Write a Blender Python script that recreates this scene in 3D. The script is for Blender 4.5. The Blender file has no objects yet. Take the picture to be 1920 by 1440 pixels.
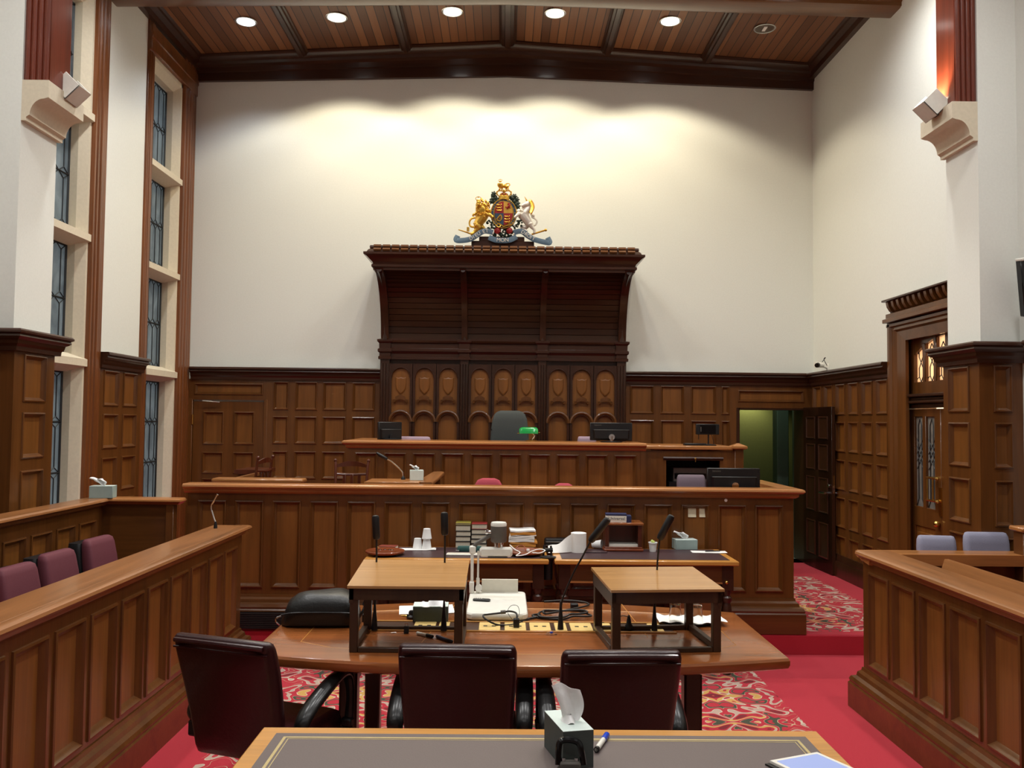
# Courtroom interior: well of the court, bench, canopy, jury box and dock
WALLW, ROOMW, SKYS, EXPO, COOLW = 126, 162, .6, 0.0, 46
import bpy, math, random
from mathutils import Vector, Matrix
random.seed(11)
PI = math.pi
SC = bpy.context.scene
COL = SC.collection
V = Vector

# ------------------------------------------------------------ camera
F, CX, CY = 1600.0, 960.0, 720.0
CAM = V((0, 0, 1.85))
_yaw, _pit, _rol = math.radians(0.54), math.radians(2.43), math.radians(0.6)
_f = V((math.sin(_yaw)*math.cos(_pit), math.cos(_yaw)*math.cos(_pit), math.sin(_pit)))
_r0 = V((math.cos(_yaw), -math.sin(_yaw), 0))
_u0 = _r0.cross(_f)
_r = _r0*math.cos(_rol) + _u0*math.sin(_rol)
_u = _u0*math.cos(_rol) - _r0*math.sin(_rol)

def at(px, py, Y=None, z=None, X=None):
    """point in the room seen at a picture position, at a known depth, height or side distance"""
    d = _r*((px-CX)/F) - _u*((py-CY)/F) + _f
    if Y is not None: t = Y/d.y
    elif z is not None: t = (z-CAM.z)/d.z
    else: t = X/d.x
    return CAM + d*t

# ------------------------------------------------------------ mesh builder
class MB:
    def __init__(s): s.v = []; s.f = []
    def add(s, vs, fs):
        n = len(s.v); s.v += [V(p) for p in vs]; s.f += [tuple(i+n for i in q) for q in fs]; return s
    def box(s, a, b, ch=0.0):
        x0, y0, z0 = [min(a[i], b[i]) for i in range(3)]; x1, y1, z1 = [max(a[i], b[i]) for i in range(3)]
        ch = min(ch, (x1-x0)*.45, (y1-y0)*.45, (z1-z0)*.45)
        if ch <= 0:
            return s.add([(x0,y0,z0),(x1,y0,z0),(x1,y1,z0),(x0,y1,z0),(x0,y0,z1),(x1,y0,z1),(x1,y1,z1),(x0,y1,z1)],
                         [(0,3,2,1),(4,5,6,7),(0,1,5,4),(1,2,6,5),(2,3,7,6),(3,0,4,7)])
        c = ch
        ring = lambda z: [(x0+c, y0, z), (x1-c, y0, z), (x1, y0+c, z), (x1, y1-c, z), (x1-c, y1, z), (x0+c, y1, z), (x0, y1-c, z), (x0, y0+c, z)]
        vs = []; fs = []
        lo = [(x0+ch, y0+ch, z0), (x1-ch, y0+ch, z0), (x1-ch, y1-ch, z0), (x0+ch, y1-ch, z0)]
        hi = [(p[0], p[1], z1) for p in lo]
        vs = lo + ring(z0+c) + ring(z1-c) + hi
        fs.append((3,2,1,0)); fs.append((20,21,22,23))
        for k in range(8):
            fs.append((4+k, 4+(k+1) % 8, 12+(k+1) % 8, 12+k))
        for k in range(4):
            a0, a1 = 4+2*k, 4+2*k+1
            fs.append((k, (k+1) % 4, a1, a0)); fs.append((12+2*k, 12+2*k+1, 20+(k+1) % 4, 20+k))
            b0 = 4+(2*k+2) % 8
            fs.append(((k+1) % 4, b0, a1)); fs.append((20+(k+1) % 4, 12+2*k+1, 12+(2*k+2) % 8))
        return s.add(vs, fs)
    def cb(s, c, d, ch=0.0):
        return s.box([c[i]-d[i]/2 for i in range(3)], [c[i]+d[i]/2 for i in range(3)], ch)
    def loft(s, rings, caps=True, closed=False):
        n = len(rings[0]); vs = [p for r in rings for p in r]; fs = []
        m = len(rings)
        for i in range(m if closed else m-1):
            j = (i+1) % m
            for k in range(n):
                fs.append((i*n+k, i*n+(k+1) % n, j*n+(k+1) % n, j*n+k))
        if caps and not closed:
            fs.append(tuple(range(n-1, -1, -1))); fs.append(tuple((m-1)*n+k for k in range(n)))
        return s.add(vs, fs)
    def tube(s, pts, r, n=8, caps=True, closed=False, flat=1.0, up=None):
        pts = [V(p) for p in pts]; m = len(pts)
        rs = r if isinstance(r, (list, tuple)) else [r]*m
        rings = []; nrm = None
        for i, p in enumerate(pts):
            if closed: t = pts[(i+1) % m]-pts[i-1]
            else: t = pts[min(i+1, m-1)]-pts[max(i-1, 0)]
            if t.length < 1e-9: t = V((0, 0, 1))
            t.normalize()
            if nrm is None or up is not None:
                a = V(up) if up is not None else (V((0, 0, 1)) if abs(t.z) < .9 else V((1, 0, 0)))
                nrm = a
            nrm = (nrm-t*nrm.dot(t))
            if nrm.length < 1e-6: nrm = t.orthogonal()
            nrm.normalize(); b = t.cross(nrm)
            rings.append([p+nrm*(math.cos(2*PI*k/n)*rs[i])+b*(math.sin(2*PI*k/n)*rs[i]*flat) for k in range(n)])
        return s.loft(rings, caps, closed)
    def lathe(s, prof, c=(0, 0, 0), n=20, caps=True):
        c = V(c)
        return s.loft([[c+V((r*math.cos(2*PI*k/n), r*math.sin(2*PI*k/n), z)) for k in range(n)] for r, z in prof], caps)
    def ball(s, c, r, n=10, sc=(1, 1, 1)):
        c = V(c); rings = []
        m = max(5, n//2+1)
        for i in range(m):
            a = -PI/2+PI*(i+.02)/(m-1+.04)
            rings.append([c+V((r*sc[0]*math.cos(a)*math.cos(2*PI*k/n), r*sc[1]*math.cos(a)*math.sin(2*PI*k/n), r*sc[2]*math.sin(a))) for k in range(n)])
        return s.loft(rings)
    def prism(s, poly, fn0, fn1):
        """poly: 2-D outline; fn0/fn1 map a 2-D point to the two end caps"""
        return s.loft([[V(fn0(*p)) for p in poly], [V(fn1(*p)) for p in poly]])
    def sweep(s, path, prof, z0=0.0, closed=False):
        """sweep a profile of (outward, up) along a flat path; outward is to the right of travel"""
        P = [V((p[0], p[1])) for p in path]; m = len(P); rings = []
        for i in range(m):
            if closed or 0 < i < m-1:
                d0 = (P[i]-P[i-1]).normalized(); d1 = (P[(i+1) % m]-P[i]).normalized()
            elif i == 0: d0 = d1 = (P[1]-P[0]).normalized()
            else: d0 = d1 = (P[i]-P[i-1]).normalized()
            n0 = V((d0.y, -d0.x)); n1 = V((d1.y, -d1.x)); n = n0+n1
            n = n/max(.2, n.dot(n0)) if n.length > 1e-6 else n0
            rings.append([V((P[i].x+n.x*o, P[i].y+n.y*o, z0+h)) for o, h in prof])
        return s.loft(rings, True, closed)
    def sheet(s, fn, nu, nv, t=0.0, tn=None):
        """surface fn(u,v) u,v in 0..1; with thickness t it is closed"""
        g = [[V(fn(i/nu, j/nv)) for i in range(nu+1)] for j in range(nv+1)]
        W = nu+1
        vs = [p for row in g for p in row]
        fs = [(j*W+i, j*W+i+1, (j+1)*W+i+1, (j+1)*W+i) for j in range(nv) for i in range(nu)]
        if t:
            nn = []
            for j in range(nv+1):
                for i in range(nu+1):
                    a = g[j][min(i+1, nu)]-g[j][max(i-1, 0)]; b = g[min(j+1, nv)][i]-g[max(j-1, 0)][i]
                    n = a.cross(b); nn.append(n.normalized() if n.length > 1e-12 else V((0, 0, 1)))
            N = len(vs)
            vs = vs+[vs[k]-nn[k]*t for k in range(N)]
            fs = fs+[tuple(N+q for q in reversed(f)) for f in fs]
            for i in range(nu):
                fs.append((i+1, i, N+i, N+i+1)); o = nv*W; fs.append((o+i, o+i+1, N+o+i+1, N+o+i))
            for j in range(nv):
                fs.append((j*W, (j+1)*W, N+(j+1)*W, N+j*W)); fs.append(((j+1)*W+nu, j*W+nu, N+j*W+nu, N+(j+1)*W+nu))
        return s.add(vs, fs)
    def xf(s, M, k0=0):
        for i in range(k0, len(s.v)): s.v[i] = M @ s.v[i]
        return s
    def mesh(s, name, mat, off=None, smooth=40):
        me = bpy.data.meshes.new(name)
        vs = [tuple(p-off) for p in s.v] if off is not None else [tuple(p) for p in s.v]
        me.from_pydata(vs, [], s.f); me.update()
        import bmesh
        bm = bmesh.new(); bm.from_mesh(me); bmesh.ops.recalc_face_normals(bm, faces=bm.faces); bm.to_mesh(me); bm.free()
        if smooth:
            me.shade_smooth(); me.set_sharp_from_angle(angle=math.radians(smooth))
        if mat: me.materials.append(mat)
        return me
    def build(s, name, mat, parent=None, local=False, smooth=40):
        """one mesh object; world coordinates unless local (then coordinates of the thing)"""
        off = None
        if parent is not None and not local:
            off = V((0, 0, 0)); p = parent
            while p is not None: off = off+p.location; p = p.parent
        o = bpy.data.objects.new(name, s.mesh(name, mat, off, smooth))
        COL.objects.link(o)
        if parent is not None: o.parent = parent
        return o

def box(a, b, ch=0.0): return MB().box(a, b, ch)
def cb(c, d, ch=0.0): return MB().cb(c, d, ch)
def tube(*a, **k): return MB().tube(*a, **k)

def tag(o, label, cat=None, group=None, kind=None):
    if label: o['label'] = label
    if cat: o['category'] = cat
    if group: o['group'] = group
    if kind: o['kind'] = kind
    return o
def thing(name, label, cat, loc=(0, 0, 0), rz=0.0, group=None):
    o = bpy.data.objects.new(name, None); COL.objects.link(o); o.empty_display_size = .1
    o.location = loc; o.rotation_euler = (0, 0, rz)
    return tag(o, label, cat, group)
def struct(name, mb, mat, smooth=40):
    o = mb.build(name, mat, None, False, smooth); o['kind'] = 'structure'; return o
def dup(root, loc, rz=0.0, label=None, group=None, scale=None):
    def cp(o, par):
        c = o.copy(); COL.objects.link(c)
        if par is not None: c.parent = par
        for ch in list(o.children): cp(ch, c)
        return c
    r = cp(root, None); r.location = loc; r.rotation_euler = (0, 0, rz)
    if label: r['label'] = label
    if group: r['group'] = group
    if scale: r.scale = scale
    return r
def rot(axis, deg): return Matrix.Rotation(math.radians(deg), 4, axis)
def tr(*p): return Matrix.Translation(V(p[0] if len(p) == 1 else p))
def smoothpath(pts, n=6):
    """Catmull-Rom through the points"""
    P = [V(p) for p in pts]; P = [P[0]*2-P[1]]+P+[P[-1]*2-P[-2]]; out = []
    for i in range(1, len(P)-2):
        for k in range(n):
            t = k/n; a, b, c, d = P[i-1], P[i], P[i+1], P[i+2]
            out.append(.5*((2*b)+(c-a)*t+(2*a-5*b+4*c-d)*t*t+(3*b-a-3*c+d)*t**3))
    out.append(P[-2]); return out
def interp(vals, n=6):
    return [p.x for p in smoothpath([(v, 0, 0) for v in vals], n)]
def rrect(w, h, r, n=4):
    """rounded rectangle outline"""
    out = []
    for cx, cy, a0 in ((w/2-r, h/2-r, 0), (-w/2+r, h/2-r, 90), (-w/2+r, -h/2+r, 180), (w/2-r, -h/2+r, 270)):
        for k in range(n+1):
            a = math.radians(a0+90*k/n); out.append((cx+r*math.cos(a), cy+r*math.sin(a)))
    return out

# ------------------------------------------------------------ materials
def lin(c):
    """sRGB 0..255 -> linear"""
    return tuple(((x/255)/12.92 if x/255 <= .04045 else (((x/255)+.055)/1.055)**2.4) for x in c)
class NT:
    def __init__(s, name):
        m = bpy.data.materials.new(name); m.use_nodes = True; s.m = m; s.t = m.node_tree; s.t.nodes.clear()
        s.out = s.n('ShaderNodeOutputMaterial')
    def n(s, t, **k):
        x = s.t.nodes.new(t)
        for a, b in k.items(): setattr(x, a, b)
        return x
    def l(s, a, b): s.t.links.new(a, b)
    def set(s, sock, v):
        if hasattr(v, 'is_output'): s.l(v, sock)
        else: sock.default_value = v
    def math(s, op, a, b=0.0, c=0.0):
        x = s.n('ShaderNodeMath', operation=op)
        for i, q in enumerate((a, b, c)): s.set(x.inputs[i], q)
        return x.outputs[0]
    def mix(s, f, a, b, mode='MIX'):
        x = s.n('ShaderNodeMix', data_type='RGBA', blend_type=mode)
        s.set(x.inputs[0], f)
        for q, i in ((a, 6), (b, 7)):
            s.set(x.inputs[i], (*q, 1) if isinstance(q, tuple) and len(q) == 3 else q)
        return x.outputs[2]
    def noise(s, vec, scale, detail=3, rough=.55, dist=0.0):
        x = s.n('ShaderNodeTexNoise'); s.set(x.inputs['Scale'], scale); s.set(x.inputs['Detail'], detail); s.set(x.inputs['Roughness'], rough); s.set(x.inputs['Distortion'], dist)
        if vec is not None: s.l(vec, x.inputs['Vector'])
        return x.outputs[0]
    def ramp(s, f, stops):
        x = s.n('ShaderNodeValToRGB'); e = x.color_ramp.elements
        while len(e) < len(stops): e.new(.5)
        for q, (p, c) in zip(e, stops): q.position = p; q.color = (*c, 1)
        s.l(f, x.inputs[0]); return x.outputs[0]
    def coord(s, which='Object', scale=(1, 1, 1), rotz=0.0):
        tc = s.n('ShaderNodeTexCoord'); mp = s.n('ShaderNodeMapping'); mp.inputs['Scale'].default_value = scale; mp.inputs['Rotation'].default_value = (0, 0, rotz)
        s.l(tc.outputs[which], mp.inputs[0]); return mp.outputs[0]
    def bsdf(s, col, rough=.5, metal=0.0, coat=0.0, spec=.5, bump=None, bstr=.2, trans=0.0, emit=None, estr=0.0, sheen=0.0, alpha=1.0, ior=1.45, sss=0.0):
        b = s.n('ShaderNodeBsdfPrincipled'); i = b.inputs
        s.set(i['Base Color'], (*col, 1) if isinstance(col, tuple) and len(col) == 3 else col)
        s.set(i['Roughness'], rough); i['Metallic'].default_value = metal; i['Coat Weight'].default_value = coat; i['Coat Roughness'].default_value = .12
        i['Specular IOR Level'].default_value = spec; i['Transmission Weight'].default_value = trans; i['IOR'].default_value = ior
        i['Sheen Weight'].default_value = sheen; i['Alpha'].default_value = alpha
        if emit: i['Emission Color'].default_value = (*emit, 1); i['Emission Strength'].default_value = estr
        if bump is not None:
            q = s.n('ShaderNodeBump'); q.inputs['Strength'].default_value = bstr; q.inputs['Distance'].default_value = .01; s.l(bump, q.inputs['Height']); s.l(q.outputs[0], i['Normal'])
        s.l(b.outputs[0], s.out.inputs[0]); return b
MAT = {}
def plain(name, rgb, rough=.5, metal=0.0, var=.08, scale=30, bstr=.05, **k):
    """plain surface with a little procedural variation"""
    t = NT(name); c = lin(rgb); nz = t.noise(t.coord(), scale, 3)
    col = t.ramp(nz, [(.3, tuple(x*(1-var) for x in c)), (.7, tuple(min(1, x*(1+var)) for x in c))])
    t.bsdf(col, rough, metal, bump=nz if bstr else None, bstr=bstr, **k); MAT[name] = t.m; return t.m
def wood(name, rgb, axis=2, dark=.62, rough=.38, coat=.15, sc=7.0, spec=.45):
    """stained timber, grain running along an axis of the piece"""
    t = NT(name); c = lin(rgb)
    s = [sc]*3; s[axis] = sc*.07
    co = t.coord('Object', tuple(s))
    a = t.noise(co, 1.0, 5, .62, .9)
    s2 = [sc*9]*3; s2[axis] = sc*.35
    b = t.noise(t.coord('Object', tuple(s2)), 1.0, 3, .6, .2)
    col = t.ramp(a, [(.28, tuple(x*dark for x in c)), (.5, c), (.75, tuple(min(1, x*1.28) for x in c))])
    col2 = t.mix(t.math('MULTIPLY', t.math('SUBTRACT', b, .35), .9), col, tuple(x*.55 for x in c))
    t.bsdf(col2, rough, coat=coat, bump=b, bstr=.06, spec=spec); MAT[name] = t.m; return t.m
# ---- timber
W_PAN = wood('oak_panel', (124, 77, 32), 2)
W_FRM = wood('oak_frame', (101, 61, 26), 2, rough=.3, coat=.35)
W_FRX = wood('oak_rail_lengthwise', (98, 59, 26), 0, rough=.3, coat=.35)
W_DRK = wood('dark_mahogany', (60, 32, 18), 0, rough=.3, coat=.25)
W_DRV = wood('dark_mahogany_upright', (58, 32, 18), 2, rough=.32, coat=.25)
W_RLX = wood('rail_top_timber', (172, 114, 64), 0, rough=.3, coat=.3)
W_RLY = wood('rail_top_timber_deep', (150, 99, 58), 1, rough=.3, coat=.3)
W_TAB = wood('table_top_timber', (150, 86, 42), 0, rough=.24, coat=.5, sc=6)
W_TBD = wood('table_leg_timber', (58, 30, 18), 2, rough=.35)
W_LEC = wood('pale_lectern_timber', (190, 143, 90), 0, dark=.85, rough=.22, coat=.4, sc=5)
W_LEG = wood('lectern_frame_timber', (62, 40, 24), 2, rough=.4)
W_EDG = wood('golden_table_edge', (196, 138, 66), 0, dark=.85, rough=.3, coat=.3)
W_POST = wood('wall_post_timber', (118, 68, 34), 2, rough=.28, coat=.4)
W_RED = wood('red_post_timber', (112, 48, 28), 2, rough=.3, coat=.3)
W_COV = wood('canopy_board', (58, 34, 18), 0, rough=.36)
W_CHR = wood('chair_timber', (84, 38, 22), 2, rough=.28, coat=.4)
W_BOWL = wood('turned_bowl_timber', (128, 62, 34), 0, rough=.3, coat=.4)
# ---- plaster, stone
PLASTER = plain('cream_plaster', (228, 230, 223), .85, var=.02, scale=60, bstr=.04)
STONE = plain('cream_stone', (214, 203, 180), .8, var=.04, scale=40, bstr=.06)
GREEN = plain('green_corridor_paint', (112, 122, 84), .7, var=.04)
GREENJ = plain('green_corridor_joinery', (100, 120, 104), .5, var=.04)
# ---- metals, plastics
BRASS = plain('brass', (214, 176, 96), .25, 1.0, var=.05)
BRPLATE = plain('brass_plate', (222, 192, 122), .5, .25, var=.05)
CHROME = plain('chrome', (214, 214, 214), .12, 1.0, var=.03)
BLACKP = plain('black_plastic', (22, 22, 24), .4, var=.1)
BLACKG = plain('black_gloss', (12, 13, 15), .15, var=.1)
GREYP = plain('grey_plastic', (96, 92, 86), .5)
DGREY = plain('dark_grey_plastic', (48, 48, 46), .5)
WHITEP = plain('white_plastic', (226, 224, 214), .4, var=.03)
FOAM = plain('white_foam', (236, 236, 234), .6, var=.02)
PAPER = plain('white_paper', (242, 241, 236), .7, var=.02)
IVORY = plain('off_white_board', (226, 222, 206), .45, var=.03)
LEADM = plain('lead_came', (52, 54, 56), .5, .6)
CABLE = plain('black_cable', (26, 24, 23), .5)
# ---- cloth, leather
BURG = plain('burgundy_leather', (46, 16, 19), .34, var=.12, scale=90, bstr=.12, coat=.1)
BURGF = plain('burgundy_fabric', (100, 46, 57), .75, var=.1, scale=300, bstr=.2)
PURPF = plain('mauve_fabric', (150, 128, 142), .8, var=.1, scale=300, bstr=.2)
BLUEF = plain('blue_grey_fabric', (142, 142, 162), .85, var=.1, scale=300, bstr=.2)
MAUVED = plain('dark_mauve_fabric', (104, 90, 100), .8, var=.1, scale=300, bstr=.2)
PINKF = plain('red_fabric', (168, 62, 76), .8, var=.1, scale=200, bstr=.2)
CHARF = plain('charcoal_fabric', (62, 66, 64), .85, var=.12, scale=260, bstr=.25)
BLKLEA = plain('black_leather', (24, 25, 25), .36, var=.15, scale=70, bstr=.15)
ARMPAD = plain('black_arm_pad', (24, 24, 24), .28, var=.08)
LEATHT = plain('aubergine_leather_top', (98, 86, 84), .5, var=.07, scale=200, bstr=.06)
LEATHT2 = plain('purple_leather_top', (62, 44, 48), .4, var=.07, scale=200, bstr=.06)
GOLDL = plain('gilt_tooling', (190, 172, 122), .4, .3)
TEAL = plain('grey_green_card', (150, 170, 166), .6, var=.06, scale=14)
TEALD = plain('dark_grey_card', (74, 82, 80), .6, var=.08, scale=14)
TEALW = plain('pale_card', (206, 220, 214), .6, var=.03, scale=14)
# ---- heraldry
GOLD = plain('gold_paint', (226, 180, 78), .3, .85, var=.12, scale=80, bstr=.2)
SILV = plain('silver_paint', (226, 218, 204), .35, .35, var=.06, scale=80)
HRED = plain('heraldic_red', (150, 28, 26), .45)
HBLUE = plain('heraldic_blue', (48, 70, 92), .45)
HYEL = plain('heraldic_yellow', (206, 158, 56), .45)
HGRN = plain('heraldic_green', (22, 42, 26), .5)
RIBB = plain('ribbon_blue_grey', (88, 110, 126), .5)
# ---- colours of small things
GLASSG = plain('lamp_green_glass', (16, 140, 62), .12, coat=.6)
MANILA = plain('manila_card', (206, 142, 62), .7)
PAGES = plain('book_pages', (206, 198, 178), .7, var=.1, scale=200)
BK_RED = plain('red_book_cover', (142, 40, 36), .5)
BK_OLV = plain('olive_book_cover', (140, 128, 52), .5)
BK_BLK = plain('black_book_cover', (40, 38, 36), .5)
BK_BRN = plain('brown_book_cover', (128, 58, 42), .5)
TEALB = plain('teal_case', (52, 92, 88), .5)
POSTIT = plain('cream_note_paper', (222, 214, 184), .7)
PENBLUE = plain('blue_pen_cap', (30, 70, 190), .3)
NAVY = plain('navy_print', (36, 42, 78), .5)
LIMEP = plain('lime_paper', (196, 214, 120), .6)

def mat_tissue():
    t = NT('tissue'); nz = t.noise(t.coord(), 40, 3)
    t.bsdf((.86, .86, .86), .8, bump=nz, bstr=.3); MAT['tissue'] = t.m; return t.m
TISSUE = mat_tissue()
def mat_clear(name, tint=(1, 1, 1), rough=.02):
    t = NT(name); b = t.bsdf(tint, rough, trans=1.0, ior=1.3); return t.m
CLEAR = mat_clear('clear_glass', (.95, .97, .97))
def mat_pane(name, a, b, rough, tr):
    """old uneven leaded glass"""
    t = NT(name); nz = t.noise(t.coord('Object', (5, 5, 3)), 1.0, 3, .6, 1.0)
    col = t.ramp(nz, [(.3, a), (.7, b)])
    p = t.n('ShaderNodeBsdfPrincipled'); t.l(col, p.inputs['Base Color']); p.inputs['Roughness'].default_value = .18
    tl = t.n('ShaderNodeBsdfTranslucent'); t.l(col, tl.inputs[0])
    mx = t.n('ShaderNodeMixShader'); mx.inputs[0].default_value = tr
    t.l(p.outputs[0], mx.inputs[1]); t.l(tl.outputs[0], mx.inputs[2]); t.l(mx.outputs[0], t.out.inputs[0]); return t.m
PANE = mat_pane('leaded_window_glass', (.30, .35, .38), (.52, .58, .60), .2, .7)
PANEW = mat_pane('warm_door_glass', (.78, .60, .46), (.92, .76, .62), .2, .8)
def mat_emit(name, col, s, base=(.8, .8, .8)):
    t = NT(name); t.bsdf(base, .4, emit=col, estr=s); return t.m
LAMPON = mat_emit('lamp_lens_lit', (1, .97, .9), 9.0)
LAMPLO = mat_emit('lamp_lens_cool', (.86, .92, 1), 5.0)
LAMPOFF = plain('lamp_reflector', (150, 140, 128), .12, 1.0)
SCREENB = mat_emit('tablet_screen', (.42, .52, .92), .85, (.03, .03, .04))

def mat_boards():
    """ceiling: narrow boards side by side, each its own tone, dark joints"""
    t = NT('ceiling_boards'); tc = t.n('ShaderNodeTexCoord'); sx = t.n('ShaderNodeSeparateXYZ'); t.l(tc.outputs['Object'], sx.inputs[0])
    q = t.math('DIVIDE', sx.outputs[0], .098)
    idn = t.math('FLOOR', q); fr = t.math('FRACT', q)
    wn = t.n('ShaderNodeTexWhiteNoise', noise_dimensions='1D'); t.l(idn, wn.inputs['W'])
    g = t.noise(t.coord('Object', (40, 1.2, 40)), 1.0, 4, .6, .5)
    base = t.ramp(wn.outputs[0], [(.0, lin((94, 60, 36))), (.5, lin((126, 82, 50))), (1.0, lin((150, 102, 64)))])
    col = t.mix(t.math('MULTIPLY', g, .5), base, lin((96, 48, 26)))
    joint = t.math('LESS_THAN', fr, .09)
    col = t.mix(joint, col, lin((34, 16, 10)))
    t.bsdf(col, .4, coat=.1); return t.m
BOARDS = mat_boards()

def mat_carpet():
    """red carpet with an arabesque field between plain borders"""
    t = NT('patterned_red_carpet'); tc = t.n('ShaderNodeTexCoord'); sx = t.n('ShaderNodeSeparateXYZ'); t.l(tc.outputs['Object'], sx.inputs[0])
    x, y = sx.outputs[0], sx.outputs[1]
    wob = t.noise(t.coord('Object', (1, 1, 1)), 3.0, 2)
    u = t.math('PINGPONG', t.math('ADD', x, -.2), .62); v = t.math('PINGPONG', t.math('ADD', y, .15), .50)
    u = t.math('ADD', u, t.math('MULTIPLY', t.math('SINE', t.math('MULTIPLY', v, 12.6)), .055))
    v = t.math('ADD', v, t.math('MULTIPLY', t.math('SINE', t.math('MULTIPLY', u, 15.0)), .05))
    S = lambda e, k, p=0.0: t.math('SINE', t.math('MULTIPLY_ADD', e, k, p))
    uv = t.math('ADD', u, v); um = t.math('SUBTRACT', u, v)
    a = t.math('MULTIPLY', S(u, 15.0, .6), S(v, 18.0, .4))
    b = t.math('MULTIPLY', S(uv, 24.0, .3), S(um, 22.0, 1.3))
    c = t.math('ADD', t.math('MULTIPLY', a, .75), t.math('MULTIPLY', b, .55))
    c = t.math('ADD', c, t.math('MULTIPLY', t.math('SUBTRACT', wob, .5), .25))
    band = lambda e, lo, hi: t.math('MULTIPLY', t.math('GREATER_THAN', e, lo), t.math('LESS_THAN', e, hi))
    nz = t.noise(t.coord('Object', (1, 1, 1)), 260, 2)
    big = t.noise(t.coord('Object', (1, 1, 1)), 2.2, 2)
    red = t.ramp(nz, [(.25, lin((156, 30, 45))), (.75, lin((196, 47, 63)))])
    # where gold scrolls replace the grey ones
    d = t.math('ADD', S(u, 7.2, .9), S(v, 8.6, 2.2))
    isg = t.math('GREATER_THAN', d, .35)
    scroll = t.mix(isg, lin((182, 158, 142)), lin((200, 156, 84)))
    col = t.mix(band(c, .14, .50), red, scroll)
    col = t.mix(band(c, .08, .14), col, lin((206, 190, 168)))
    col = t.mix(t.math('MULTIPLY', band(c, -.66, -.36), t.math('GREATER_THAN', d, -.4)), col, lin((66, 70, 54)))
    col = t.mix(band(c, -.36, -.32), col, lin((196, 172, 140)))
    col = t.mix(t.math('GREATER_THAN', c, .80), col, lin((120, 30, 38)))
    ins = t.math('MULTIPLY', band(x, -1.62, 1.88), t.math('LESS_THAN', y, 6.45))
    # scalloped edge of the field
    ins2 = t.math('MULTIPLY', band(x, 2.05, 3.42), band(y, 7.0, 9.5))
    ins = t.math('MAXIMUM', ins, ins2)
    fin = t.mix(ins, red, col)
    fin = t.mix(t.math('MULTIPLY', t.math('SUBTRACT', nz, .5), .5), fin, lin((70, 16, 22)))
    t.bsdf(fin, .95, spec=.1, bump=nz, bstr=.25, sheen=.2); return t.m
CARPET = mat_carpet()
# ================================================================ the room
XL, XR, YB, YF, ZC = -3.845, 3.79, 10.40, -3.6, 6.6
STEP, SY, SE = .16, 6.96, 6.885     # step height, bench face, step edge

def panelled(parent, O, U, W, L, H, us, vs, fm=None, pm=None, m=.034, dep=.02, t=.04, name='panelling', panels=True, world=True):
    """framed panelling: a frame with moulded openings (one mesh) and each sunk panel a mesh of its own"""
    fm = fm or W_FRM; pm = pm or W_PAN
    O, U, W = V(O), V(U), V(W); Z = V((0, 0, 1))
    P = lambda u, v, w: O+U*u+Z*v+W*w
    ue = sorted({0, L, *[q for a in us for q in a]}); ve = sorted({0, H, *[q for a in vs for q in a]})
    mb = MB(); e = .003
    def quad(a, b, c, d): mb.add([a, b, c, d], [(0, 1, 2, 3)])
    for i in range(len(ue)-1):
        for j in range(len(ve)-1):
            if any(abs(a-ue[i]) < 1e-6 for a, b in us) and any(abs(a-ve[j]) < 1e-6 for a, b in vs): continue
            quad(P(ue[i], ve[j], 0), P(ue[i+1], ve[j], 0), P(ue[i+1], ve[j+1], 0), P(ue[i], ve[j+1], 0))
    for u0, u1 in us:
        for v0, v1 in vs:
            rings = []
            for ins, w in ((0, 0), (m*.06, .009), (m*.32, .012), (m*.45, .002), (m*.7, -.006), (m, -dep)):
                rings.append([P(u0+ins, v0+ins, w), P(u1-ins, v0+ins, w), P(u1-ins, v1-ins, w), P(u0+ins, v1-ins, w)])
            mb.loft(rings, caps=False)
    for a, b in (((e, e), (L-e, e)), ((L-e, e), (L-e, H-e)), ((L-e, H-e), (e, H-e)), ((e, H-e), (e, e))):
        quad(P(*a, -.0005), P(*b, -.0005), P(*b, -t), P(*a, -t))
    # weld the seams so that the frame reads as one piece
    fr = mb.build(name, fm, parent, not world, 25)
    import bmesh
    bm = bmesh.new(); bm.from_mesh(fr.data); bmesh.ops.remove_doubles(bm, verts=bm.verts, dist=1e-5); bm.to_mesh(fr.data); bm.free()
    fr.data.set_sharp_from_angle(angle=math.radians(25))
    if panels:
        for u0, u1 in us:
            for v0, v1 in vs:
                k = m*.98; q = []
                for w in (-dep, -dep-.008):
                    q += [P(u0+k, v0+k, w), P(u1-k, v0+k, w), P(u1-k, v1-k, w), P(u0+k, v1-k, w)]
                MB().add(q, [(0, 1, 2, 3), (7, 6, 5, 4), (0, 4, 5, 1), (1, 5, 6, 2), (2, 6, 7, 3), (3, 7, 4, 0)]).build('panel', pm, parent if parent is not None else fr, not world)
    return fr

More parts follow.
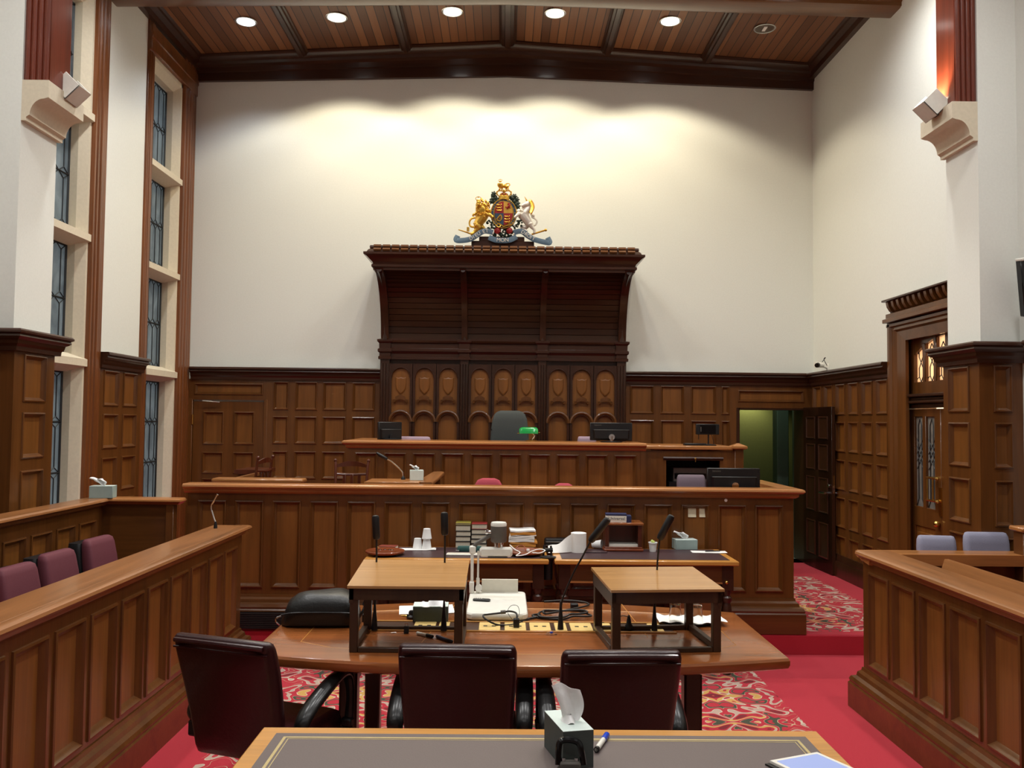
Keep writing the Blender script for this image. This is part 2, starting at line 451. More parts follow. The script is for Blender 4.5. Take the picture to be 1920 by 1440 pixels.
def wall_holes(name, O, U, W, L, H, holes, t, mat):
    O, U, W = V(O), V(U), V(W); Z = V((0, 0, 1)); mb = MB()
    P = lambda u, v, w: O+U*u+Z*v+W*w
    ue = sorted({0, L, *[q for h in holes for q in h[:2]]}); ve = sorted({0, H, *[q for h in holes for q in h[2:]]})
    for w in (0, -t):
        for i in range(len(ue)-1):
            for j in range(len(ve)-1):
                uc, vc = (ue[i]+ue[i+1])/2, (ve[j]+ve[j+1])/2
                if any(h[0] < uc < h[1] and h[2] < vc < h[3] for h in holes): continue
                mb.add([P(ue[i], ve[j], w), P(ue[i+1], ve[j], w), P(ue[i+1], ve[j+1], w), P(ue[i], ve[j+1], w)], [(0, 1, 2, 3)])
    for h in holes+[(0, L, 0, H)]:
        c = [(h[0], h[2]), (h[1], h[2]), (h[1], h[3]), (h[0], h[3])]
        for k in range(4):
            a, b = c[k], c[(k+1) % 4]
            mb.add([P(*a, 0), P(*b, 0), P(*b, -t), P(*a, -t)], [(0, 1, 2, 3)])
    return struct(name, mb, mat)

# floor: the well, and a step up to the floor round the bench
fl = MB().box((XL-.3, YF-.2, -.15), (XR+.3, SE, 0)); fl.box((XL-.3, SE, -.15), (XR+.3, YB+.1, STEP), .012)
struct('floor', fl, CARPET)
struct('floor_platform', MB().box((-2.4, 7.12, STEP), (2.2, 8.25, .5)).box((-1.5, 8.25, STEP), (2.28, 10.2, .85)), CARPET)

# windows on the left wall as (Y0, Y1)
WIN = [(6.62, 7.85), (9.13, 10.0)]
DOORW = (2.86, 3.68)              # doorway in the back wall
wall_holes('wall_left', (XL, YF, 0), (0, 1, 0), (1, 0, 0), YB-YF, ZC, [(a-YF, b-YF, .85, 5.78) for a, b in WIN], .3, PLASTER)
wall_holes('wall_right', (XR, YF, 0), (0, 1, 0), (-1, 0, 0), YB-YF, ZC, [(6.6-YF, 8.10-YF, .16, 2.76)], .3, PLASTER)
wall_holes('wall_back', (XL-.3, YB, 0), (1, 0, 0), (0, -1, 0), XR-XL+.6, ZC, [(DOORW[0]-XL+.3, DOORW[1]-XL+.3, .16, 2.02)], .3, PLASTER)
struct('wall_front', MB().box((XL-.3, YF-.2, 0), (XR+.3, YF, ZC)), PLASTER)

# piers on both sides, with corbels carrying the roof posts
def pier(side, x0, x1, y0, y1):
    p = struct('wall_pier_%s' % side, MB().box((x0, y0, 0), (x1, y1, ZC)), PLASTER)
    s = 1 if side == 'left' else -1
    face = x1 if s > 0 else x0
    # corbel: a cove on two small steps under a square slab
    prof = [(0, 3.96), (.035, 3.96), (.035, 3.985), (.055, 4.0)]
    for k in range(9):
        a = PI/2*k/8
        prof.append((.06+.10*(1-math.cos(a)), 4.0+.12*math.sin(a)))
    prof += [(.19, 4.13), (.19, 4.255), (0, 4.255)]
    c = MB().prism(prof, lambda a, b: (face+s*a, y0-.0, b), lambda a, b: (face+s*a, y1+.02, b))
    cb_ = c.build('corbel', STONE, p, smooth=30)
    return p, face, s
pL, fL, _ = pier('left', XL-.05, -3.48, 6.06, 6.55)
pR, fR, _ = pier('right', 3.50, XR+.05, 6.22, 6.68)
def roof_post(name, x0, x1, y0, y1, b0, b1):
    """clustered post: square core with rounded beads on the near face"""
    m = MB().box((x0, y0, 4.255), (x1, y1, 6.5), .01)
    n = 4
    for k in range(n):
        cx = b0+(b1-b0)*(k+.5)/n
        m.tube([(cx, y0, 4.257), (cx, y0, 6.5)], (b1-b0)/n*.42, 10)
    return struct(name, m, W_RED)
roof_post('trim_post_left', -3.60, -3.30, 6.08, 6.38, -3.475, -3.30)
roof_post('trim_post_right', 3.345, 3.60, 6.24, 6.52, 3.345, 3.495)

# cap rail of the panelling, shared profile
CAP = [(0, 0), (.085, 0), (.095, -.012), (.095, -.026), (.076, -.036), (.082, -.052), (.066, -.066), (.05, -.075), (.045, -.10), (.03, -.12), (.028, -.15), (0, -.15)]
ZW = 2.455
ROWS = [(1.965-.02, 2.29), (1.535, 1.87), (1.115, 1.45), (.70, 1.035), (.28, .61)]
def wainscot(name, O, U, W, L, us, z0, rows=None, cap=True):
    O = V(O); O.z = z0
    rows = [(a-z0, b-z0) for a, b in (rows or ROWS) if a > z0+.03]
    root = panelled(None, O, U, W, L, ZW-.14-z0, us, rows, W_FRM, W_PAN, name=name)
    root['kind'] = 'structure'
    return root
def capmesh(path, parent, z=ZW, mat=None):
    return MB().sweep(path, CAP, z).build('cap_rail', mat or W_DRK, parent, smooth=25)

# back wall panelling either side of the canopy (proud of the plaster by 40 mm)
yw = YB-.045
def colpx(a, b, Y=yw): return (at(a, 760, Y=Y).x, at(b, 760, Y=Y).x)
x0 = XL; x1 = -1.45
us = [colpx(512, 541), colpx(553, 595), colpx(605, 649), colpx(660, 703)]
wl = wainscot('trim_panelling_back', (x0+.98, yw, 0), (1, 0, 0), (0, -1, 0), x1-x0-.98, [(a-x0-.98, b-x0-.98) for a, b in us], STEP)
capmesh([(x0+.06, yw), (x1, yw)], wl)
# blind door at the left with a wide panel over it
dl = panelled(None, (x0, yw, 2.06), (1, 0, 0), (0, -1, 0), .98, .25, [(.10, .93)], [(.06, .2)], name='trim_over_door'); dl['kind'] = 'structure'
fr = struct('trim_door_jamb', MB().box((x0, yw-.005, STEP), (x0+.085, yw+.04, 2.07), .004), W_FRM)
MB().box((x0+.945, yw-.005, STEP), (x0+.985, yw+.04, 2.07), .004).build('jamb', W_FRM, fr)
d1 = panelled(None, (x0+.09, yw+.02, STEP), (1, 0, 0), (0, -1, 0), .85, 1.88, [(.12, .37), (.49, .74)], [(.15, .42), (.55, .95), (.98+.03, 1.27), (1.36, 1.76)], W_FRM, W_PAN, name='door_1'); d1['kind'] = 'structure'
tube([(x0+.22, yw-.05, 2.045), (x0+.42, yw-.03, 2.03)], .009).build('door_closer_arm', CHROME, d1)
for zz in (1.82, .9): tube([(x0+.088, yw-.002, zz-.06), (x0+.088, yw-.002, zz+.06)], .011).build('hinge', BRASS, d1)
# right of the canopy
x0 = 1.42; x1 = XR
us = [colpx(1181, 1226), colpx(1238, 1283), colpx(1295, 1343), colpx(1352, 1368)]
wr = wainscot('trim_panelling_back', (x0, yw, 0), (1, 0, 0), (0, -1, 0), DOORW[0]-.03-x0, [(a-x0, b-x0) for a, b in us], STEP)
capmesh([(x0, yw), (x1, yw), ], wr)
d2 = panelled(None, (DOORW[0]-.03, yw, 2.03), (1, 0, 0), (0, -1, 0), XR-DOORW[0]+.03, .28, [(.02, .83)], [(.07, .215)], name='trim_over_door'); d2['kind'] = 'structure'
struct('trim_door_jamb', MB().box((DOORW[1]+.01, yw, STEP), (XR, yw+.04, 2.03)), W_FRM)
# right wall panelling
yr0 = 8.22
us = []
for k in range(6):
    a = .07+k*.348; us.append((a, a+.262))
wrr = wainscot('trim_panelling_right', (XR-.045, YB-.05, 0), (0, -1, 0), (-1, 0, 0), YB-.05-yr0, us, STEP)
capmesh([(XR-.045, YB), (XR-.045, yr0)], wrr)
MB().sweep([(XR-.045, YB), (XR-.045, yr0)], [(0, 0), (.05, 0), (.05, .14), (.04, .17), (.03, .17), (.03, .2), (.015, .24), (0, .24)], STEP).build('plinth', W_DRV, wrr, smooth=25)
# left wall between the posts
wlp = wainscot('trim_panelling_left', (XL+.03, 8.06, 0), (0, 1, 0), (1, 0, 0), .95, [(.10, .42), (.52, .84)], 0)
capmesh([(XL+.03, 8.06), (XL+.03, 9.01)], wlp)
# piers: panelling wraps both faces
def pier_panels(side, face, y0, y1, s):
    nm = 'trim_pier_%s' % side
    if s > 0:
        r = panelled(None, (face+.03, y0-.03, 0), (0, 1, 0), (1, 0, 0), y1-y0+.05, ZW-.14, [(.12, .42)], [(a, b) for a, b in ROWS], name=nm)
        n = panelled(None, (XL, y0-.03, 0), (1, 0, 0), (0, -1, 0), face+.03-XL, ZW-.14, [(.06, .3)], [(a, b) for a, b in ROWS], name=nm)
        path = [(XL, y0-.03), (face+.03, y0-.03), (face+.03, y1+.03), (XL, y1+.03)]
    else:
        r = panelled(None, (face-.03, y1+.02, 0), (0, -1, 0), (-1, 0, 0), y1-y0+.05, ZW-.14, [(.08, .38)], [(a, b) for a, b in ROWS], name=nm)
        n = panelled(None, (face-.03, y0-.03, 0), (1, 0, 0), (0, -1, 0), XR-face+.03, ZW-.14, [(.10, .24)], [(a, b) for a, b in ROWS], name=nm)
        path = [(XR, y1+.03), (face-.03, y1+.03), (face-.03, y0-.03), (XR, y0-.03)]
    r['kind'] = n['kind'] = 'structure'
    MB().sweep(path, CAP, ZW).build('cap_rail', W_DRK, r, smooth=25)
pier_panels('left', fL, 6.06, 6.55, 1)
pier_panels('right', fR, 6.22, 6.68, -1)
# walls nearer than the piers: panelled too, mostly out of the picture
for sd, X, s in (('left', XL, 1), ('right', XR, -1)):
    q = panelled(None, (X+s*.03, YF if s > 0 else 6.0, 0), (0, s, 0), (s, 0, 0), 6.0-YF, ZW-.14, [(.1+.8*k, .75+.8*k) for k in range(11)], [(.3, 1.1), (1.25, 2.25)], name='trim_panelling_%s' % sd, panels=False); q['kind'] = 'structure'
    MB().box((X+s*.012, YF, .2), (X+s*.004, 6.0, 2.3)).build('panel', W_PAN, q)
    pth = [(X+s*.03, YF), (X+s*.03, 6.0)]
    MB().sweep(pth if s > 0 else pth[::-1], CAP, ZW).build('cap_rail', W_DRK, q, smooth=25)

# ---------------------------------------------------------------- posts, beam, ceiling
def moulded_post(name, y0, y1, z0=0, z1=6.1, xw=.10):
    n = 5; w = (y1-y0)/n
    pr = [(y0, 0)]
    for k in range(n):
        for q in range(5):
            a = PI*q/4; pr.append((y0+w*(k+.5)-w*.46*math.cos(a), xw*(.45+.12*(k in (1, 2, 3))+.15*(k == 2))+w*.3*math.sin(a)))
    pr.append((y1, 0))
    return struct(name, MB().prism(pr, lambda a, b: (XL+b, a, z0), lambda a, b: (XL+b, a, z1)), W_POST, 35)
moulded_post('trim_post_left', 7.83, 8.08, xw=.06)
moulded_post('trim_post_left', 8.99, 9.15, xw=.03)
moulded_post('trim_post_left', 9.98, 10.37, xw=.04)
struct('trim_window_head', MB().box((XL, 8.99, 5.77), (XL+.05, 10.36, 6.06), .01).box((XL+.03, 8.99, 5.90), (XL+.06, 10.36, 5.98), .01), W_POST)
def zc(x): return 6.43-abs(x)*.061          # pitched boards
# boards as one pitched sheet
cl = MB()
for a, b in ((XL-.3, 0.0), (0.0, XR+.3)):
    cl.add([(a, YF-.2, zc(a)), (b, YF-.2, zc(b)), (b, YB+.1, zc(b)), (a, YB+.1, zc(a))], [(0, 1, 2, 3)])
    cl.add([(a, YF-.2, zc(a)+.25), (b, YF-.2, zc(b)+.25), (b, YB+.1, zc(b)+.25), (a, YB+.1, zc(a)+.25)], [(3, 2, 1, 0)])
struct('ceiling', cl, BOARDS)
# cornice along the back wall (pitched with the roof) and level ones along the sides
COR = [(0, -.34), (.05, -.34), (.055, -.20), (.075, -.19), (.085, -.12), (.14, -.10), (.15, -.06), (.22, -.045), (.25, -.02), (.30, -.015), (.30, .05), (0, .05)]
mb = MB()
for a, b in ((XL, 0.0), (0.0, XR)):
    f = lambda q: 1-.034*abs(q)*2.6
    mb.prism(COR, lambda o, h, a=a: (a, YB-o, zc(a)+(h if h > 0 else h*f(a))), lambda o, h, b=b: (b, YB-o, zc(b)+(h if h > 0 else h*f(b))))
struct('trim_cornice_back', mb, W_DRK, 25)
COS = [(0, -.10), (.06, -.10), (.07, -.04), (.13, -.02), (.14, .0), (.20, .02), (.20, .12), (0, .12)]
struct('trim_cornice_left', MB().prism(COS, lambda o, h: (XL+o, YF, zc(XL)+h), lambda o, h: (XL+o, YB, zc(XL)+h)), W_DRK, 25)
struct('trim_cornice_right', MB().prism(COS, lambda o, h: (XR-o, YF, zc(XR)+h), lambda o, h: (XR-o, YB, zc(XR)+h)), W_DRK, 25)
# ribs on the boards
for x in (-2.48, -1.23, 0.0, 1.20, 2.42):
    w = .075 if x else .10
    pr = [(-w, .04), (-w, -.02), (-w*.8, -.03), (-w*.7, -.055), (-w*.35, -.06), (-w*.3, -.085), (w*.3, -.085), (w*.35, -.06), (w*.7, -.055), (w*.8, -.03), (w, -.02), (w, .04)]
    struct('trim_ceiling_rib', MB().prism(pr, lambda a, b, x=x: (x+a, 0, zc(x)+b), lambda a, b, x=x: (x+a, YB-.25, zc(x)+b)), W_DRV, 25)
# tie beam with a pitched underside
def zb(x): return 5.945-abs(x)*.020
mb = MB()
for a, b in ((XL, 0.0), (0.0, XR)):
    r = []
    for q in (a, b):
        r.append([(q, 7.98, zb(q)+.06), (q, 8.02, zb(q)+.045), (q, 8.02, zb(q)+.01), (q, 8.05, zb(q)), (q, 8.25, zb(q)), (q, 8.28, zb(q)+.01), (q, 8.28, zb(q)+.045), (q, 8.32, zb(q)+.06), (q, 8.32, 6.4), (q, 7.98, 6.4)])
    mb.loft(r)
struct('trim_tie_beam', mb, W_FRX, 25)
mb = MB().box((XL, 6.1, 6.0), (XR, 6.5, 6.4), .02)
struct('trim_tie_beam', mb, W_DRK)

# ---------------------------------------------------------------- windows
def window(name, y0, y1, z0, z1, lights):
    """stone frame with splayed jamb, sloping transoms and leaded panes"""
    root = bpy.data.objects.new(name, None); COL.objects.link(root); root['kind'] = 'structure'
    m = MB(); xo = XL-.0; xi = XL-.13
    # jambs and head: outer face, chamfer, reveal
    def jamb(ya, yb):   # ya: outer, yb: inner opening side
        d = 1 if yb > ya else -1
        pr = [(ya, xo+.004), (ya+d*.05, xo+.004), (ya+d*.10, xo-.075), (ya+d*.10, xi-.07), (ya, xi-.07)]
        MB().prism(pr, lambda a, b: (b, a, z0), lambda a, b: (b, a, z1)).build('stone_jamb', STONE, root, smooth=20)
    jamb(y0, (y0+y1)/2); jamb(y1, (y0+y1)/2)
    for zz in [z1]:
        pr = [(zz, xo+.004), (zz-.05, xo+.004), (zz-.12, xo-.075), (zz-.12, xi-.07), (zz, xi-.07)]
        MB().prism(pr, lambda a, b: (b, y0, a), lambda a, b: (b, y1, a)).build('stone_head', STONE, root, smooth=20)
    for a, b in lights[:-1]:
        # transom between this light and the next one up: sloping top, splayed underside
        lo, hi = b, lights[lights.index((a, b))+1][0]
        pr = [(lo, xi-.06), (lo, xi+.02), (lo+.05, xo+.03), (lo+.115, xo+.03), (hi, xi+.02), (hi, xi-.06)]
        MB().prism(pr, lambda q, x: (x, y0+.0, q), lambda q, x: (x, y1-.0, q)).build('stone_transom', STONE, root, smooth=20)
    for a, b in lights:
        ya, yb = y0+.10, y1-.10
        xg = xi-.03
        MB().box((xg-.008, ya, a), (xg, yb, b)).build('glass_pane', PANE, root)
        # cames: tall bars that split into little points at the cross bars
        ld = MB(); r = .006
        nx = 6 if yb-ya > .8 else 5
        w = (yb-ya)/nx; nz = max(2, round((b-a)/.52)); h = (b-a)/nz
        for f in (ya, yb): ld.tube([(xg+.004, f, a), (xg+.004, f, b)], .013, 4)
        for f in (a, b): ld.tube([(xg+.004, ya, f), (xg+.004, yb, f)], .013, 4)
        for k in range(1, nz): ld.tube([(xg+.006, ya, a+h*k), (xg+.006, yb, a+h*k)], .009, 4)
        for j in range(nz):
            zb0, zb1 = a+h*j, a+h*(j+1); pt = h*.11
            for k in range(nx):
                yc = ya+w*(k+.5)
                ld.tube([(xg+.004, yc, zb0+pt), (xg+.004, yc, zb1-pt)], r, 4)
                for s_ in (-1, 1):
                    ld.tube([(xg+.004, yc, zb0+pt), (xg+.004, yc+s_*w/2, zb0)], r*.9, 4)
                    ld.tube([(xg+.004, yc, zb1-pt), (xg+.004, yc+s_*w/2, zb1)], r*.9, 4)
        ld.build('lead_came', LEADM, root)
    return root
window('window_1', WIN[0][0], WIN[0][1], .85, 5.78, [(.88, 2.25), (2.42, 3.40), (3.57, 4.52), (4.69, 5.64)])
window('window_2', WIN[1][0], WIN[1][1], .85, 5.78, [(.88, 2.25), (2.42, 3.40), (3.57, 4.52), (4.69, 5.64)])

# ---------------------------------------------------------------- open doorway, corridor behind it
cx0, cx1, cy0, cy1 = 2.5, 5.2, YB+.3, 13.0
mb = MB()
mb.box((cx0-.1, cy0, 0), (cx0, cy1, 2.7)); mb.box((cx0, cy1, 0), (cx1, cy1+.1, 2.7)); mb.box((cx1, cy0, 0), (cx1+.1, cy1, 2.7))
mb.box((cx0, cy0, 2.5), (cx1, cy1, 2.7)); mb.box((DOORW[1], cy0, .16), (cx1, cy0+.05, 2.5)); mb.box((cx0, cy0, .16), (DOORW[0], cy0+.05, 2.5)); mb.box((DOORW[0]-.1, cy0, 2.02), (DOORW[1]+.1, cy0+.05, 2.5))
struct('wall_corridor', mb, GREEN)
struct('floor_corridor', MB().box((cx0, YB, .1), (cx1, cy1, .16)), GREENJ)
struct('trim_door_lining', MB().box((DOORW[0]-.03, YB-.04, .16), (DOORW[0]+.012, YB+.36, 2.03)).box((DOORW[1]-.012, YB-.04, .16), (DOORW[1]+.03, YB+.36, 2.03)).box((DOORW[0], YB-.04, 2.008), (DOORW[1], YB+.36, 2.03)), W_DRV)
# inner frame of the corridor seen through the opening
xa = at(1455, 840, Y=11.6).x
struct('trim_corridor_frame', MB().box((xa-.0, 11.55, .16), (xa+.16, 11.75, 2.5), .01).box((xa+.22, 11.50, .16), (xa+.27, 11.6, 2.5), .01).box((xa+.27, 11.6, .16), (cx1, 11.64, 2.5)), GREENJ)
# the open door, swung out towards the room along the right wall
def door_leaf(hx, hy, ang):
    r = bpy.data.objects.new('door_2', None); COL.objects.link(r); r.location = (hx, hy, STEP+.01); r.rotation_euler = (0, 0, ang); r['kind'] = 'structure'
    q = panelled(r, (0, -.02, 0), (1, 0, 0), (0, -1, 0), .82, 1.87, [(.10, .36), (.46, .72)], [(.15, .55), (.66, 1.06), (1.14, 1.44), (1.50, 1.76)], W_DRV, W_DRV, world=False, name='leaf_front')
    MB().box((0, -.02, 0), (.82, .02, 1.87), .003).build('leaf', W_DRV, r, local=True)
    for s in (-1, 1):
        tube([(.75, s*.02, .90), (.75, s*.07, .90)], .014).build('handle_spindle', CHROME, r, local=True)
        tube([(.755, s*.07, .90), (.68, s*.075, .90), (.60, s*.07, .895)], .014).build('lever_handle', CHROME, r, local=True)
        MB().lathe([(.02, -.006), (.022, 0), (.02, .006)], n=14).xf(tr(.75, s*.026, .98) @ rot('X', 90)).build('lock_rose', CHROME, r, local=True)
    MB().box((.80, -.012, .9), (.823, .012, 1.1)).build('latch_plate', CHROME, r, local=True)
    return r
door_leaf(DOORW[1]-.02, YB-.06, math.radians(-88))

# ---------------------------------------------------------------- cased double door in the right wall
XD = XR
DY = -.2     # the case stands nearer than its drawing below
cs = bpy.data.objects.new('door_3', None); COL.objects.link(cs); cs['kind'] = 'structure'
CASEP = [(0, 0), (.05, 0), (.075, .02), (.075, .06), (.055, .08), (.06, .12), (.04, .15), (.03, .30), (0, .30)]
MB().prism([(o, a) for o, a in CASEP], lambda o, a: (XD-o-.02, 8.2-a, .0), lambda o, a: (XD-o-.02, 8.2-a, 2.82)).build('architrave', W_FRM, cs, smooth=25)
MB().prism([(o, a) for o, a in CASEP], lambda o, a: (XD-o-.02, 8.2, 2.82-a*.62), lambda o, a: (XD-o-.02, 6.5, 2.82-a*.62)).build('head_casing', W_FRX, cs, smooth=25)
MB().box((XD-.13, 8.21, 2.82), (XD+.01, 6.52, 2.86), .005).box((XD-.10, 8.2, 2.86), (XD+.01, 6.52, 2.91), .004).build('frieze', W_FRX, cs)
MB().box((XD-.06, 8.19, 2.91), (XD+.01, 6.52, 3.03), .004).build('cresting_board', W_DRK, cs)
MB().box((XD-.14, 8.205, 3.025), (XD+.01, 6.52, 3.045), .005).build('cresting_cap', W_DRK, cs)
for k in range(16):
    y = 8.14-k*.105
    MB().prism([(0, .005), (.035, .02), (.06, .06), (.07, .105), (.06, .12), (.015, .12), (.01, .06)], lambda o, h, y=y: (XD-.055-o, y, 2.91+h), lambda o, h, y=y: (XD-.055-o, y-.045, 2.91+h)).build('leaf_carving', W_FRM, cs, smooth=30)
# deep timber reveal
MB().box((XD-.02, 7.99, .16), (XD+.28, 8.12, 2.74)).build('reveal', W_FRM, cs)
MB().box((XD-.02, 8.0, 2.69), (XD+.28, 6.5, 2.74)).build('reveal_head', W_FRX, cs)
XG = XD+.06
# transom window: frame with a segmental head and narrow mullioned lights
def seg_top(y): return 2.635-((y-7.32)/.62)**2*.16
mb = MB(); N = 14
for k in range(N):
    a, b = 7.91-1.2*k/N, 7.91-1.2*(k+1)/N
    mb.prism([(a, seg_top(a)), (b, seg_top(b)), (b, 2.70), (a, 2.70)], lambda y, z: (XG-.03, y, z), lambda y, z: (XG+.03, y, z))
mb.box((XG-.034, 6.6, 2.13), (XG+.032, 8.0, 2.24)).box((XG-.037, 7.89, 2.12), (XG+.034, 8.0, 2.70))
mb.build('transom_frame', W_FRM, cs, smooth=20)
lights = [7.81-.20*k for k in range(6)]
for y in lights: MB().box((XG-.036, y-.127, 2.23), (XG+.03, y-.073, seg_top(y-.1)+.02), .008).build('mullion', W_FRM, cs)
MB().box((XG-.004, 6.70, 2.22), (XG+.004, 7.95, 2.66)).build('transom_glass', PANEW, cs)
ld = MB()
for yc in lights:
    for s_ in (-1, 1):
        ld.tube([(XG-.008, yc, 2.24), (XG-.008, yc+s_*.035, 2.29), (XG-.008, yc+s_*.035, 2.37), (XG-.008, yc, 2.42), (XG-.008, yc+s_*.035, 2.47), (XG-.008, yc+s_*.035, 2.53), (XG-.008, yc, 2.58)], .005, 4)
        ld.tube([(XG-.008, yc+s_*.035, 2.29), (XG-.008, yc+s_*.075, 2.27)], .005, 4); ld.tube([(XG-.008, yc+s_*.035, 2.50), (XG-.008, yc+s_*.075, 2.52)], .005, 4)
ld.build('transom_came', LEADM, cs)
MB().box((XG-.10, 8.02, 2.10), (XG+.03, 6.5, 2.13), .008).box((XG-.07, 8.02, 2.07), (XG+.03, 6.5, 2.10), .008).box((XG-.09, 8.02, 2.04), (XG+.03, 6.5, 2.07), .01).box((XG-.05, 8.02, 2.0), (XG+.03, 6.5, 2.04), .006).build('transom_rail', W_DRV, cs)
# door leaf with two glazed lights over a panel
mb = MB()
for p, q in ((8.0, 7.92), (7.55, 7.44)): mb.box((XG-.025, p, .17), (XG+.025, q, 1.99), .004)
mb.box((XG-.024, 7.93, 1.92), (XG+.024, 7.54, 1.99), .004).box((XG-.024, 7.93, .17), (XG+.024, 7.54, .40), .004).box((XG-.024, 7.93, .92), (XG+.024, 7.54, 1.10), .004).box((XG-.026, 7.765, 1.09), (XG+.024, 7.705, 1.93), .004)
mb.build('door_stile', W_FRM, cs)
MB().box((XG-.01, 7.93, .39), (XG+.01, 7.54, .93)).build('door_panel', W_PAN, cs)
MB().box((XG-.02, 7.90, .45), (XG+.01, 7.57, .87), .008).build('raised_panel', W_PAN, cs)
MB().box((XG-.004, 7.93, 1.09), (XG+.004, 7.54, 1.93)).build('door_glass', mat_pane('dim_door_glass', (.2, .19, .18), (.34, .32, .30), .1, .35), cs)
ld = MB()
for yc in (7.843, 7.628):
    for s_ in (-1, 1):
        ld.tube([(XG-.008, yc+s_*.07, 1.10), (XG-.008, yc+s_*.03, 1.17), (XG-.008, yc+s_*.03, 1.84), (XG-.008, yc, 1.90), (XG-.008, yc-s_*.03, 1.84)], .0045, 4)
        for k in range(3): ld.tube([(XG-.008, yc-s_*.06, 1.44+k*.07), (XG-.008, yc+s_*.06, 1.58+k*.07)], .004, 4)
ld.build('door_came', LEADM, cs)
mb = MB()
for zz in (1.38, 1.18):
    mb.tube([(XG-.02, 7.50, zz), (XG-.07, 7.50, zz)], .012); mb.tube([(XG-.07, 7.60, zz), (XG-.07, 7.42, zz)], .011, 8); mb.ball((XG-.07, 7.42, zz), .018, 8)
mb.tube([(XG-.07, 7.50, 1.18), (XG-.07, 7.50, 1.38)], .009); mb.tube([(XG-.07, 7.60, 1.18), (XG-.07, 7.60, 1.38)], .006)
mb.build('push_bar_handle', BRASS, cs)
MB().ball((XG-.05, 7.475, .98), .03, 12).build('door_knob', BRASS, cs)
MB().box((XG-.034, 7.47, 1.05), (XG-.024, 7.42, 1.30)).build('lock_plate', BRASS, cs)
MB().box((XG-.025, 7.43, .17), (XG+.025, 6.55, 1.99)).build('second_leaf', W_FRM, cs)
# lobby beyond the cased door
mb = MB()
mb.box((XR+.3, 9.2, 0), (6.3, 9.3, 3.3)).box((6.3, 5.6, 0), (6.4, 9.3, 3.3)).box((XR+.3, 5.5, 0), (6.3, 5.6, 3.3)).box((XR+.3, 5.6, 3.2), (6.3, 9.2, 3.3)).box((XR+.3, 5.6, 0), (6.3, 9.2, .1))
struct('wall_lobby', mb, PLASTER)
# ================================================================ fixed joinery
RAILT = [(-.16, 0), (.03, 0), (.045, -.008), (.05, -.02), (.04, -.036), (.02, -.042), (.018, -.06), (.006, -.075), (-.16, -.075)]
PLIN = [(0, 0), (.075, 0), (.075, .155), (.066, .165), (.07, .18), (.06, .20), (.035, .21), (.03, .235), (.012, .25), (.008, .27), (0, .27)]

# ---- the clerks' bench front across the room
bb = thing('bench_barrier', 'long panelled timber bench front across the room with pale rail top and grilled plinth', 'courtroom bench', (0, SY, STEP))
X0, X1 = at(350, 1000, Y=SY).x, at(1488, 1000, Y=SY).x
H = 1.315
n = 16; pw = (X1-X0-.10)/n
us = [(.05+pw*k+.035, .05+pw*(k+1)-.035) for k in range(n)]
panelled(bb, (X0, SY, STEP), (1, 0, 0), (0, -1, 0), X1-X0, H-STEP-.05, us, [(.32, 1.02)], W_FRM, W_PAN)
MB().sweep([(X0-.02, SY), (X1, SY), (X1, 8.0)], [(-.10, 0), (.055, 0), (.07, -.008), (.074, -.022), (.06, -.036), (.035, -.042), (.034, -.062), (.012, -.078), (-.10, -.078)], H).build('rail_top', W_RLX, bb, smooth=25)
MB().sweep([(X0, SY), (X1, SY), (X1, 7.95)], PLIN, STEP).build('plinth', W_FRX, bb, smooth=25)
panelled(bb, (X1, SY, STEP), (0, 1, 0), (1, 0, 0), 1.12, H-STEP-.05, [(.08, .5), (.6, 1.05)], [(.32, 1.02)], W_FRM, W_PAN)
# metal grille let into the plinth at the left
gx0, gx1 = at(470, 1165, Y=SY-.08).x, at(640, 1165, Y=SY-.08).x
g = MB().box((gx0-.6, SY-.09, STEP+.012), (gx1, SY-.078, STEP+.145))
gr = g.build('vent_grille', BLACKP, bb)
gb = MB()
for k in range(9): gb.box((gx0-.6, SY-.098, STEP+.02+k*.014), (gx1, SY-.09, STEP+.025+k*.014))
gb.build('grille_bars', DGREY, gr)

# ---- judge's bench
YJ = 8.30
jb = thing('judges_bench', 'raised panelled bench below the timber canopy with lamp, monitors and chair behind it', 'courtroom bench', (0, YJ, STEP))
jx0, jx1 = at(652, 860, Y=YJ).x, at(1207, 860, Y=YJ).x
HJ = at(900, 828, Y=YJ).z
n = 10; pw = (jx1-jx0-.08)/n
panelled(jb, (jx0, YJ, STEP), (1, 0, 0), (0, -1, 0), jx1-jx0, HJ-.05-STEP, [(.04+pw*k+.03, .04+pw*(k+1)-.03) for k in range(n)], [(.55, HJ-.115-STEP)], W_FRM, W_PAN)
panelled(jb, (jx0, 9.3, STEP), (0, -1, 0), (-1, 0, 0), 9.3-YJ, HJ-.05-STEP, [(.08, .45), (.55, .92)], [(.55, HJ-.115-STEP)], W_FRM, W_PAN)
MB().sweep([(jx0, 9.35), (jx0, YJ), (jx1+.02, YJ)], [(-.55, -.03), (-.55, 0), (.035, 0), (.05, -.008), (.053, -.024), (.04, -.036), (.022, -.042), (.02, -.06), (.006, -.075), (-.02, -.075), (-.02, -.03)], HJ).build('rail_top', W_RLX, jb, smooth=25)
MB().box((jx1-.03, YJ-.005, STEP), (jx1+.02, YJ+.7, HJ-.05)).build('end_panel', W_FRM, jb)
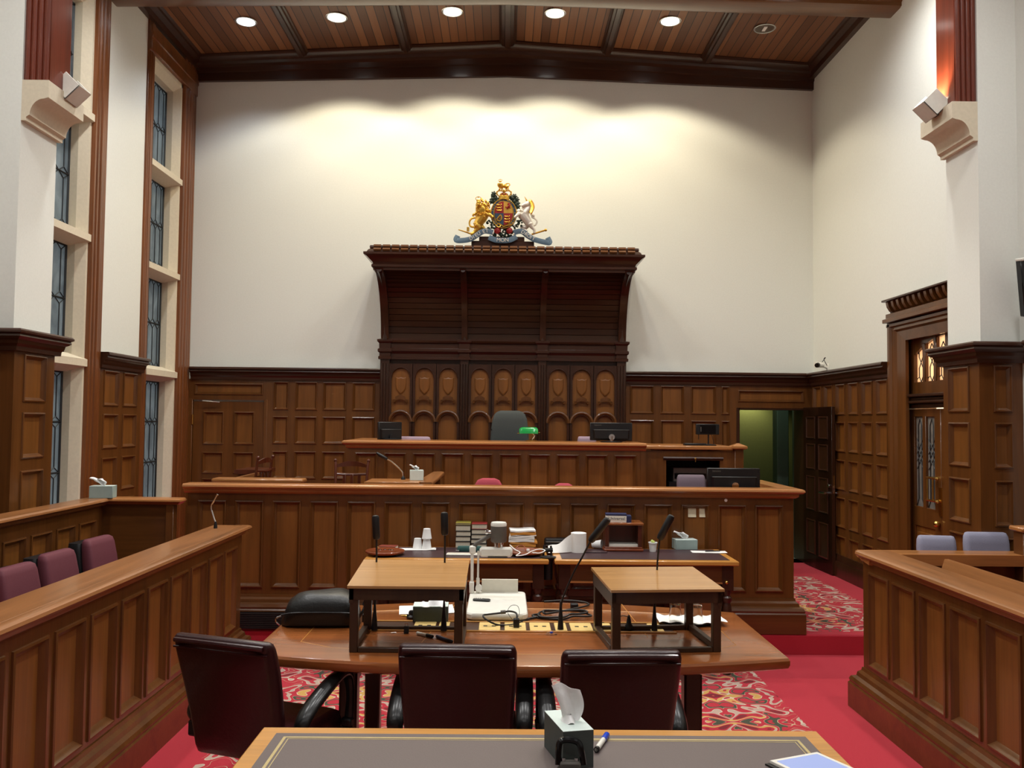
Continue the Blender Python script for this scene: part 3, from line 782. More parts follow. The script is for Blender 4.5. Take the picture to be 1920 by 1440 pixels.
# lower end section with an open equipment bay
YE = 8.55
eb = thing('equipment_bay', 'lower timber end section of the judge bench with an open equipment bay and corner post', 'cabinet', (2, YE, STEP))
ex0, ex1 = jx1+.02, at(1393, 900, Y=YE).x
HE = at(1300, 836, Y=YE).z
pxl, pxr = at(1249, 900, Y=YE).x, at(1350, 900, Y=YE).x
zt = at(1300, 862, Y=YE).z
mb = MB()
mb.box((ex0, YE, STEP), (pxl, YE+.04, HE-.05)).box((pxr, YE, STEP), (ex1-.09, YE+.04, HE-.05)).box((pxl, YE, zt), (pxr, YE+.04, HE-.05)).box((pxl, YE, STEP), (pxr, YE+.04, 1.0))
mb.build('front_frame', W_FRM, eb)
mb = MB()
pr = [(0, 0), (.012, 0), (.02, -.014), (.008, -.022), (.006, -.034), (-.01, -.036), (-.01, 0)]
mb.prism([(o, h) for o, h in pr], lambda o, h: (pxl-.03, YE-o, zt+.028+h), lambda o, h: (pxr+.03, YE-o, zt+.028+h)).build('bay_moulding', W_DRK, eb)
MB().box((ex1-.09, YE-.03, STEP), (ex1, YE+.06, HE-.01), .006).build('corner_post', W_FRM, eb)
MB().loft([[(ex1-.045+a*d, YE+.015+b*d, z) for a, b in ((-1, -1), (1, -1), (1, 1), (-1, 1))] for d, z in ((.055, HE-.03), (.075, HE-.02), (.075, HE), (.06, HE+.008), (.01, HE+.03))]).build('post_cap', W_RLX, eb, smooth=20)
MB().box((ex0-.03, YE-.03, HE-.04), (ex1-.10, YE+.75, HE), .008).build('bay_top', W_RLX, eb)
MB().box((ex1-.045, YE+.05, STEP), (ex1-.0, YE+.75, HE-.04)).build('end_panel', W_FRM, eb)
MB().box((pxl-.02, YE+.60, STEP), (pxr+.05, YE+.64, HE-.05)).box((pxl-.05, YE+.04, STEP), (pxl-.01, YE+.62, HE-.05)).box((pxr+.02, YE+.04, STEP), (pxr+.05, YE+.62, HE-.05)).build('bay_lining', BLACKP, eb)
MB().box((pxl, YE+.04, 1.05), (pxr+.02, YE+.6, 1.08)).build('bay_shelf', DGREY, eb)
xm = (pxl+pxr)/2+.02
MB().lathe([(.010, 0), (.010, .012), (.006, .014)], n=12).xf(tr(xm, YE-.008, zt+.012) @ rot('X', 90)).box((xm-.004, YE-.018, zt-.02), (xm+.004, YE-.010, zt+.012)).build('lock_and_key', BRASS, eb)
# equipment standing in the bay
zs = at(1300, 884, Y=YE+.2).z
rc = thing('audio_recorder', 'grey rack recorder on the upper tray of the open bay, behind the right monitor', 'recorder', (xm, YE+.25, zs))
w0, w1 = at(1262, 880, Y=YE+.14).x, at(1336, 880, Y=YE+.14).x
MB().box((w0, YE+.12, zs-.10), (w1, YE+.45, zs+.04), .004).build('case', GREYP, rc)
MB().box((w0+.01, YE+.115, zs-.07), (w1-.01, YE+.121, zs-.015)).build('front_panel', BLACKG, rc)
for k in range(6): MB().ball((w0+.05+k*.05, YE+.113, zs-.045), .006, 6).build('button', GREYP, rc)
MB().box((w0-.05, YE+.1, 1.08), (w1+.04, YE+.5, zs-.10), .003).build('rack_shelf', BLACKP, rc)

# ---- the jury box: front barrier on the left
XJ = -1.965
jy0, jy1 = 1.6, 6.50
jf = thing('jury_barrier', 'long panelled timber barrier running back along the left of the carpet, microphone on it', 'barrier', (XJ, jy1, 0))
pt = .327; k0 = jy1-.09-pt*13
us = [(jy1-.095-pt*(k+1)+.025-jy0, jy1-.095-pt*k-.025-jy0) for k in range(14)]
us = [u for u in us if u[0] > .02]
panelled(jf, (XJ, jy0, 0), (0, 1, 0), (1, 0, 0), jy1-jy0, .97, us, [(.30, .90)], W_FRM, W_PAN, m=.04)
MB().box((XJ-.06, jy0, 0), (XJ-.04, jy1, .97)).build('inner_lining', W_FRM, jf)
MB().box((XJ-.06, jy1-.03, 0), (XJ-.001, jy1, .97)).build('end_post', W_FRM, jf)
MB().sweep([(XJ, jy0), (XJ, jy1), (XJ-.06, jy1)], [(-.21, 0), (.035, 0), (.055, -.008), (.06, -.022), (.045, -.036), (.022, -.044), (.02, -.06), (.006, -.07), (-.21, -.07)][::-1] if 0 else [(.0, 0), (.035, 0), (.055, -.008), (.06, -.022), (.045, -.036), (.022, -.044), (.02, -.06), (.006, -.07), (0, -.07)], 1.035).box((XJ-.22, jy0, .985), (XJ, jy1+.02, 1.035), .004).build('rail_top', W_RLY, jf, smooth=25)
MB().sweep([(XJ, jy0), (XJ, jy1), (XJ-.06, jy1)], PLIN, 0).build('plinth', W_FRX, jf, smooth=25)
# rear barrier with its end panel
XB = -3.16
HB = 1.205
ye = 6.86
jr = thing('jury_partition', 'panelled timber partition behind the burgundy seats with an end wing below the windows', 'barrier', (XB, ye, 0))
us = [(ye-.13-.325*(k+1)+.03-1.6, ye-.13-.325*k-.03-1.6) for k in range(15)]
panelled(jr, (XB, 1.6, 0), (0, 1, 0), (1, 0, 0), ye-1.6, HB-.05, [u for u in us if u[0] > .02], [(.3, HB-.16)], W_FRM, W_PAN, m=.035)
xe = at(331, 940, Y=ye).x
mb = MB().box((XB, ye-.045, 0), (xe-.05, ye-.005, HB-.05)); mb.build('end_wing', W_FRX, jr)
MB().box((xe-.06, ye-.06, 0), (xe, ye+.02, HB-.05), .003).build('end_post', W_FRM, jr)
RT2 = [(-.12, 0), (.05, 0), (.065, -.01), (.068, -.022), (.05, -.034), (.03, -.04), (.028, -.055), (.01, -.065), (-.12, -.065)]
MB().sweep([(XB, 1.6), (XB, ye-.04)], RT2, HB).build('rail_top', W_RLY, jr, smooth=25)
MB().sweep([(XB-.10, ye-.04), (xe+.01, ye-.04), (xe+.01, ye+.04)], [(-.09, 0), (.04, 0), (.055, -.01), (.058, -.022), (.04, -.034), (.02, -.05), (-.09, -.055)], HB).build('wing_rail', W_RLX, jr, smooth=25)
# dark timber behind, below the windows
struct('floor_jury_platform', MB().box((XL, 1.0, 0), (XJ-.06, 6.9, .12)), CARPET)

# ---- the dock on the right
XD2 = 2.36
dy1 = 5.60
dk = thing('dock_barrier', 'panelled timber barrier of the box at the right with a book ledge inside', 'barrier', (XD2, dy1, 0))
us = [(.09+.334*k, .09+.334*k+.285) for k in range(12)]
HDk = 1.025
panelled(dk, (XD2, dy1, 0), (0, -1, 0), (-1, 0, 0), 4.2, .97, us, [(.30, .90)], W_FRM, W_PAN, m=.04)
panelled(dk, (XR-.05, dy1, 0), (-1, 0, 0), (0, 1, 0), XR-.05-XD2, .97, [(.1, .5), (.6, 1.0)], [(.30, .90)], W_FRM, W_PAN)
MB().box((XD2+.04, dy1-4.2, 0), (XD2+.06, dy1-.04, .97)).box((XD2+.04, dy1-.06, 0), (XR-.05, dy1-.04, .97)).build('inner_lining', W_FRM, dk)
MB().sweep([(XD2, dy1), (XD2, dy1-4.2)], [(-.17, 0), (.03, 0), (.05, -.008), (.055, -.022), (.04, -.036), (.02, -.044), (.018, -.06), (.004, -.07), (-.17, -.07)], HDk).build('rail_top', W_RLY, dk, smooth=25)
MB().sweep([(XR-.05, dy1-.0), (XD2-.03, dy1-.0)], [(-.16, 0), (.03, 0), (.05, -.008), (.055, -.022), (.04, -.036), (.02, -.044), (-.16, -.07)], HDk-.002).build('rear_rail', W_RLX, dk, smooth=25)
MB().sweep([(XR-.05, dy1), (XD2, dy1), (XD2, dy1-4.2)], PLIN, 0).build('plinth', W_FRX, dk, smooth=25)
MB().prism([(2.72, HDk+.0), (2.745, HDk+.0), (2.67, HDk-.22), (2.645, HDk-.22)], lambda x, z: (x, dy1-.34, z), lambda x, z: (x, dy1-4.2, z)).build('book_ledge', W_RLY, dk)
MB().box((XD2+.05, dy1-4.2, HDk-.24), (2.66, dy1-.34, HDk-.22)).build('ledge_base', W_RLY, dk)
xp = at(1917, 1000, Y=5.5).x
MB().box((xp-.03, 5.44, 0), (xp+.08, 5.55, 1.17), .004).build('door_post', W_FRM, dk)
MB().box((xp-.05, 5.42, 1.17), (xp+.10, 5.57, 1.20), .008).build('post_cap', W_RLX, dk)
struct('floor_dock', MB().box((XD2+.06, dy1-4.2, 0), (XR, dy1-.06, .1)), CARPET)

# ================================================================ judge's canopy
cv = thing('bench_canopy', 'tall dark timber canopy with coved planked hood and arched niches on the back wall', 'canopy', (0, YB, .85))
cL, cR, cY = -1.465, 1.445, 10.16
cz0, cz1 = 2.53, 2.80
Yt, zt2 = 9.58, 3.545
post_x = [cL+.045, -.475, .455, cR-.045]
MB().box((cL+.02, cY+.06, .85), (cR-.02, YB-.0, cz1+.02)).build('back_board', W_DRV, cv)
for i, x in enumerate(post_x):
    w = .055 if i in (0, 3) else .05
    m = MB().box((x-w, cY-.02, .85), (x+w, cY+.10, cz1-.2), .006)
    for q in (-1, 0, 1): m.tube([(x+q*w*.6, cY-.022, .95), (x+q*w*.6, cY-.022, cz0-.02)], w*.24, 8)
    p = m.build('pilaster', W_DRV, cv, smooth=30)
    # moulded capital
    prf = [(0, .0), (.02, .0), (.022, .03), (.010, .04), (.010, .075), (.028, .09), (.028, .12), (.012, .13), (.014, .19), (.034, .21), (.036, .235), (.0, .245)]
    MB().loft([[(x+a*(w+o), cY+.04+b*(.06+o), cz0+.03+h) for a, b in ((-1, -1), (1, -1), (1, 1), (-1, 1))] for o, h in prf]).build('capital', W_DRK, p, smooth=20)
ENT = [(0, 0), (.03, 0), (.03, .02), (.015, .03), (.015, .07), (.03, .09), (.045, .10), (.045, .125), (.02, .14), (.02, .19), (.045, .205), (.055, .225), (.055, .25), (0, .25)]
MB().prism(ENT, lambda o, h: (cL+.05, cY+.02-o, cz0+.03+h), lambda o, h: (cR-.05, cY+.02-o, cz0+.03+h)).build('entablature', W_DRK, cv, smooth=20)
# planked cove: one soffit per bay, boards lapped
def cove(t): # t 0..1 bottom to top
    a = t*PI/2*.96
    return (cY-.0-(cY-Yt)*(1-math.cos(a))/(1-math.cos(PI/2*.96)), cz1+(zt2-cz1)*math.sin(a)/math.sin(PI/2*.96))
bays = [(post_x[i]+.03, post_x[i+1]-.03) for i in range(3)]
NB = 15
for a, b in bays:
    pr = []
    for k in range(NB):
        y0_, z0_ = cove(k/NB); y1_, z1_ = cove((k+1)/NB)
        pr += [(y0_+.0, z0_+.003), (y1_+.0, z1_-.004), (y1_+.012, z1_-.002)]
    out = [(y+.05, z+.04) for y, z in reversed(pr[::3])]
    MB().prism(pr+out, lambda y, z: (a, y, z), lambda y, z: (b, y, z)).build('soffit', W_COV, cv, smooth=15)
for i, x in enumerate(post_x):
    w = .045 if i in (0, 3) else .035
    pr = [cove(k/14) for k in range(15)]
    inn = [(y-.055*(1-.0*k), z-.02) for k, (y, z) in enumerate(pr)]
    ring = []
    pts = [(x, y-.03, z-.01) for y, z in pr]
    MB().prism([(y-.06+.02*0, z-.03) if 0 < k < 14 else (y-.05, z-.0) for k, (y, z) in enumerate(pr)]+[(y+.04, z+.03) for y, z in reversed(pr)], lambda y, z: (x-w, y, z), lambda y, z: (x+w, y, z)).tube(pts, w*.8, 8).build('rib', W_DRV, cv, smooth=25)
# solid cheeks between cove and wall
for x in (cL+.02, cR-.02):
    pr = [cove(k/14) for k in range(15)]+[(Yt, zt2+.1), (YB, zt2+.1), (YB, cz1)]
    MB().prism(pr, lambda y, z: (x-.015, y, z), lambda y, z: (x+.015, y, z)).build('cheek', W_DRV, cv)
# cornice round three sides, then the dentil cresting
CRN = [(0, 0), (.02, 0), (.024, .028), (.04, .035), (.04, .06), (.024, .068), (.03, .09), (.06, .12), (.09, .15), (.12, .165), (.12, .19), (0, .19)]
path = [(cL-.0, YB), (cL-.0, Yt), (cR+.0, Yt), (cR+.0, YB)]
MB().sweep([(cL, YB-.001), (cL, Yt), (cR, Yt), (cR, YB-.001)][::-1] if 0 else [(cL, YB-.001), (cL, Yt), (cR, Yt), (cR, YB-.001)], CRN, zt2-.02).build('cornice', W_DRK, cv, smooth=20)
MB().box((cL, Yt, zt2-.01), (cR, YB, zt2+.165)).build('canopy_top', W_DRK, cv)
zd = zt2+.17
MB().sweep([(cL, YB-.001), (cL, Yt), (cR, Yt), (cR, YB-.001)], [(-.05, 0), (.09, 0), (.075, .03), (.05, .05), (.05, .055), (-.05, .055)], zd).build('cresting_base', W_DRK, cv, smooth=20)
MB().sweep([(cL, YB-.001), (cL, Yt), (cR, Yt), (cR, YB-.001)], [(-.03, .05), (.055, .05), (.06, .06), (.055, .083), (-.03, .083)], zd).build('cresting_back', W_DRK, cv, smooth=20)
nd = 29
for k in range(nd):
    x = cL-.02+(cR-cL+.04)*(k+.5)/nd
    MB().prism([(.095, .012), (.108, .03), (.09, .047), (.078, .051), (.078, .058), (.092, .066), (.082, .088), (.05, .09), (.04, .03)], lambda o, h, x=x: (x-.041, Yt-o, zd+h), lambda o, h, x=x: (x+.041, Yt-o, zd+h)).build('dentil', W_FRX, cv, smooth=20)
# niches
def niche(xc, w, cellw):
    z0, z1, zh = .9, cz0-.02, 1.945
    yb = cY+.06; yf = cY+.0
    N = 12
    arch = lambda xx, top, rise: top-rise*(1-math.sqrt(max(0, 1-(xx/(w/2))**2)))
    MB().box((xc-w/2-.01, yb-.012, z0), (xc+w/2+.01, yb+.01, z1)).build('niche_panel', W_PAN, cv)
    ar = MB()
    for side in (-1, 1):
        ar.box((xc+side*w/2, yf, z0), (xc+side*cellw/2, yb, z1))
    top = z1-.045
    for k in range(N):
        a, b = -w/2+w*k/N, -w/2+w*(k+1)/N
        ar.prism([(a, arch(a, top, w*.55)), (b, arch(b, top, w*.55)), (b, z1), (a, z1)], lambda p, q: (xc+p, yf+.008, q), lambda p, q: (xc+p, yb, q))
    # lower spandrel under the hood: the field above it lies flush, below it is sunk
    o = ar.build('niche_frame', W_DRV, cv, smooth=20)
    tube([(xc+w/2*math.cos(PI*k/14)*1.02, yf+.002, top-w*.55+w*.55*math.sin(PI*k/14)) for k in range(15)], .008, 6).build('arch_bead', W_DRK, o)
    # hood: a stout half-round arch over the lower field
    pts = [(xc+(w/2+.018)*math.cos(PI*k/16), yf-.0, zh-.125+.125*math.sin(PI*k/16)) for k in range(17)]
    MB().tube(pts, .019, 8).tube([(p[0]*1+(xc-p[0])*.16, yf+.02, zh-.125+(p[2]-zh+.125)*.8) for p in pts], .012, 6).build('hood_arch', W_FRX, o, smooth=40)
    sp = MB()
    for k in range(N):
        a, b = -w/2+w*k/N, -w/2+w*(k+1)/N
        sp.prism([(a, zh-.13+.12*math.sqrt(max(0, 1-(2*a/w)**2))), (b, zh-.13+.12*math.sqrt(max(0, 1-(2*b/w)**2))), (b, zh+.02), (a, zh+.02)], lambda p, q: (xc+p, yf+.02, q), lambda p, q: (xc+p, yb-.012, q))
    sp.box((xc-w/2, yb-.035, zh), (xc+w/2, yb-.01, top-.02)).build('upper_field', W_PAN, o, smooth=20)
    # shield and ribbon carved on the upper field
    zs = 2.265; hw = w*.29
    sh = [(-hw, .085), (-hw*.5, .075), (0, .085), (hw*.5, .075), (hw, .085), (hw*1.0, 0), (hw*.85, -.06), (hw*.45, -.095), (0, -.12), (-hw*.45, -.095), (-hw*.85, -.06), (-hw, 0)]
    MB().loft([[(xc+a*q, yb-.035-d, zs+b*q) for a, b in sh] for q, d in ((1, 0), (1, .012), (.86, .018))]).build('shield', W_PAN, o, smooth=25)
    zr = 2.09
    rb = MB().sheet(lambda u, v: (xc+(u-.5)*w*.52, yf-.002-.012*math.sin(PI*u), zr+.022*math.sin(PI*u)+(v-.5)*.045), 10, 1, -.012)
    for s_ in (-1, 1):
        rb.tube([(xc+s_*w*.30, yf, zr-.035), (xc+s_*w*.27, yf-.004, zr-.005), (xc+s_*w*.36, yf, zr-.012), (xc+s_*w*.37, yf, zr-.045), (xc+s_*w*.30, yf, zr-.04)], .010, 6)
    rb.build('carved_ribbon', W_FRX, o, smooth=40)
for a, b in bays:
    a += .02; b -= .02; c = (b-a)/3
    for k in range(3): niche(a+c*(k+.5), c-.062, c-.008)
# ================================================================ furniture and loose things
TZ, CZ = .78, .835
def text_mesh(name, s, size, mat, parent, M, ext=.0015, local=False, align='CENTER'):
    cu = bpy.data.curves.new(name, 'FONT'); cu.body = s; cu.size = size; cu.extrude = ext; cu.align_x = align; cu.resolution_u = 2
    o = bpy.data.objects.new(name, cu); COL.objects.link(o)
    dg = bpy.context.evaluated_depsgraph_get(); dg.update()
    me = bpy.data.meshes.new_from_object(o.evaluated_get(dg)); bpy.data.objects.remove(o)
    vs = [M @ v.co for v in me.vertices]; fs = [tuple(p.vertices) for p in me.polygons]; bpy.data.meshes.remove(me)
    mb = MB(); mb.add(vs, fs); return mb.build(name, mat, parent, local, 0)
FACE = Matrix(((1, 0, 0, 0), (0, 0, -1, 0), (0, 1, 0, 0), (0, 0, 0, 1)))   # text upright, facing the viewer

# ---- big boat-shaped table
bt = thing('counsel_table', 'large boat-shaped polished table carrying two lecterns and a row of sockets', 'table', (.08, 4.35, 0))
tx0, tx1 = -1.15, 1.32
def tf(x): q = ((x-.09)/1.22)**2; return 3.765+.165*q
def tb(x): q = ((x-.09)/1.22)**2; return 5.10-.23*q
N = 24
def outline(ins): 
    f = [(tx0+ins+(tx1-tx0-2*ins)*k/N, tf(tx0+(tx1-tx0)*k/N)+ins) for k in range(N+1)]
    b = [(tx0+ins+(tx1-tx0-2*ins)*k/N, tb(tx0+(tx1-tx0)*k/N)-ins) for k in range(N, -1, -1)]
    return f+b
MB().loft([[(x, y, TZ+h) for x, y in outline(i)] for i, h in ((.03, -.062), (.006, -.05), (0, -.035), (.0, -.015), (.006, -.004), (.018, 0))]).build('table_top', W_TAB, bt, smooth=30)
def inlay(a, b, w=.0035, z=TZ+.0006):
    a, b = V((a[0], a[1], 0)), V((b[0], b[1], 0)); d = (b-a).normalized(); n = V((-d.y, d.x, 0))*w
    return [(*(p.xy), z) for p in (a-n, b-n, b+n, a+n)]
il = MB()
ins = .19
po = [(tx0+ins, tf(tx0)+ins+.02)]+[(tx0+ins+(tx1-tx0-2*ins)*k/12, tf(tx0+ins+(tx1-tx0-2*ins)*k/12)+ins) for k in range(1, 12)]+[(tx1-ins, tf(tx1)+ins+.02), (tx1-ins, tb(tx1)-ins-.02)]+[(tx1-ins-(tx1-tx0-2*ins)*k/12, tb(tx1-ins-(tx1-tx0-2*ins)*k/12)-ins) for k in range(1, 12)]+[(tx0+ins, tb(tx0)-ins-.02)]
il.tube([(x, y, TZ-.0018) for x, y in po], .003, 6, closed=True)
il.build('inlay_line', W_EDG, bt)
xl1 = at(1180, 1130, z=TZ).x
for (pa, pb) in (((858, 1128), (790, 1205)), ((1165, 1132), (1215, 1195))):
    A, B = at(*pa, z=TZ), at(*pb, z=TZ)
    MB().tube([(A.x, A.y, TZ-.0018), (B.x, B.y, TZ-.0018)], .003, 6).build('inlay_line', W_EDG, bt)
for cxp in (665, 1285):
    p = at(cxp, 1262, Y=4.2)
    for yl in (4.02, 4.78): MB().box((p.x-.042, yl, .0), (p.x+.042, yl+.085, .72), .01).build('leg', W_TBD, bt)
    MB().box((p.x-.03, 4.10, .60), (p.x+.03, 4.79, .72), .006).build('cross_rail', W_TBD, bt)
MB().box((at(665, 1262, Y=4.2).x, 4.44, .62), (at(1285, 1262, Y=4.2).x, 4.48, .72)).build('stretcher', W_TBD, bt)
# socket strip let into the top
sy0 = at(960, 1183, z=TZ).y; sy1 = at(960, 1170, z=TZ).y
sx0, sx1 = at(690, 1180, z=TZ).x, at(1262, 1183, z=TZ).x
st = MB().box((sx0, sy0-.02, TZ-.01), (sx1, sy1+.025, TZ+.002)).build('socket_strip', W_TBD, bt)
MB().box((sx0-.01, sy0-.03, TZ-.01), (sx1+.01, sy0-.018, TZ+.008), .003).box((sx0-.01, sy1+.022, TZ-.01), (sx1+.01, sy1+.036, TZ+.008), .003).build('strip_edge', W_EDG, st)
ym = (sy0+sy1)/2
for a, b in ((775, 816), (822, 842), (898, 938), (899+47, 986), (993, 1032), (1040, 1062), (1069, 1110), (1117, 1146), (1216, 1240)):
    u, w = at(a, 1177, z=TZ).x, at(b, 1177, z=TZ).x
    q = MB().box((u, sy0-.006, TZ), (w, sy1+.012, TZ+.006), .002).build('socket_plate', BRPLATE, st)
    if w-u > .07:
        hb = MB()
        for r in (.3, .7): hb.box((u+(w-u)*r-.010, ym-.006, TZ+.006), (u+(w-u)*r+.010, ym+.010, TZ+.0075))
        hb.build('socket_holes', BLACKP, q)

# ---- two lecterns standing on it
def lectern(label, fl, fr, yb_, rz=0.0, h0=.30, h1=.375):
    L = at(fl, 1225, z=TZ); R = at(fr, 1225, z=TZ)
    L.y = R.y = (L.y+R.y)/2
    w = R.x-L.x; d = yb_
    r = thing('table_lectern', label, 'lectern', ((L.x+R.x)/2, L.y, TZ), rz, 'table lecterns')
    t = .042
    for sx in (-1, 1):
        for y, hh in ((0, h0), (d, h1)):
            MB().box((sx*(w/2-.003), y+.003, .0), (sx*(w/2-t), y+t-.003, hh-.03), .003).build('leg', W_LEG, r, local=True)
    for y in (0, d+.01): MB().box((-w/2+t, y+.004, .0), (w/2-t, y+.03, .022), .003).build('bottom_rail', W_LEG, r, local=True)
    for sx in (-1, 1): MB().box((sx*w/2, t, .0), (sx*(w/2-.03), d, .03), .003).build('bottom_rail', W_LEG, r, local=True)
    MB().prism([(0, h0-.075), (0, h0-.005), (d+t, h1-.005), (d+t, h1-.075)], lambda y, z: (-w/2, y, z), lambda y, z: (-w/2+.02, y, z)).build('apron', W_LEG, r, local=True)
    MB().prism([(0, h0-.075), (0, h0-.005), (d+t, h1-.005), (d+t, h1-.075)], lambda y, z: (w/2-.02, y, z), lambda y, z: (w/2, y, z)).build('apron', W_LEG, r, local=True)
    MB().box((-w/2, .0, h0-.06), (w/2, .02, h0-.004)).build('apron', W_LEG, r, local=True)
    MB().box((-w/2, d+t-.02, h1-.075), (w/2, d+t, h1-.006)).build('apron', W_LEG, r, local=True)
    MB().prism([(-.012, h0-.006), (-.012, h0+.006), (d+t+.012, h1+.008), (d+t+.012, h1-.006)], lambda y, z: (-w/2-.008, y, z), lambda y, z: (w/2+.008, y, z)).build('sloping_top', W_LEC, r, local=True, smooth=20)
    return r
lectern('pale topped timber lectern on the left half of the table, beside the black bag', 652, 868, .40, h0=.30, h1=.342)
rl = lectern('pale topped timber lectern on the right half of the table, beside the glass tray', 1146, 1356, .42, math.radians(5), h0=.288, h1=.308)

# ---- microphones
def gooseneck(label, base, pts, head, hr=.019, base_r=.014, zz=TZ+.006, group='gooseneck microphones', stem=CABLE):
    r = thing('gooseneck_microphone', label, 'microphone', base, 0, group)
    MB().lathe([(base_r*1.15, 0), (base_r*1.1, .01), (base_r*.9, .05), (base_r*.55, .10), (.005, .14)], base, 12).build('base', BLACKP, r)
    MB().tube(smoothpath(pts, 5), .0048, 7).build('stem', stem, r)
    a, b = V(head[0]), V(head[1]); d = b-a
    MB().tube([a, a+d*.03, a+d*.12, a+d*.9, a+d*.98, b], [hr*.4, hr*.8, hr, hr, hr*.8, hr*.3], 12).build('windshield', BLACKP, r)
    return r
def mic_at(label, bp, stem_px, head_px, Y=None, **k):
    B = at(*bp, z=TZ+.006); Y = B.y if Y is None else Y
    pts = [B+V((0, 0, .1))]+[at(*p, Y=Y) for p in stem_px]
    gooseneck(label, B, pts, [at(*p, Y=Y) for p in head_px], **k)
mic_at('black gooseneck microphone standing upright behind the left corner of the left lectern', (702, 1181), [(704, 1100), (706, 1050), (706, 1012)], [(706, 1012), (704, 966)])
mic_at('black gooseneck microphone behind the right half of the left lectern, before the papers', (832, 1182), [(833, 1100), (834, 1040), (834, 1004)], [(834, 1004), (833, 960)])
B = at(1051, 1180, z=TZ+.006)
gooseneck('black gooseneck microphone leaning right between the two lecterns', B, [B+V((0, 0, .1)), at(1056, 1120, Y=B.y-.01), at(1075, 1075, Y=B.y-.02), at(1092, 1044, Y=B.y-.04), at(1108, 1013, Y=B.y-.05)], [at(1106, 1016, Y=B.y-.05), at(1141, 972, Y=B.y-.08)])
B = at(1227, 1182, z=TZ+.006)
gooseneck('black gooseneck microphone behind the right lectern, head tilted right', B, [B+V((0, 0, .1)), at(1230, 1110, Y=B.y), at(1233, 1050, Y=B.y), at(1237, 1010, Y=B.y)], [at(1236, 1012, Y=B.y), at(1260, 966, Y=B.y-.02)])
# bench microphones
z = .98
B = at(404, 990, X=XJ-.14); B.z = 1.035
r = thing('gooseneck_microphone', 'thin silver gooseneck microphone on the far end of the jury barrier', 'microphone', B, 0, 'gooseneck microphones')
MB().lathe([(.014, 0), (.013, .02), (.006, .05)], B, 12).build('base', BLACKP, r)
MB().tube(smoothpath([B+V((0, 0, .04)), at(400, 968, Y=B.y), at(396, 950, Y=B.y), at(402, 938, Y=B.y), at(408, 927, Y=B.y)], 5), [.006]*20+[.008], 7).build('stem', CHROME, r)

# ---- things on the big table
def tissue_box(label, loc, rz, w, d, h, side, top, tall=.10, up=True, lean=.0):
    r = thing('tissue_box', label, 'tissue box', loc, rz, 'tissue boxes')
    MB().box((-w/2, -d/2, 0), (w/2, d/2, h-.0015), .002).build('carton', side, r, local=True)
    MB().box((-w/2+.0005, -d/2+.0005, h-.0014), (w/2-.0005, d/2-.0005, h)).build('carton_top', top, r, local=True)
    rnd = random.Random(hash(label) % 999 if 0 else len(label))
    def fn(u, v):
        s = (u-.5)*2; spread = .35+.65*v**.7
        x = s*w*.27*spread+lean*v*v*.06+.006*math.sin(9*v+4*u)
        y = .014*math.sin(s*4.5+v*2.5)*(.4+v)+.012*v*math.cos(3*s)
        zz = h-.004+tall*v*(1-.28*s*s*(v))-.012*math.sin(s*3+1)*v
        return (x, y, zz)
    if up: MB().sheet(fn, 14, 10, .0012).build('tissue', TISSUE, r, local=True, smooth=60)
    else:
        def fn2(u, v):
            s = (u-.5)*2
            return (s*w*.42, (v-.5)*d*.95+.01*math.sin(5*s), h-.002+tall*max(0, math.cos(PI*(v-.5)))*(.55+.45*math.sin(3*s+.6)+.25*math.sin(8*s))*(1-.5*s*s))
        MB().sheet(fn2, 18, 8, .0012).build('tissue', TISSUE, r, local=True, smooth=60)
    return r
# black bag, a soft hold-all with seam, straps and zip
bagp = at(594, 1180, z=TZ)
bg = thing('bag', 'black leather bag lying on the left end of the big table', 'bag', (bagp.x, bagp.y+.13, TZ), math.radians(2))
rings = []
bw = .40
for k in range(13):
    t = k/12; x = -bw/2+bw*t
    e = max(.02, 1-abs(2*t-1)**3.2); hh = (.185*(e**.35))*(1-.14*(1-t)**2-.04*math.sin(3*t)); dd = .25*(e**.2)
    ring = []
    for j in range(20):
        a = 2*PI*j/20; ca, sa = math.cos(a), math.sin(a)
        yy = dd/2*math.copysign(abs(ca)**.55, ca); zz = hh/2+hh/2*math.copysign(abs(sa)**(.6 if sa > 0 else .25), sa)
        ring.append((x, yy*(1-.18*max(0, sa)), zz+.004*math.sin(9*t+3*ca)*max(0, sa)))
    rings.append(ring)
bo = MB().loft(rings).build('bag_body', BLKLEA, bg, local=True, smooth=70)
MB().tube(smoothpath([(-bw*.47, -.118, .07), (-.1, -.128, .082), (.1, -.128, .082), (bw*.47, -.118, .075)], 5), .004, 6).build('zip_seam', BLACKP, bg, local=True)
MB().tube(smoothpath([(.20, -.08, .05), (.225, -.08, .09), (.225, -.02, .12), (.21, .03, .09)], 5), .008, 6).build('strap', BLKLEA, bg, local=True)
MB().tube(smoothpath([(-.19, -.10, .06), (-.215, -.10, .05), (-.22, -.09, .03), (-.20, -.09, .012)], 5), .004, 6).build('buckle', CHROME, bg, local=True)
MB().box((.215, -.07, .02), (.224, -.04, .06), .002).build('luggage_tag', BLKLEA, bg, local=True)

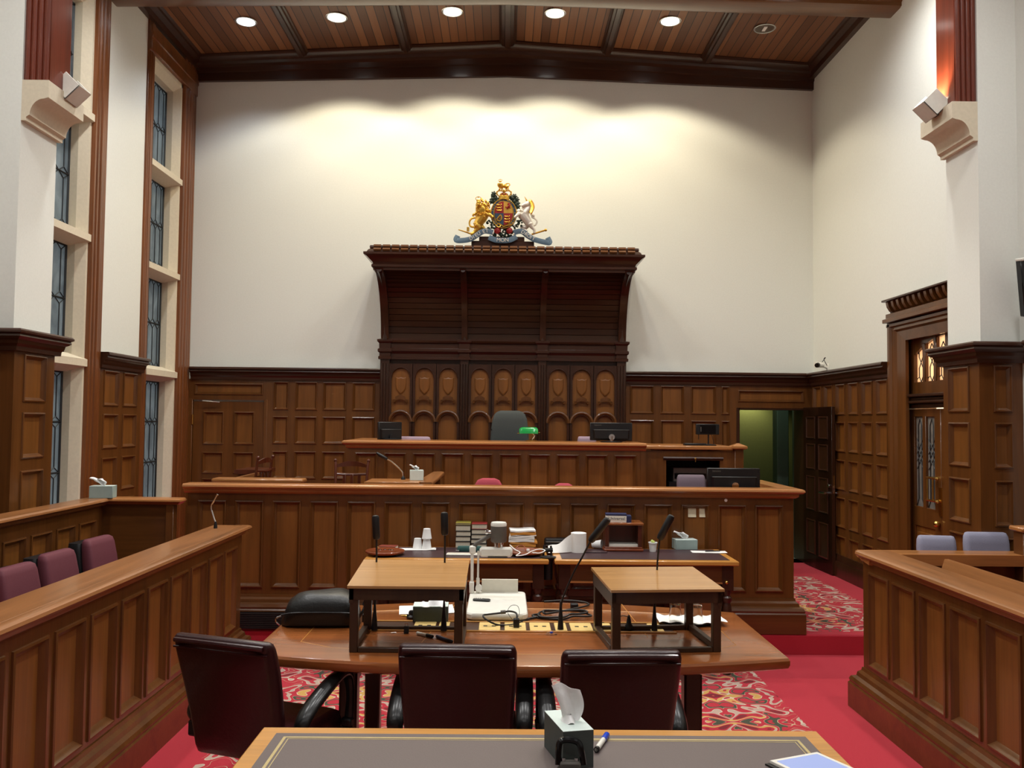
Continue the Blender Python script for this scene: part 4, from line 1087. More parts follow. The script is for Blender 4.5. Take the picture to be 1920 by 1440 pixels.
p = at(806, 1168, z=TZ)
tissue_box('dark grey tissue box with flat crumpled tissue, seen under the left lectern', (p.x, p.y+.06, TZ), math.radians(2), .185, .115, .085, TEALD, TEALW, .05, up=False)
p = at(800, 1146, z=TZ)
def papers(label, loc, rz, w, d, n=3, name='paper_sheet', group='loose papers', t=.0012, mat=None, seed=1):
    r = thing(name, label, 'paper', loc, rz, group); rr = random.Random(seed); m = MB()
    for k in range(n):
        a, b = rr.uniform(-.008, .008), rr.uniform(-.008, .008)
        def fn(u, v, a=a, b=b, k=k): return ((u-.5)*w+a, (v-.5)*d+b, t*(k+1)+.004*max(0, u-.75)*4*rr.uniform(.95, 1.05)*(k+1)*.4)
        m.sheet(fn, 8, 4, t*.8)
    m.build('sheets', mat or PAPER, r, local=True, smooth=50); return r
papers('white papers lying under the dark grey tissue box', (p.x, p.y+.03, TZ), .12, .30, .21, 2)
p = at(772, 1160, z=TZ)
r = thing('microphone_foot', 'small black knob and clamp beside the dark grey tissue box', 'clamp', (p.x, p.y, TZ))
MB().lathe([(.024, 0), (.026, .012), (.016, .022), (.018, .034), (.012, .044)], p, 12).ball(p+V((-.015, 0, .012)), .016, 8).build('knob', BLACKP, r)
MB().tube([p+V((-.02, 0, .012)), p+V((-.045, 0, .014)), p+V((-.06, .004, .012))], [.006, .005, .003], 7).build('plug_tip', BRASS, r)
# pens inside the left lectern
def pen(label, a, b, mat, cap, r0=.007, z=TZ):
    A, B = at(*a, z=z), at(*b, z=z); A.z = B.z = z+r0+.001; d = B-A
    r = thing('pen', label, 'pen', (A+B)/2-V((0, 0, r0)), 0, 'pens')
    MB().tube([A, A+d*.04, A+d*.62], [r0*.55, r0, r0], 10).build('barrel', mat, r)
    MB().tube([A+d*.62, A+d*.96, B], [r0*1.08, r0*1.08, r0*.7], 10).build('cap', cap, r)
pen('silver and black pen lying inside the left lectern', (781, 1190), (812, 1197), WHITEP, BLACKP, .008)
pen('dark blue pen near the left lectern front leg', (818, 1196), (848, 1207), NAVY, BLACKP, .008)
p = at(762, 1187, z=TZ)
r = thing('binder_clip', 'small black binder clip upright inside the left lectern', 'clip', p)
MB().prism([(-.012, 0), (.012, 0), (.004, .035), (-.004, .035)], lambda y, z: (p.x-.012, p.y+y, TZ+z), lambda y, z: (p.x+.012, p.y+y, TZ+z)).build('clip_body', BLACKP, r)
MB().tube([(p.x-.007, p.y-.002, TZ+.034), (p.x-.007, p.y-.012, TZ+.05), (p.x+.007, p.y-.012, TZ+.05), (p.x+.007, p.y-.002, TZ+.034)], .0014, 5).build('clip_wire', CHROME, r)
MB().box((at(733, 1186, z=TZ).x, at(733, 1186, z=TZ).y-.006, TZ), (at(742, 1186, z=TZ).x, at(733, 1186, z=TZ).y+.008, TZ+.001))
sc = thing('paper_scrap', 'tiny white paper scrap on the left lectern base', 'paper', at(738, 1187, z=TZ))
q = at(738, 1187, z=TZ); MB().add([q+V((-.016, -.004, .002)), q+V((.016, -.002, .001)), q+V((.01, .012, .003)), q+V((-.012, .010, .001))], [(0, 1, 2, 3)]).sheet(lambda u, v: q+V(((u-.5)*.02, (v-.5)*.012, .002+.002*u)), 2, 2, .0006).build('scrap', PAPER, sc)
p = at(1034, 1190, z=TZ)
r = thing('wrapped_sweet', 'small clear wrapped sweet on the table edge before the middle microphone', 'sweet', p)
MB().ball(p+V((0, 0, .010)), .007, 8, (1.3, 1, .8)).build('sweet', PENBLUE, r)
MB().sheet(lambda u, v: p+V(((u-.5)*.055, (v-.5)*.024, .004+.012*math.sin(PI*u)*(.6+.4*math.sin(7*v))+.003*math.sin(13*u))), 10, 4, .0008).build('wrapper', CLEAR, r)

# document camera
pv = at(932, 1166, z=TZ); pbk = at(932, 1124, z=TZ)
vx0, vx1 = at(876, 1150, z=TZ).x, at(988, 1150, z=TZ).x
vy0, vy1 = pv.y, pbk.y+.02
dc = thing('document_camera', 'white document camera with arm, lamp bar and round camera head', 'document camera', ((vx0+vx1)/2, (vy0+vy1)/2, TZ))
def bout(i):
    w, d = vx1-vx0-2*i, vy1-vy0-2*i
    pts = []
    for x, y in rrect(w, d, .035, 5): pts.append(((vx0+vx1)/2+x, (vy0+vy1)/2+y-(.03*(1-(2*x/w)**2) if y < 0 else 0)))
    return pts
MB().loft([[(x, y, TZ+h) for x, y in bout(i)] for i, h in ((.012, .0), (.006, .012))]).build('foot', BLACKP, dc)
MB().loft([[(x, y, TZ+h) for x, y in bout(i)] for i, h in ((.004, .012), (0, .018), (0, .038), (.005, .045))]).build('base_plate', WHITEP, dc, smooth=40)
bz = TZ+.045
x, y, zz = at(937, 1120, Y=vy1-.02)
MB().prism([(0, 0), (.0, .075), (.006, .077), (.012, 0)], lambda o, h: (at(903, 1120, Y=vy1-.03).x, vy1-.03+o, bz+h), lambda o, h: (at(971, 1120, Y=vy1-.03).x, vy1-.03+o, bz+h)).build('back_panel', IVORY, dc)
ax = at(885, 1100, Y=vy1-.06).x; ay = vy1-.06
zt = at(885, 1033, Y=ay).z; zm = at(885, 1090, Y=ay).z
arm = MB().box((ax-.016, ay-.018, bz), (ax+.012, ay+.018, zm), .005).box((ax-.010, ay-.012, zm-.02), (ax+.008, ay+.012, zt+.01), .004).build('arm_post', WHITEP, dc)
ax2 = at(896, 1100, Y=ay).x
MB().tube([(ax2, ay, bz), (ax2, ay, zm+.02)], .010, 10).tube([(ax2, ay, zm), (ax2, ay, zt)], .006, 10).tube([(ax2+.005, ay-.018, bz+.03), (ax2+.005, ay+.02, bz+.03)], .020, 14).build('arm_strut', WHITEP, dc)
MB().box((ax-.018, ay-.018, zt-.015), (ax+.02, ay+.02, zt+.03), .006).build('arm_joint', WHITEP, dc)
lx0, lx1 = at(899, 1034, Y=ay-.02).x, at(961, 1034, Y=ay-.02).x
lz0, lz1 = at(930, 1044, Y=ay-.02).z, at(930, 1026, Y=ay-.02).z
lamp = MB().box((lx0, ay-.035, lz0), (lx1, ay+.01, lz1), .012).build('lamp_bar', WHITEP, dc)
MB().box((lx0+.05, ay-.03, lz0-.004), (lx1-.03, ay, lz0+.002)).build('lamp_lens', DGREY, lamp)
hx = at(935, 1000, Y=ay).x; hz0, hz1 = at(935, 1016, Y=ay).z, at(935, 986, Y=ay).z
hr = (at(950, 1000, Y=ay).x-at(920, 1000, Y=ay).x)/2
MB().tube(smoothpath([(ax+.012, ay, zt+.02), (ax+.02, ay, zt+.04), (ax+.05, ay, hz0+.005), (hx-hr*.7, ay, (hz0+hz1)/2)], 6), .012, 10).build('curved_arm', GREYP, dc)
hd = MB().lathe([(hr*.9, hz0-.0), (hr, hz0+.006), (hr, hz1)], (hx, ay, 0), 24).build('camera_head', GREYP, dc)
MB().lathe([(hr, hz1), (hr, hz1+.014), (hr*.9, hz1+.022)], (hx, ay, 0), 24).build('head_cap', WHITEP, hd)
MB().lathe([(hr*.55, hz0-.03), (hr*.6, hz0)], (hx, ay, 0), 20).build('lens_barrel', CHROME, hd)
MB().tube([(hx-hr-.03, ay, (hz0+hz1)/2+.01), (hx-hr*.3, ay-.01, (hz0+hz1)/2+.01)], .010, 10).tube([(hx-hr-.03, ay, (hz0+hz1)/2+.01), (hx-hr-.015, ay, (hz0+hz1)/2+.01)], .016, 12).build('focus_knob', CHROME, hd)
# remote on the base plate
p = at(903, 1127, z=bz)
rm = thing('remote_control', 'black and silver remote control on the document camera base', 'remote control', (p.x, p.y, bz), math.radians(-12))
MB().loft([[(x, y, h) for x, y in rrect(.10-2*i, .034-2*i, .012)] for i, h in ((.002, 0), (0, .004), (0, .010), (.003, .013))]).build('case', BLACKP, rm, local=True)
MB().loft([[(x-.016, y, h) for x, y in rrect(.055-2*i, .026-2*i, .008)] for i, h in ((0, .012), (.001, .0145))]).build('face_plate', GREYP, rm, local=True)
bm_ = []
for i in range(4):
    for j in range(2): MB().box((-.04+i*.012, -.008+j*.010, .0144), (-.033+i*.012, -.002+j*.010, .0158)).build('button', WHITEP, rm, local=True)
# cables
c1 = thing('cable', 'black cable looping over the document camera base to a plug', 'cable', at(930, 1165, z=TZ), 0, 'black cables')
P3 = lambda pts: [at(a, b, z=zz_) for a, b, zz_ in pts]
MB().tube(smoothpath(P3([(969, 1162, TZ+.05), (968, 1150, TZ+.075), (955, 1146, TZ+.07), (940, 1149, TZ+.06), (915, 1152, TZ+.056), (906, 1154, TZ+.055), (912, 1162, TZ+.04), (935, 1172, TZ+.008), (965, 1170, TZ+.007), (1000, 1157, TZ+.007)]), 6), .005, 7).build('lead', CABLE, c1)
q = at(943, 1148, z=TZ+.064); MB().tube([q+V((-.012, 0, 0)), q+V((.014, .002, .002))], .010, 10).build('ferrite_bead', GREYP, c1)
pp = at(968, 1176, z=TZ+.006)
MB().box(pp+V((-.016, -.014, 0)), pp+V((.016, .012, .045)), .004).build('plug', BLACKP, c1)
MB().tube(smoothpath([pp+V((-.014, 0, .03))]+P3([(952, 1148, TZ+.075), (958, 1136, TZ+.10), (970, 1136, TZ+.10), (974, 1148, TZ+.075)])+[pp+V((.004, 0, .045))], 6), .0014, 5).build('tie_wire', CABLE, c1)
c2 = thing('cable', 'coiled black cable with a plug lying between the two lecterns', 'cable', at(1055, 1150, z=TZ), 0, 'black cables')
cc = at(1056, 1157, z=TZ); pts = []
for k in range(58):
    a = 2*PI*k/20-1.2; rx = .155-.022*(k//20)+.012*math.sin(k*.9); ry = .085-.012*(k//20)
    pts.append(cc+V((rx*math.cos(a)+.012*math.sin(k*.31), ry*math.sin(a)+.014*math.sin(k*.47), .007+.010*(k//20)+.003*math.sin(k))))
pts = P3([(985, 1161, TZ+.007), (1010, 1156, TZ+.008)])+pts[12:]+P3([(1100, 1136, TZ+.012), (1095, 1129, TZ+.010), (1060, 1126, TZ+.008), (1020, 1128, TZ+.007)])
MB().tube(smoothpath(pts, 3), .0055, 7).build('lead', CABLE, c2)
q = at(1077, 1142, z=TZ)
MB().box(q+V((-.022, -.012, .0)), q+V((.022, .03, .03)), .004).build('plug', BLACKP, c2)
c3 = thing('cable', 'thin black lead plugged into the strip inside the right lectern', 'cable', at(1178, 1180, z=TZ), 0, 'black cables')
q = at(1179, 1179, z=TZ+.006)
MB().lathe([(.024, 0), (.024, .012), (.014, .026), (.010, .05), (.004, .07)], q, 12).build('plug', BLACKP, c3)
MB().tube(smoothpath([q+V((0, 0, .065)), at(1176, 1156, Y=q.y), at(1165, 1155, z=TZ+.05), at(1150, 1165, z=TZ+.008), at(1125, 1168, z=TZ+.006)], 6), .0025, 6).build('lead', CABLE, c3)

# tray of upturned glasses on paper, to the right
p = at(1293, 1172, z=TZ)
trr = thing('tray', 'dark tray lined with white paper on the right end of the big table', 'tray', (p.x, p.y+.05, TZ))
def elp(rx, ry, h, n=28): return [(p.x+rx*math.cos(2*PI*k/n), p.y+.05+ry*math.sin(2*PI*k/n), TZ+h) for k in range(n)]
MB().loft([elp(.12, .075, 0), elp(.15, .10, .006), elp(.165, .11, .016), elp(.16, .105, .018), elp(.14, .09, .009)]).build('tray_dish', BLACKP, trr, smooth=50)
def tp(u, v):
    return (p.x-.165+.36*u, p.y-.03+.18*v-.02*math.sin(PI*u), TZ+.02+.012*abs(math.sin(5*u+2*v))*(abs(u-.5)*1.4)+.004*math.sin(30*u)*(abs(v-.5)*2)**3)
MB().sheet(tp, 30, 8, .0015).build('paper_liner', PAPER, trr, smooth=60)
gl = None
for i, (gx, gy) in enumerate(((1266, 1163), (1306, 1168), (1300, 1146))):
    q = at(gx, gy, z=TZ+.03); q.z = TZ+.034
    lb = ['clear drinking glass upturned at the left of the paper lined tray', 'clear drinking glass on the tray, behind the lectern leg', 'clear drinking glass at the back of the paper lined tray'][i]
    if gl is None:
        gl = thing('drinking_glass', lb, 'glass', q, 0, 'upturned glasses')
        MB().loft([[(r_*math.cos(2*PI*k/22), r_*math.sin(2*PI*k/22), h) for k in range(22)] for r_, h in ((.034, 0), (.031, .04), (.029, .085), (.027, .092), (.0, .094), (.0, .078), (.025, .078), (.029, .04), (.032, 0))], caps=False).build('tumbler', CLEAR, gl, local=True, smooth=50)
    else: dup(gl, q, 0, lb)

# ---- clerks' tables
def clerk_table(label, a, b, drawer=False):
    y0, y1 = at(960, 1049, z=CZ).y, SY-.085
    xa, xb = at(a, 1049, z=CZ).x, at(b, 1049, z=CZ).x
    r = thing('clerks_table', label, 'table', ((xa+xb)/2, y0, 0), 0, 'leather topped tables against the bench')
    MB().box((xa, y0, CZ-.035), (xb, y1, CZ-.002), .006).build('table_top', W_EDG, r)
    MB().box((xa+.055, y0+.055, CZ-.004), (xb-.055, y1-.03, CZ)).build('leather_inset', LEATHT2, r)
    MB().box((xa+.04, y0+.04, CZ-.17), (xb-.04, y0+.065, CZ-.035)).build('front_apron', W_FRX, r)
    MB().box((xa+.05, y0+.034, CZ-.172), (xb-.05, y0+.045, CZ-.16)).build('apron_bead', W_RLX, r)
    MB().box((xa+.04, y0+.06, CZ-.17), (xa+.065, y1-.03, CZ-.035)).box((xb-.065, y0+.06, CZ-.17), (xb-.04, y1-.03, CZ-.035)).build('side_apron', W_FRX, r)
    for x in (xa+.075, xb-.075):
        for y in (y0+.075, y1-.075):
            MB().box((x-.042, y-.042, CZ-.22), (x+.042, y+.042, CZ-.04), .003).lathe([(.03, .0), (.034, .04), (.024, .07), (.03, .10), (.040, .30), (.044, .42), (.034, .50), (.028, .52), (.040, .54), (.040, .56), (.026, .575), (.034, .60), (.034, .63)], (x, y, 0), 16).build('leg', W_TBD, r, smooth=35)
    if drawer:
        MB().box((xb-.45, y0+.035, .25), (xb-.13, y1-.05, CZ-.18), .003).build('drawer_front', W_FRX, r)
        MB().ball((at(1362, 1092, Y=y0+.03).x, y0+.025, at(1362, 1092, Y=y0+.03).z), .014, 10).build('drawer_knob', BRASS, r)
    return r, xa, xb, y0, y1
clerk_table('leather topped table against the bench, left one holding the books and cups', 680, 1029)
clerk_table('leather topped table against the bench, right one holding the paper roll and cabinet', 1040, 1380, True)

def on(px, py, z=CZ): return at(px, py, z=z)
# turned bowls / turntables
def turntable(label, px, py, rpx):
    c = on(px, py); rr = on(px+rpx, py).x-c.x
    r = thing('turntable', label, 'turntable', c, 0, 'wooden turntables')
    MB().lathe([(rr*.55, 0), (rr*.6, .008), (rr*.9, .012), (rr, .02), (rr, .03), (rr*.97, .034), (rr*.9, .032), (0.001, .032)], c, 32).build('disc', W_BOWL, r, smooth=40)
    return c, rr
c, rr = turntable('round wooden turntable at the left end of the left leather topped table', 722, 1040, 37)
for k, (dx, dy) in enumerate(((-.04, .01), (-.005, .03), (.03, .02), (.05, .01))):
    tag(MB().lathe([(.014, 0), (.015, .002), (.010, .004)], (c.x+dx, c.y+dy, c.z+.033), 10).build('coin_disc', CHROME), 'small shiny disc on the left wooden turntable', 'disc', 'shiny discs on the left turntable')
turntable('round wooden turntable with white cables, at the right end of the left table', 985, 1040, 36)
# brown book
def book(label, c, w, d, h, cover, rz=0.0, group='books', spine='back'):
    """closed book lying flat, its page edges towards the viewer"""
    r = thing('book', label, 'book', c, rz, group)
    MB().box((-w/2, -d/2, 0), (w/2, d/2, .004), .001).box((-w/2, -d/2, h-.004), (w/2, d/2, h), .001).box((-w/2, d/2-.005, .0), (w/2, d/2, h), .001).build('cover', cover, r, local=True)
    MB().box((-w/2+.003, -d/2+.004, .004), (w/2-.003, d/2-.005, h-.004)).build('page_block', PAGES, r, local=True)
    return r
book('brown bound book behind the left wooden turntable', on(728, 1031), .135, .10, .033, BK_BRN, math.radians(-8), group='books on the left leather topped table')
papers('white papers under the upturned foam cups', on(782, 1030), .05, .29, .10, 3, seed=5)
def cup(label, c, up=True, n=1):
    r = thing('foam_cup', label, 'cup', c, 0, 'white foam cups')
    h, r0, r1 = .078, .038, .027
    pr = [(r0, 0), (r0, .006), (r0-.001, .008), (r1, h), (r1-.004, h+.001), (.001, h+.001)]
    if not up: pr = [(r0-.002, h-.004)]
    if up: MB().lathe(pr, (0, 0, 0), 22).build('cup_wall', FOAM, r, local=True, smooth=35)
    else:
        MB().loft([[(q*math.cos(2*PI*k/22), q*math.sin(2*PI*k/22), zz) for k in range(22)] for q, zz in ((.001, 0), (r1, 0), (r0-.001, h-.008), (r0+.001, h-.006), (r0+.001, h), (r0-.003, h), (r1-.002, .004), (.001, .004))], caps=False).build('cup_wall', FOAM, r, local=True, smooth=35)
    return r
cup('upturned white foam cup standing alone on the papers', on(783, 1028, CZ+.004))
b = on(800, 1029, CZ+.004); cup('lower upturned foam cup of the pair on the papers', b)
MB  # the second cup sits over the first
cu = cup('upper upturned foam cup of the stacked pair on the papers', b+V((0, 0, .0785)))
# two stacks of books with pages to the viewer
stacks = [(868, [(.052, BK_BLK), (.040, BK_BLK), (.040, BK_BLK), (.048, BK_BLK), (.016, BK_OLV)], .118), (898, [(.036, BK_BLK), (.036, BK_BLK), (.036, BK_BLK), (.040, BK_BLK), (.042, BK_RED)], .122)]
ordn = [['lowest', 'second', 'third', 'fourth'], ['lowest', 'second', 'third', 'fourth']]
for si, (px, hs, w) in enumerate(stacks):
    c = on(px, 1027); c.y = min(c.y+.075, SY-.085); z = CZ
    for k, (h, mt) in enumerate(hs):
        if k == 4: lb = ['thin olive book on top of the left book stack', 'red covered book on top of the right book stack'][si]
        else: lb = '%s book from the bottom in the %s of the two book stacks' % (ordn[si][k], ('left', 'right')[si])
        book(lb, V((c.x+random.uniform(-.004, .004), c.y, z)), w, .15, h, mt, 0, 'books stacked on the left leather topped table'); z += h+.0005
c = on(872, 1034)
tc_ = thing('teal_case', 'grey teal case lying in front of the two book stacks', 'case', c)
MB().loft([[(c.x+x+.035, c.y+y*.6, c.z+h) for x, y in rrect(.19-2*i, .06-2*i, .02)] for i, h in ((.006, 0), (0, .008), (0, .03), (.008, .042))]).build('case_body', TEALB, tc_, smooth=40)
MB().box((c.x-.07, c.y-.022, c.z), (c.x-.045, c.y-.01, c.z+.012), .002).build('case_clasp', CHROME, tc_)
kb = on(862, 1041); k_ = thing('keyboard', 'white keyboard at the front of the left leather topped table', 'keyboard', kb)
MB().box(kb+V((-.10, -.03, 0)), kb+V((.16, .04, .012)), .004).build('keyboard_case', WHITEP, k_)
kk = MB()
for j in range(3): kk.box(kb+V((-.09, -.02+j*.018, .012)), kb+V((.15, -.008+j*.018, .015)))
kk.build('key_rows', IVORY, k_)
# piled files and papers
c = on(980, 1029); c.y = min(c.y+.10, SY-.11)
items = [(.022, MANILA), (.022, MANILA), (.014, MANILA), (.020, PAPER), (.012, PAPER), (.014, PAPER), (.008, PAPER), (.024, MANILA), (.014, PAPER)]
names = ['bottom manila folder of the paper pile', 'second manila folder up in the paper pile', 'third manila folder up in the paper pile', 'thick white bundle resting on the manila folders', 'white bundle low in the paper pile', 'white bundle at mid height in the paper pile', 'thin white sheaf under the upper manila folder', 'upper manila folder near the top of the paper pile', 'white papers on top of the paper pile']
z = CZ
for (h, mt), lb in zip(items, names):
    w = .20+random.uniform(-.012, .012)
    r = thing('document_folder' if mt is MANILA else 'paper_bundle', lb, 'folder' if mt is MANILA else 'paper', (c.x+random.uniform(-.008, .008), c.y, z), math.radians(random.uniform(-3, 3)), 'pile of folders and papers')
    MB().sheet(lambda u, v: ((u-.5)*w, (v-.5)*.2, h*.92+.003*math.sin(6*u+h*200)), 10, 4, h*.85).build('leaves', mt, r, local=True, smooth=50)
    z += h
# white cables on the right turntable
wc = thing('cable', 'tangled white and brown cables on the right turntable', 'cable', on(995, 1036), 0, 'white cables')
q = on(990, 1034, CZ+.036)
MB().tube(smoothpath([on(956, 1022, CZ+.04), on(965, 1030, CZ+.045), on(975, 1036, CZ+.04), on(968, 1042, CZ+.042), on(985, 1040, CZ+.05), on(996, 1034, CZ+.045), on(1010, 1030, CZ+.05), on(1022, 1032, CZ+.045), on(1012, 1037, CZ+.04), on(998, 1036, CZ+.042)], 6), .004, 7).build('white_lead', FOAM, wc)
MB().tube(smoothpath([on(966, 1030, CZ+.04), on(972, 1024, CZ+.06), on(982, 1024, CZ+.065), on(986, 1033, CZ+.045)], 6), .004, 7).build('brown_lead', BK_BRN, wc)
MB().box(q+V((-.01, -.01, 0)), q+V((.012, .008, .018)), .002).build('white_plug', FOAM, wc)
# black case behind the paper roll
c = on(1045, 1024); c.y = min(c.y+.04, SY-.07)
bc = thing('equipment_case', 'black ridged equipment case behind the paper towel roll', 'case', c)
MB().loft([[(c.x+.02+x, c.y+y, CZ+h) for x, y in rrect(.26-2*i, .10-2*i, .025)] for i, h in ((.01, 0), (0, .01), (0, .06), (.008, .075))]).build('case_body', BLACKP, bc, smooth=40)
MB().box((c.x-.10, c.y-.056, CZ+.045), (c.x+.14, c.y-.048, CZ+.053), .003).box((c.x-.10, c.y-.056, CZ+.02), (c.x+.14, c.y-.048, CZ+.026), .003).build('case_ridge', GREYP, bc)
cl_ = thing('clamp', 'black clamp and funnel hanging over the gap between the two tables', 'clamp', on(1026, 1046))
q = on(1027, 1044)
MB().lathe([(.035, -.16), (.036, -.05), (.038, -.02), (.06, .0), (.062, .006), (.03, .01)], q+V((0, -.03, 0)), 16).build('funnel', BLACKP, cl_)
MB().tube([q+V((-.03, .05, .0)), q+V((-.025, .05, .08))], .008, 8).tube([q+V((.03, .05, .0)), q+V((.026, .05, .075))], .008, 8).tube([q+V((-.035, .05, .04)), q+V((.04, .05, .045))], .016, 8).build('clamp_jaw', BLACKP, cl_)
# paper towel roll with its loose sheet
c = on(1086, 1037); hgt = at(1086, 1001, Y=c.y).z-CZ; rr = (on(1101, 1037).x-on(1072, 1037).x)/2; c.y += rr
pr_ = thing('paper_towel_roll', 'standing white paper towel roll with its loose end hanging left', 'paper roll', c)
MB().loft([[(c.x+q*math.cos(2*PI*k/26), c.y+q*math.sin(2*PI*k/26), CZ+h) for k in range(26)] for q, h in ((.02, 0), (rr, 0), (rr, hgt), (rr*.9, hgt+.002), (.022, hgt+.001), (.02, hgt-.01))]).build('roll', PAPER, pr_, smooth=40)
L0 = on(1072, 1036); Ls = on(1026, 1032)
def lf(u, v):
    x = L0.x+.0-(L0.x-Ls.x)*u; y = c.y-rr*.6-.03*u-.02*math.sin(3*u)*(1-v)
    top = hgt*(.93*(1-u)**1.5+.30*u**.7*(1+.25*math.sin(9*u)))
    return (x, y-.035*(1-v)*u, CZ+.005+top*v)
MB().sheet(lf, 12, 6, .0015).build('loose_sheet', PAPER, pr_, smooth=60)
# tipped cup and dark folder
q = on(1122, 1029)
fc = thing('foam_cup', 'white foam cup lying on its side beside the paper towel roll', 'cup', (q.x, q.y, CZ+.036), 0, 'white foam cups')
MB().loft([[(r_*math.cos(2*PI*k/22), r_*math.sin(2*PI*k/22), h) for k in range(22)] for r_, h in ((.001, -.05), (.025, -.05), (.035, .028), (.037, .03), (.034, .03), (.024, -.046), (.001, -.046))], caps=False).xf(rot('Z', -25) @ rot('Y', 84)).build('cup_wall', FOAM, fc, local=True, smooth=35)
r = thing('notebook', 'dark flat notebook under the tipped foam cup', 'notebook', on(1125, 1034))
q = on(1122, 1037); MB().box(q+V((-.10, 0, 0)), q+V((.07, .07, .008)), .002).build('notebook_cover', LEATHT2, r)
# small timber cabinet with a law book box on top
q = on(1170, 1034); w2 = (on(1213, 1034).x-on(1140, 1034).x)
dc2 = thing('desk_cabinet', 'small timber desk cabinet with a dark open shelf on the right table', 'cabinet', (q.x, q.y+.1, CZ))
x0, x1 = q.x-w2*.48, q.x+w2*.52-.02; ht = at(1170, 982, Y=q.y).z-CZ
MB().box((x0-.012, q.y-.012, CZ), (x1+.012, q.y+.2, CZ+.022), .006).box((x0-.004, q.y-.004, CZ+.022), (x1+.004, q.y+.195, CZ+.035), .004).build('cabinet_plinth', W_BOWL, dc2)
MB().box((x0, q.y, CZ+.03), (x0+.03, q.y+.19, CZ+ht-.01)).box((x1-.03, q.y, CZ+.03), (x1, q.y+.19, CZ+ht-.01)).box((x0, q.y+.17, CZ+.03), (x1, q.y+.19, CZ+ht-.01)).build('cabinet_side', W_CHR, dc2)
MB().box((x0-.012, q.y-.014, CZ+ht-.012), (x1+.012, q.y+.2, CZ+ht+.008), .004).build('cabinet_top', W_TAB, dc2)
MB().box((x0+.03, q.y+.02, CZ+.035), (x1-.03, q.y+.17, CZ+.052)).build('paper_tray', WHITEP, dc2)
zt_ = CZ+ht+.009
b = at(1156, 980, Y=q.y+.06); b.z = zt_
lb = thing('carton', 'grey and navy carton lying on top of the small desk cabinet', 'box', (b.x, b.y, zt_), math.radians(-4))
MB().box((-.085, -.05, 0), (.075, .06, .062), .002).build('carton_body', PAPER, lb, local=True)
MB().box((-.087, -.0515, .052), (.077, .062, .064)).box((.0765, -.0515, 0), (.112, .062, .05)).build('carton_edge', NAVY, lb, local=True)
MB().box((-.075, -.0515, .012), (.07, -.0505, .046)).build('carton_label', GREYP if 0 else IVORY, lb, local=True)
text_mesh('carton_lettering', 'Universal', .034, NAVY, lb, tr(-.002, -.052, .019) @ FACE, .0004, local=True)
# cup with lime paper
q = on(1224, 1034)
fc = thing('foam_cup', 'upright white foam cup holding a lime paper, right of the desk cabinet', 'cup', q, 0, 'white foam cups')
MB().loft([[(r_*math.cos(2*PI*k/22), r_*math.sin(2*PI*k/22), h) for k in range(22)] for r_, h in ((.001, 0), (.025, 0), (.032, .062), (.036, .064), (.036, .072), (.031, .072), (.024, .004), (.001, .004))], caps=False).build('cup_wall', FOAM, fc, local=True, smooth=35)
MB().lathe([(.0301, .05), (.0305, .055), (.001, .056)], (0, 0, 0), 16).build('cup_fill', PAPER, fc, local=True)
MB().ball((-.006, 0, .08), .012, 8).ball((.006, .004, .074), .011, 8).build('lime_wad', LIMEP, fc, local=True)
q = on(1284, 1029)
tissue_box('grey green tissue box with leaning tissue at the right end of the right table', (q.x, min(q.y+.06, SY-.08), CZ), math.radians(6), .175, .12, .078, TEAL, TEALW, .07, lean=-1.0)
q = on(1330, 1036)
papers('white paper pad with a pen on it at the right end of the right table', (q.x, q.y+.02, CZ), -.06, .26, .10, 2, seed=8)
q2 = on(1335, 1035, CZ+.004)
pen('black pen on the white paper pad at the right end of the table', (1322, 1035), (1350, 1034), BLACKP, BLACKP, .004, z=CZ+.006)
# notes and a sticker on the bench front
for a, b, lbl in ((1291, 1306, 'cream sticky note on the bench front, left of the two'), (1312, 1328, 'cream sticky note on the bench front, right of the two')):
    p0, p1 = at(a, 970, Y=SY), at(b, 953, Y=SY)
    tag(MB().sheet(lambda u, v: (p0.x+(p1.x-p0.x)*u, SY-.001-.006*(1-v)**2+.018, p0.z+(p1.z-p0.z)*v), 2, 5, .0006).xf(tr(0, .002, 0)).build('sticky_note', POSTIT), lbl, 'note', 'sticky notes on the bench front')
q = at(1361, 938, Y=SY)
tag(MB().lathe([(.0125, 0), (.013, .001), (.010, .002)], n=16).xf(tr(q.x, SY-.0005, q.z) @ rot('X', 90)).build('round_sticker', FOAM), 'small round white sticker high on the bench front', 'sticker')
